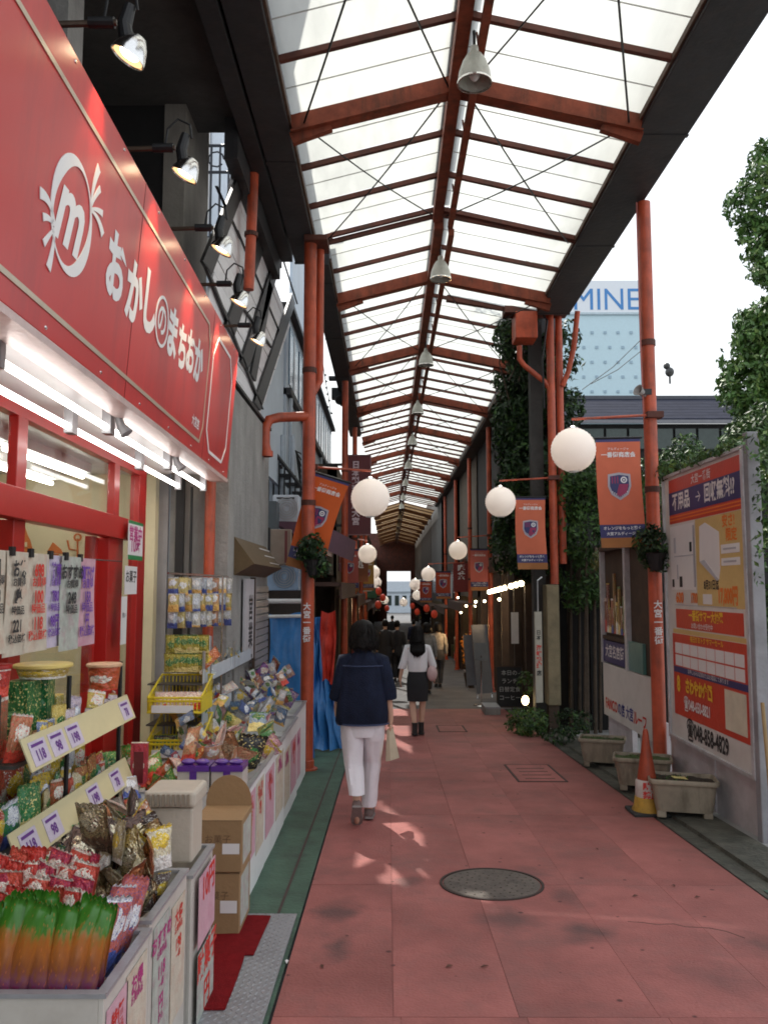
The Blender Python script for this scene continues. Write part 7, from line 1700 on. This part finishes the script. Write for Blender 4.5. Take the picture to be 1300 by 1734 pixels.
    if detail:   # loose strands over the cap of hair and at its hem
        g = G(); rr = random.Random(len(lab))
        for k in range(150):
            a = rr.uniform(math.pi*.95, math.pi*2.05) if k % 4 else rr.uniform(0, 6.28)
            z0 = rr.uniform(L_+.02, 1.58); i0 = min(range(len(rings)), key=lambda q: abs(rings[q][2]-z0)); i1 = max(0, i0-rr.randint(4, 9)); pts = []
            for q in range(i0, i1-1, -1):
                cxx, cyy, zz, rx_, ry_ = rings[q]; aa = a+.10*math.sin(zz*18+k); e_ = 1.015+.02*rr.random()
                pts.append((cxx+math.cos(aa)*rx_*e_, min(cyy+math.sin(aa)*ry_*e_, .075), zz))
            if i1 == 0: pts.append((pts[-1][0]*1.0, pts[-1][1]-.004, pts[-1][2]-rr.uniform(.01,.04)))
            if len(pts) > 2: g.tube(pts, [.0022]*(len(pts)-1)+[.0008], 4)
        loc_build(g, 'hair_strands', hairc, t).__setitem__('kind', 'stuff')
    # shoes
    shm_, sole_ = shoes
    for sd_ in ('L','R'):
        a_, f_, t_ = [Vector(J[k+sd_][:3]) for k in ('a','f','t')]
        d = (t_-a_); lift_ = lift if sd_ == 'L' else 0
        heel = a_+Vector((0,-.035,-.045-.0)); 
        g = G()
        toe = Vector((t_.x, t_.y+.045, .03)) if lift_ < .02 else Vector((t_.x, t_.y+.03, .03))
        ax = (toe-heel); Lx = ax.length; ax.normalize(); up_ = Vector((1,0,0)).cross(ax).normalized()
        prof_ = [(0,.030,.030),(.06,.036,.040),(.25,.036,.052),(.45,.038,.045),(.65,.045,.034),(.85,.042,.026),(.97,.028,.018),(1.0,.008,.010)]
        vs = []; nn2 = 14
        for (tt, wx, hz) in prof_:
            c_ = heel+ax*Lx*tt
            for k in range(nn2):
                an = 2*math.pi*k/nn2; vs.append(c_+Vector((1,0,0))*wx*math.cos(an)+up_*(max(-.022, hz*math.sin(an))+.01))
        fs = [(i*nn2+k,i*nn2+(k+1)%nn2,(i+1)*nn2+(k+1)%nn2,(i+1)*nn2+k) for i in range(len(prof_)-1) for k in range(nn2)]+[tuple(reversed(range(nn2)))]
        g.add(vs, [tuple(reversed(f)) for f in fs]) if False else g.add(vs, fs)
        if kind == 'skirt': g.tube([a_+Vector((0,-.005,-.03)),a_+Vector((0,0,.04)),a_+Vector((0,.0,.10))], [.04,.042,.045], 14)
        o = loc_build(g, 'shoe', shm_, t, smooth=True, angle=70)
        g = G(); vs = []
        for (tt, wx, hz) in prof_[:-1]:
            c_ = heel+ax*Lx*tt
            for (sx2, dz) in ((-1,-.013),(1,-.013),(1,-.03),(-1,-.03)): vs.append(c_+Vector((1,0,0))*wx*1.06*sx2+up_*dz)
        nr = len(prof_)-1; fs = [(i*4+k,i*4+(k+1)%4,(i+1)*4+(k+1)%4,(i+1)*4+k) for i in range(nr-1) for k in range(4)]+[(3,2,1,0),((nr-1)*4,(nr-1)*4+1,(nr-1)*4+2,(nr-1)*4+3)]
        g.add(vs, fs); loc_build(g, 'shoe_sole', sole_, t)
    return t, J, s
denim = mat('navy_denim', (.009,.013,.030), .85, var=.35, scale=7, bump=.4, bs=90, spec=.2)
cream_tr = mat('pale_lilac_cotton', (.70,.66,.69), .8, var=.06, scale=6, bump=.25, bs=14, sheen=.2)
hb_ = mat('black_brown_hair', (.006,.0045,.004), .6, var=.3, scale=20, bump=.3, bs=80, spec=.2)
blo = mat('white_blouse_cloth', (.68,.67,.68), .8, var=.05, bump=.2, bs=14)
blk = mat('black_skirt_cloth', (.010,.010,.012), .8, var=.2, bump=.15)
shoe1 = (mat('taupe_suede', (.16,.11,.10), .8, var=.2), mat('grey_sole', (.22,.19,.18), .7, var=.2)); shoe2 = (mat('black_boot_leather', (.012,.011,.011), .45), mat('black_rubber', (0,0,0)))
p = onground(614, 1392)
t1, J1, s1 = person('woman with a dark bob walking away in navy denim jacket and pale trousers', p.x, p.y-.02, 1.58, denim, cream_tr, 'bob', hb_, stride=.26, jacket=True, sleeves='half', shoes=shoe1, armL=(.01,.10), armR=(.02,-.02), lift=.16, rz=0.03)
p2 = onground(707, 1246)
t2, J2, s2 = person('woman with long black hair walking away in white blouse and black skirt', p2.x, p2.y, 1.54, blo, blk, 'long', hb_, stride=.10, kind='skirt', shoes=shoe2, armL=(.05,.0), armR=(.06,.10), lift=.0, sleeves='half')
# bags they carry
q = at(678, 1205, y=p.y); th = thing('paper_bag', 'folded cream paper bag held at the side of the woman in denim', 'bag', (q.x,p.y,q.z))
hw = Matrix.Translation((p.x,p.y-.02,gz(p.y))) @ Matrix.Rotation(.03,4,'Z'); hx_ = hw @ (Vector(J1['pR'][:3])*s1)
g = G(); g.add([(hx_.x-.015,hx_.y-.03,hx_.z-.02),(hx_.x+.02,hx_.y+.05,hx_.z-.02),(hx_.x+.07,hx_.y+.06,hx_.z-.26),(hx_.x+.0,hx_.y-.05,hx_.z-.26),(hx_.x-.03,hx_.y-.02,hx_.z-.02),(hx_.x+.01,hx_.y+.06,hx_.z-.02),(hx_.x+.03,hx_.y+.08,hx_.z-.27),(hx_.x-.04,hx_.y-.03,hx_.z-.27)],
   [(0,3,2,1),(4,5,6,7),(0,4,7,3),(1,2,6,5),(2,3,7,6)]); g.build('bag_body', mat('cream_paper', (.50,.42,.30), .7), th)
g = G(); g.tube([(hx_.x+.0,hx_.y,hx_.z-.03),(hx_.x,hx_.y,hx_.z+.03),(hx_.x+.02,hx_.y+.02,hx_.z-.02)], .004, 5); g.build('handle', mat('cream_paper', (0,0,0)), th)
q = at(731, 1140, y=p2.y); th = thing('handbag', 'pale pink shoulder bag carried by the woman in the black skirt', 'bag', (q.x,p2.y,q.z))
g = G(); g.ball((q.x,p2.y-.04,q.z), .095, sx=.8, sy=.6, sz=1.15, n=16, k=10); g.build('bag_body', mat('pale_pink_leather', (.52,.36,.35), .45), th, smooth=True)
g = G(); g.tube([(q.x-.03,p2.y-.03,q.z+.09),(q.x-.07,p2.y-.02,q.z+.25),(q.x-.11,p2.y,q.z+.36)], .008, 6); g.build('strap', mat('pale_pink_leather', (0,0,0)), th)
# far walkers
cl = [mat('black_suit_cloth', (.012,.012,.016), .8), mat('dark_grey_cloth', (.05,.05,.055), .8), mat('greyish_print_cloth', (.28,.27,.26), .8, var=.4, scale=15), mat('navy_cloth', (.015,.02,.05), .8), mat('brown_cloth', (.08,.05,.035), .8)]
for (u, y, h, tm, bm, hr, lab) in ((652,22.5,1.70,0,0,'short','distant walker in black suit, leading pair on the lane side of the denim jacket'),(672,23.0,1.68,0,0,'short','distant walker in black beside the suited one'),(722,19,1.60,2,4,'bob','distant walker in grey patterned top behind the woman in the white blouse'),(741,21,1.62,2,1,'bob','second distant walker in grey patterned top near the amber display'),(700,34,1.68,3,0,'short','far walker in navy in the middle of the lane'),(664,40,1.65,0,1,'short','farthest walker in black under the brown roof')):
    x = at(u, 1060, y=y).x; person(lab, x, y, h, cl[tm], cl[bm], hr, hb_, stride=.12, shoes=shoe2, sleeves='long', detail=False, lift=.02)

# small red lanterns and hung cloths dim in the far lane
rl = mat('red_lantern_paper', (.50,.035,.02), .6, var=.1, emit=(1,.12,.04), es=.04)
for i, (u, v, y, lab) in enumerate(((641,1001,27,'upper of the small red lanterns over the far left shops'),(648,1012,28,'second of the small red lanterns over the far left shops'),(640,1024,26,'lower small red lantern over the far left shops'),(655,1030,33,'tiny red lantern just left of the bright exit'),
        (698,1026,34,'tiny red lantern just right of the bright exit'),(706,1036,31,'lower tiny red lantern right of the bright exit'),(722,1030,27,'small red lantern under the distant red banners'),(735,1040,25,'lowest small red lantern under the distant red banners'))):
    p = at(u, v, y=y); t = thing('red_lantern', lab, 'lantern', p, 'small red lanterns in the far lane')
    g = G(); g.ball(p, .10, sz=1.25, n=14, k=9); g.build('paper_body', rl, t, smooth=True)
    g = G(); g.lathe([(.05,.15),(.06,.15),(.06,.18),(.05,.18)], p, 12); g.build('top_ring', BLACK, t)
    g = G(); g.lathe([(.05,-.18),(.06,-.18),(.06,-.15),(.05,-.15)], p, 12); g.build('bottom_ring', BLACK, t)
# a little litter blown on the paving
lf = mat('dry_leaf', (.10,.04,.025), .8); 
for i, (u, v, lab) in enumerate(((545,1640,'small dark dry leaf lying near the front edge of the paving'),(1180,1522,'dry leaf on the paving toward the painted green patch'),(1140,1502,'dry leaf on the paving beyond the green patch'),(760,1640,'dry leaf on the paving in front of the manhole cover'),(820,1640,'tiny dry leaf right of the one before the manhole'),(1075,1520,'dry leaf between manhole and planters'),(1010,1440,'dry leaf on the paving opposite the cone'),(486,1632,'white scrap of paper on the green strip beside the mats'))):
    p = onground(u, v); a = R.uniform(0,6); g = G(Matrix.Translation((p.x,p.y,p.z+.010)) @ Matrix.Rotation(a,4,'Z'))
    g.add([(-.022,0,0),(0,.009,.006),(.022,0,0),(0,-.009,.004)], [(0,3,2,1)]); g.add([(-.022,0,-.001),(0,.009,.005),(.022,0,-.001),(0,-.009,.003)], [(0,1,2,3)])
    tag(g.build('fallen_leaf' if i < 7 else 'paper_scrap', lf if i < 7 else PRW), lab, 'leaf' if i < 7 else 'paper', 'dry leaves on the paving' if i < 7 else None, 'thing')
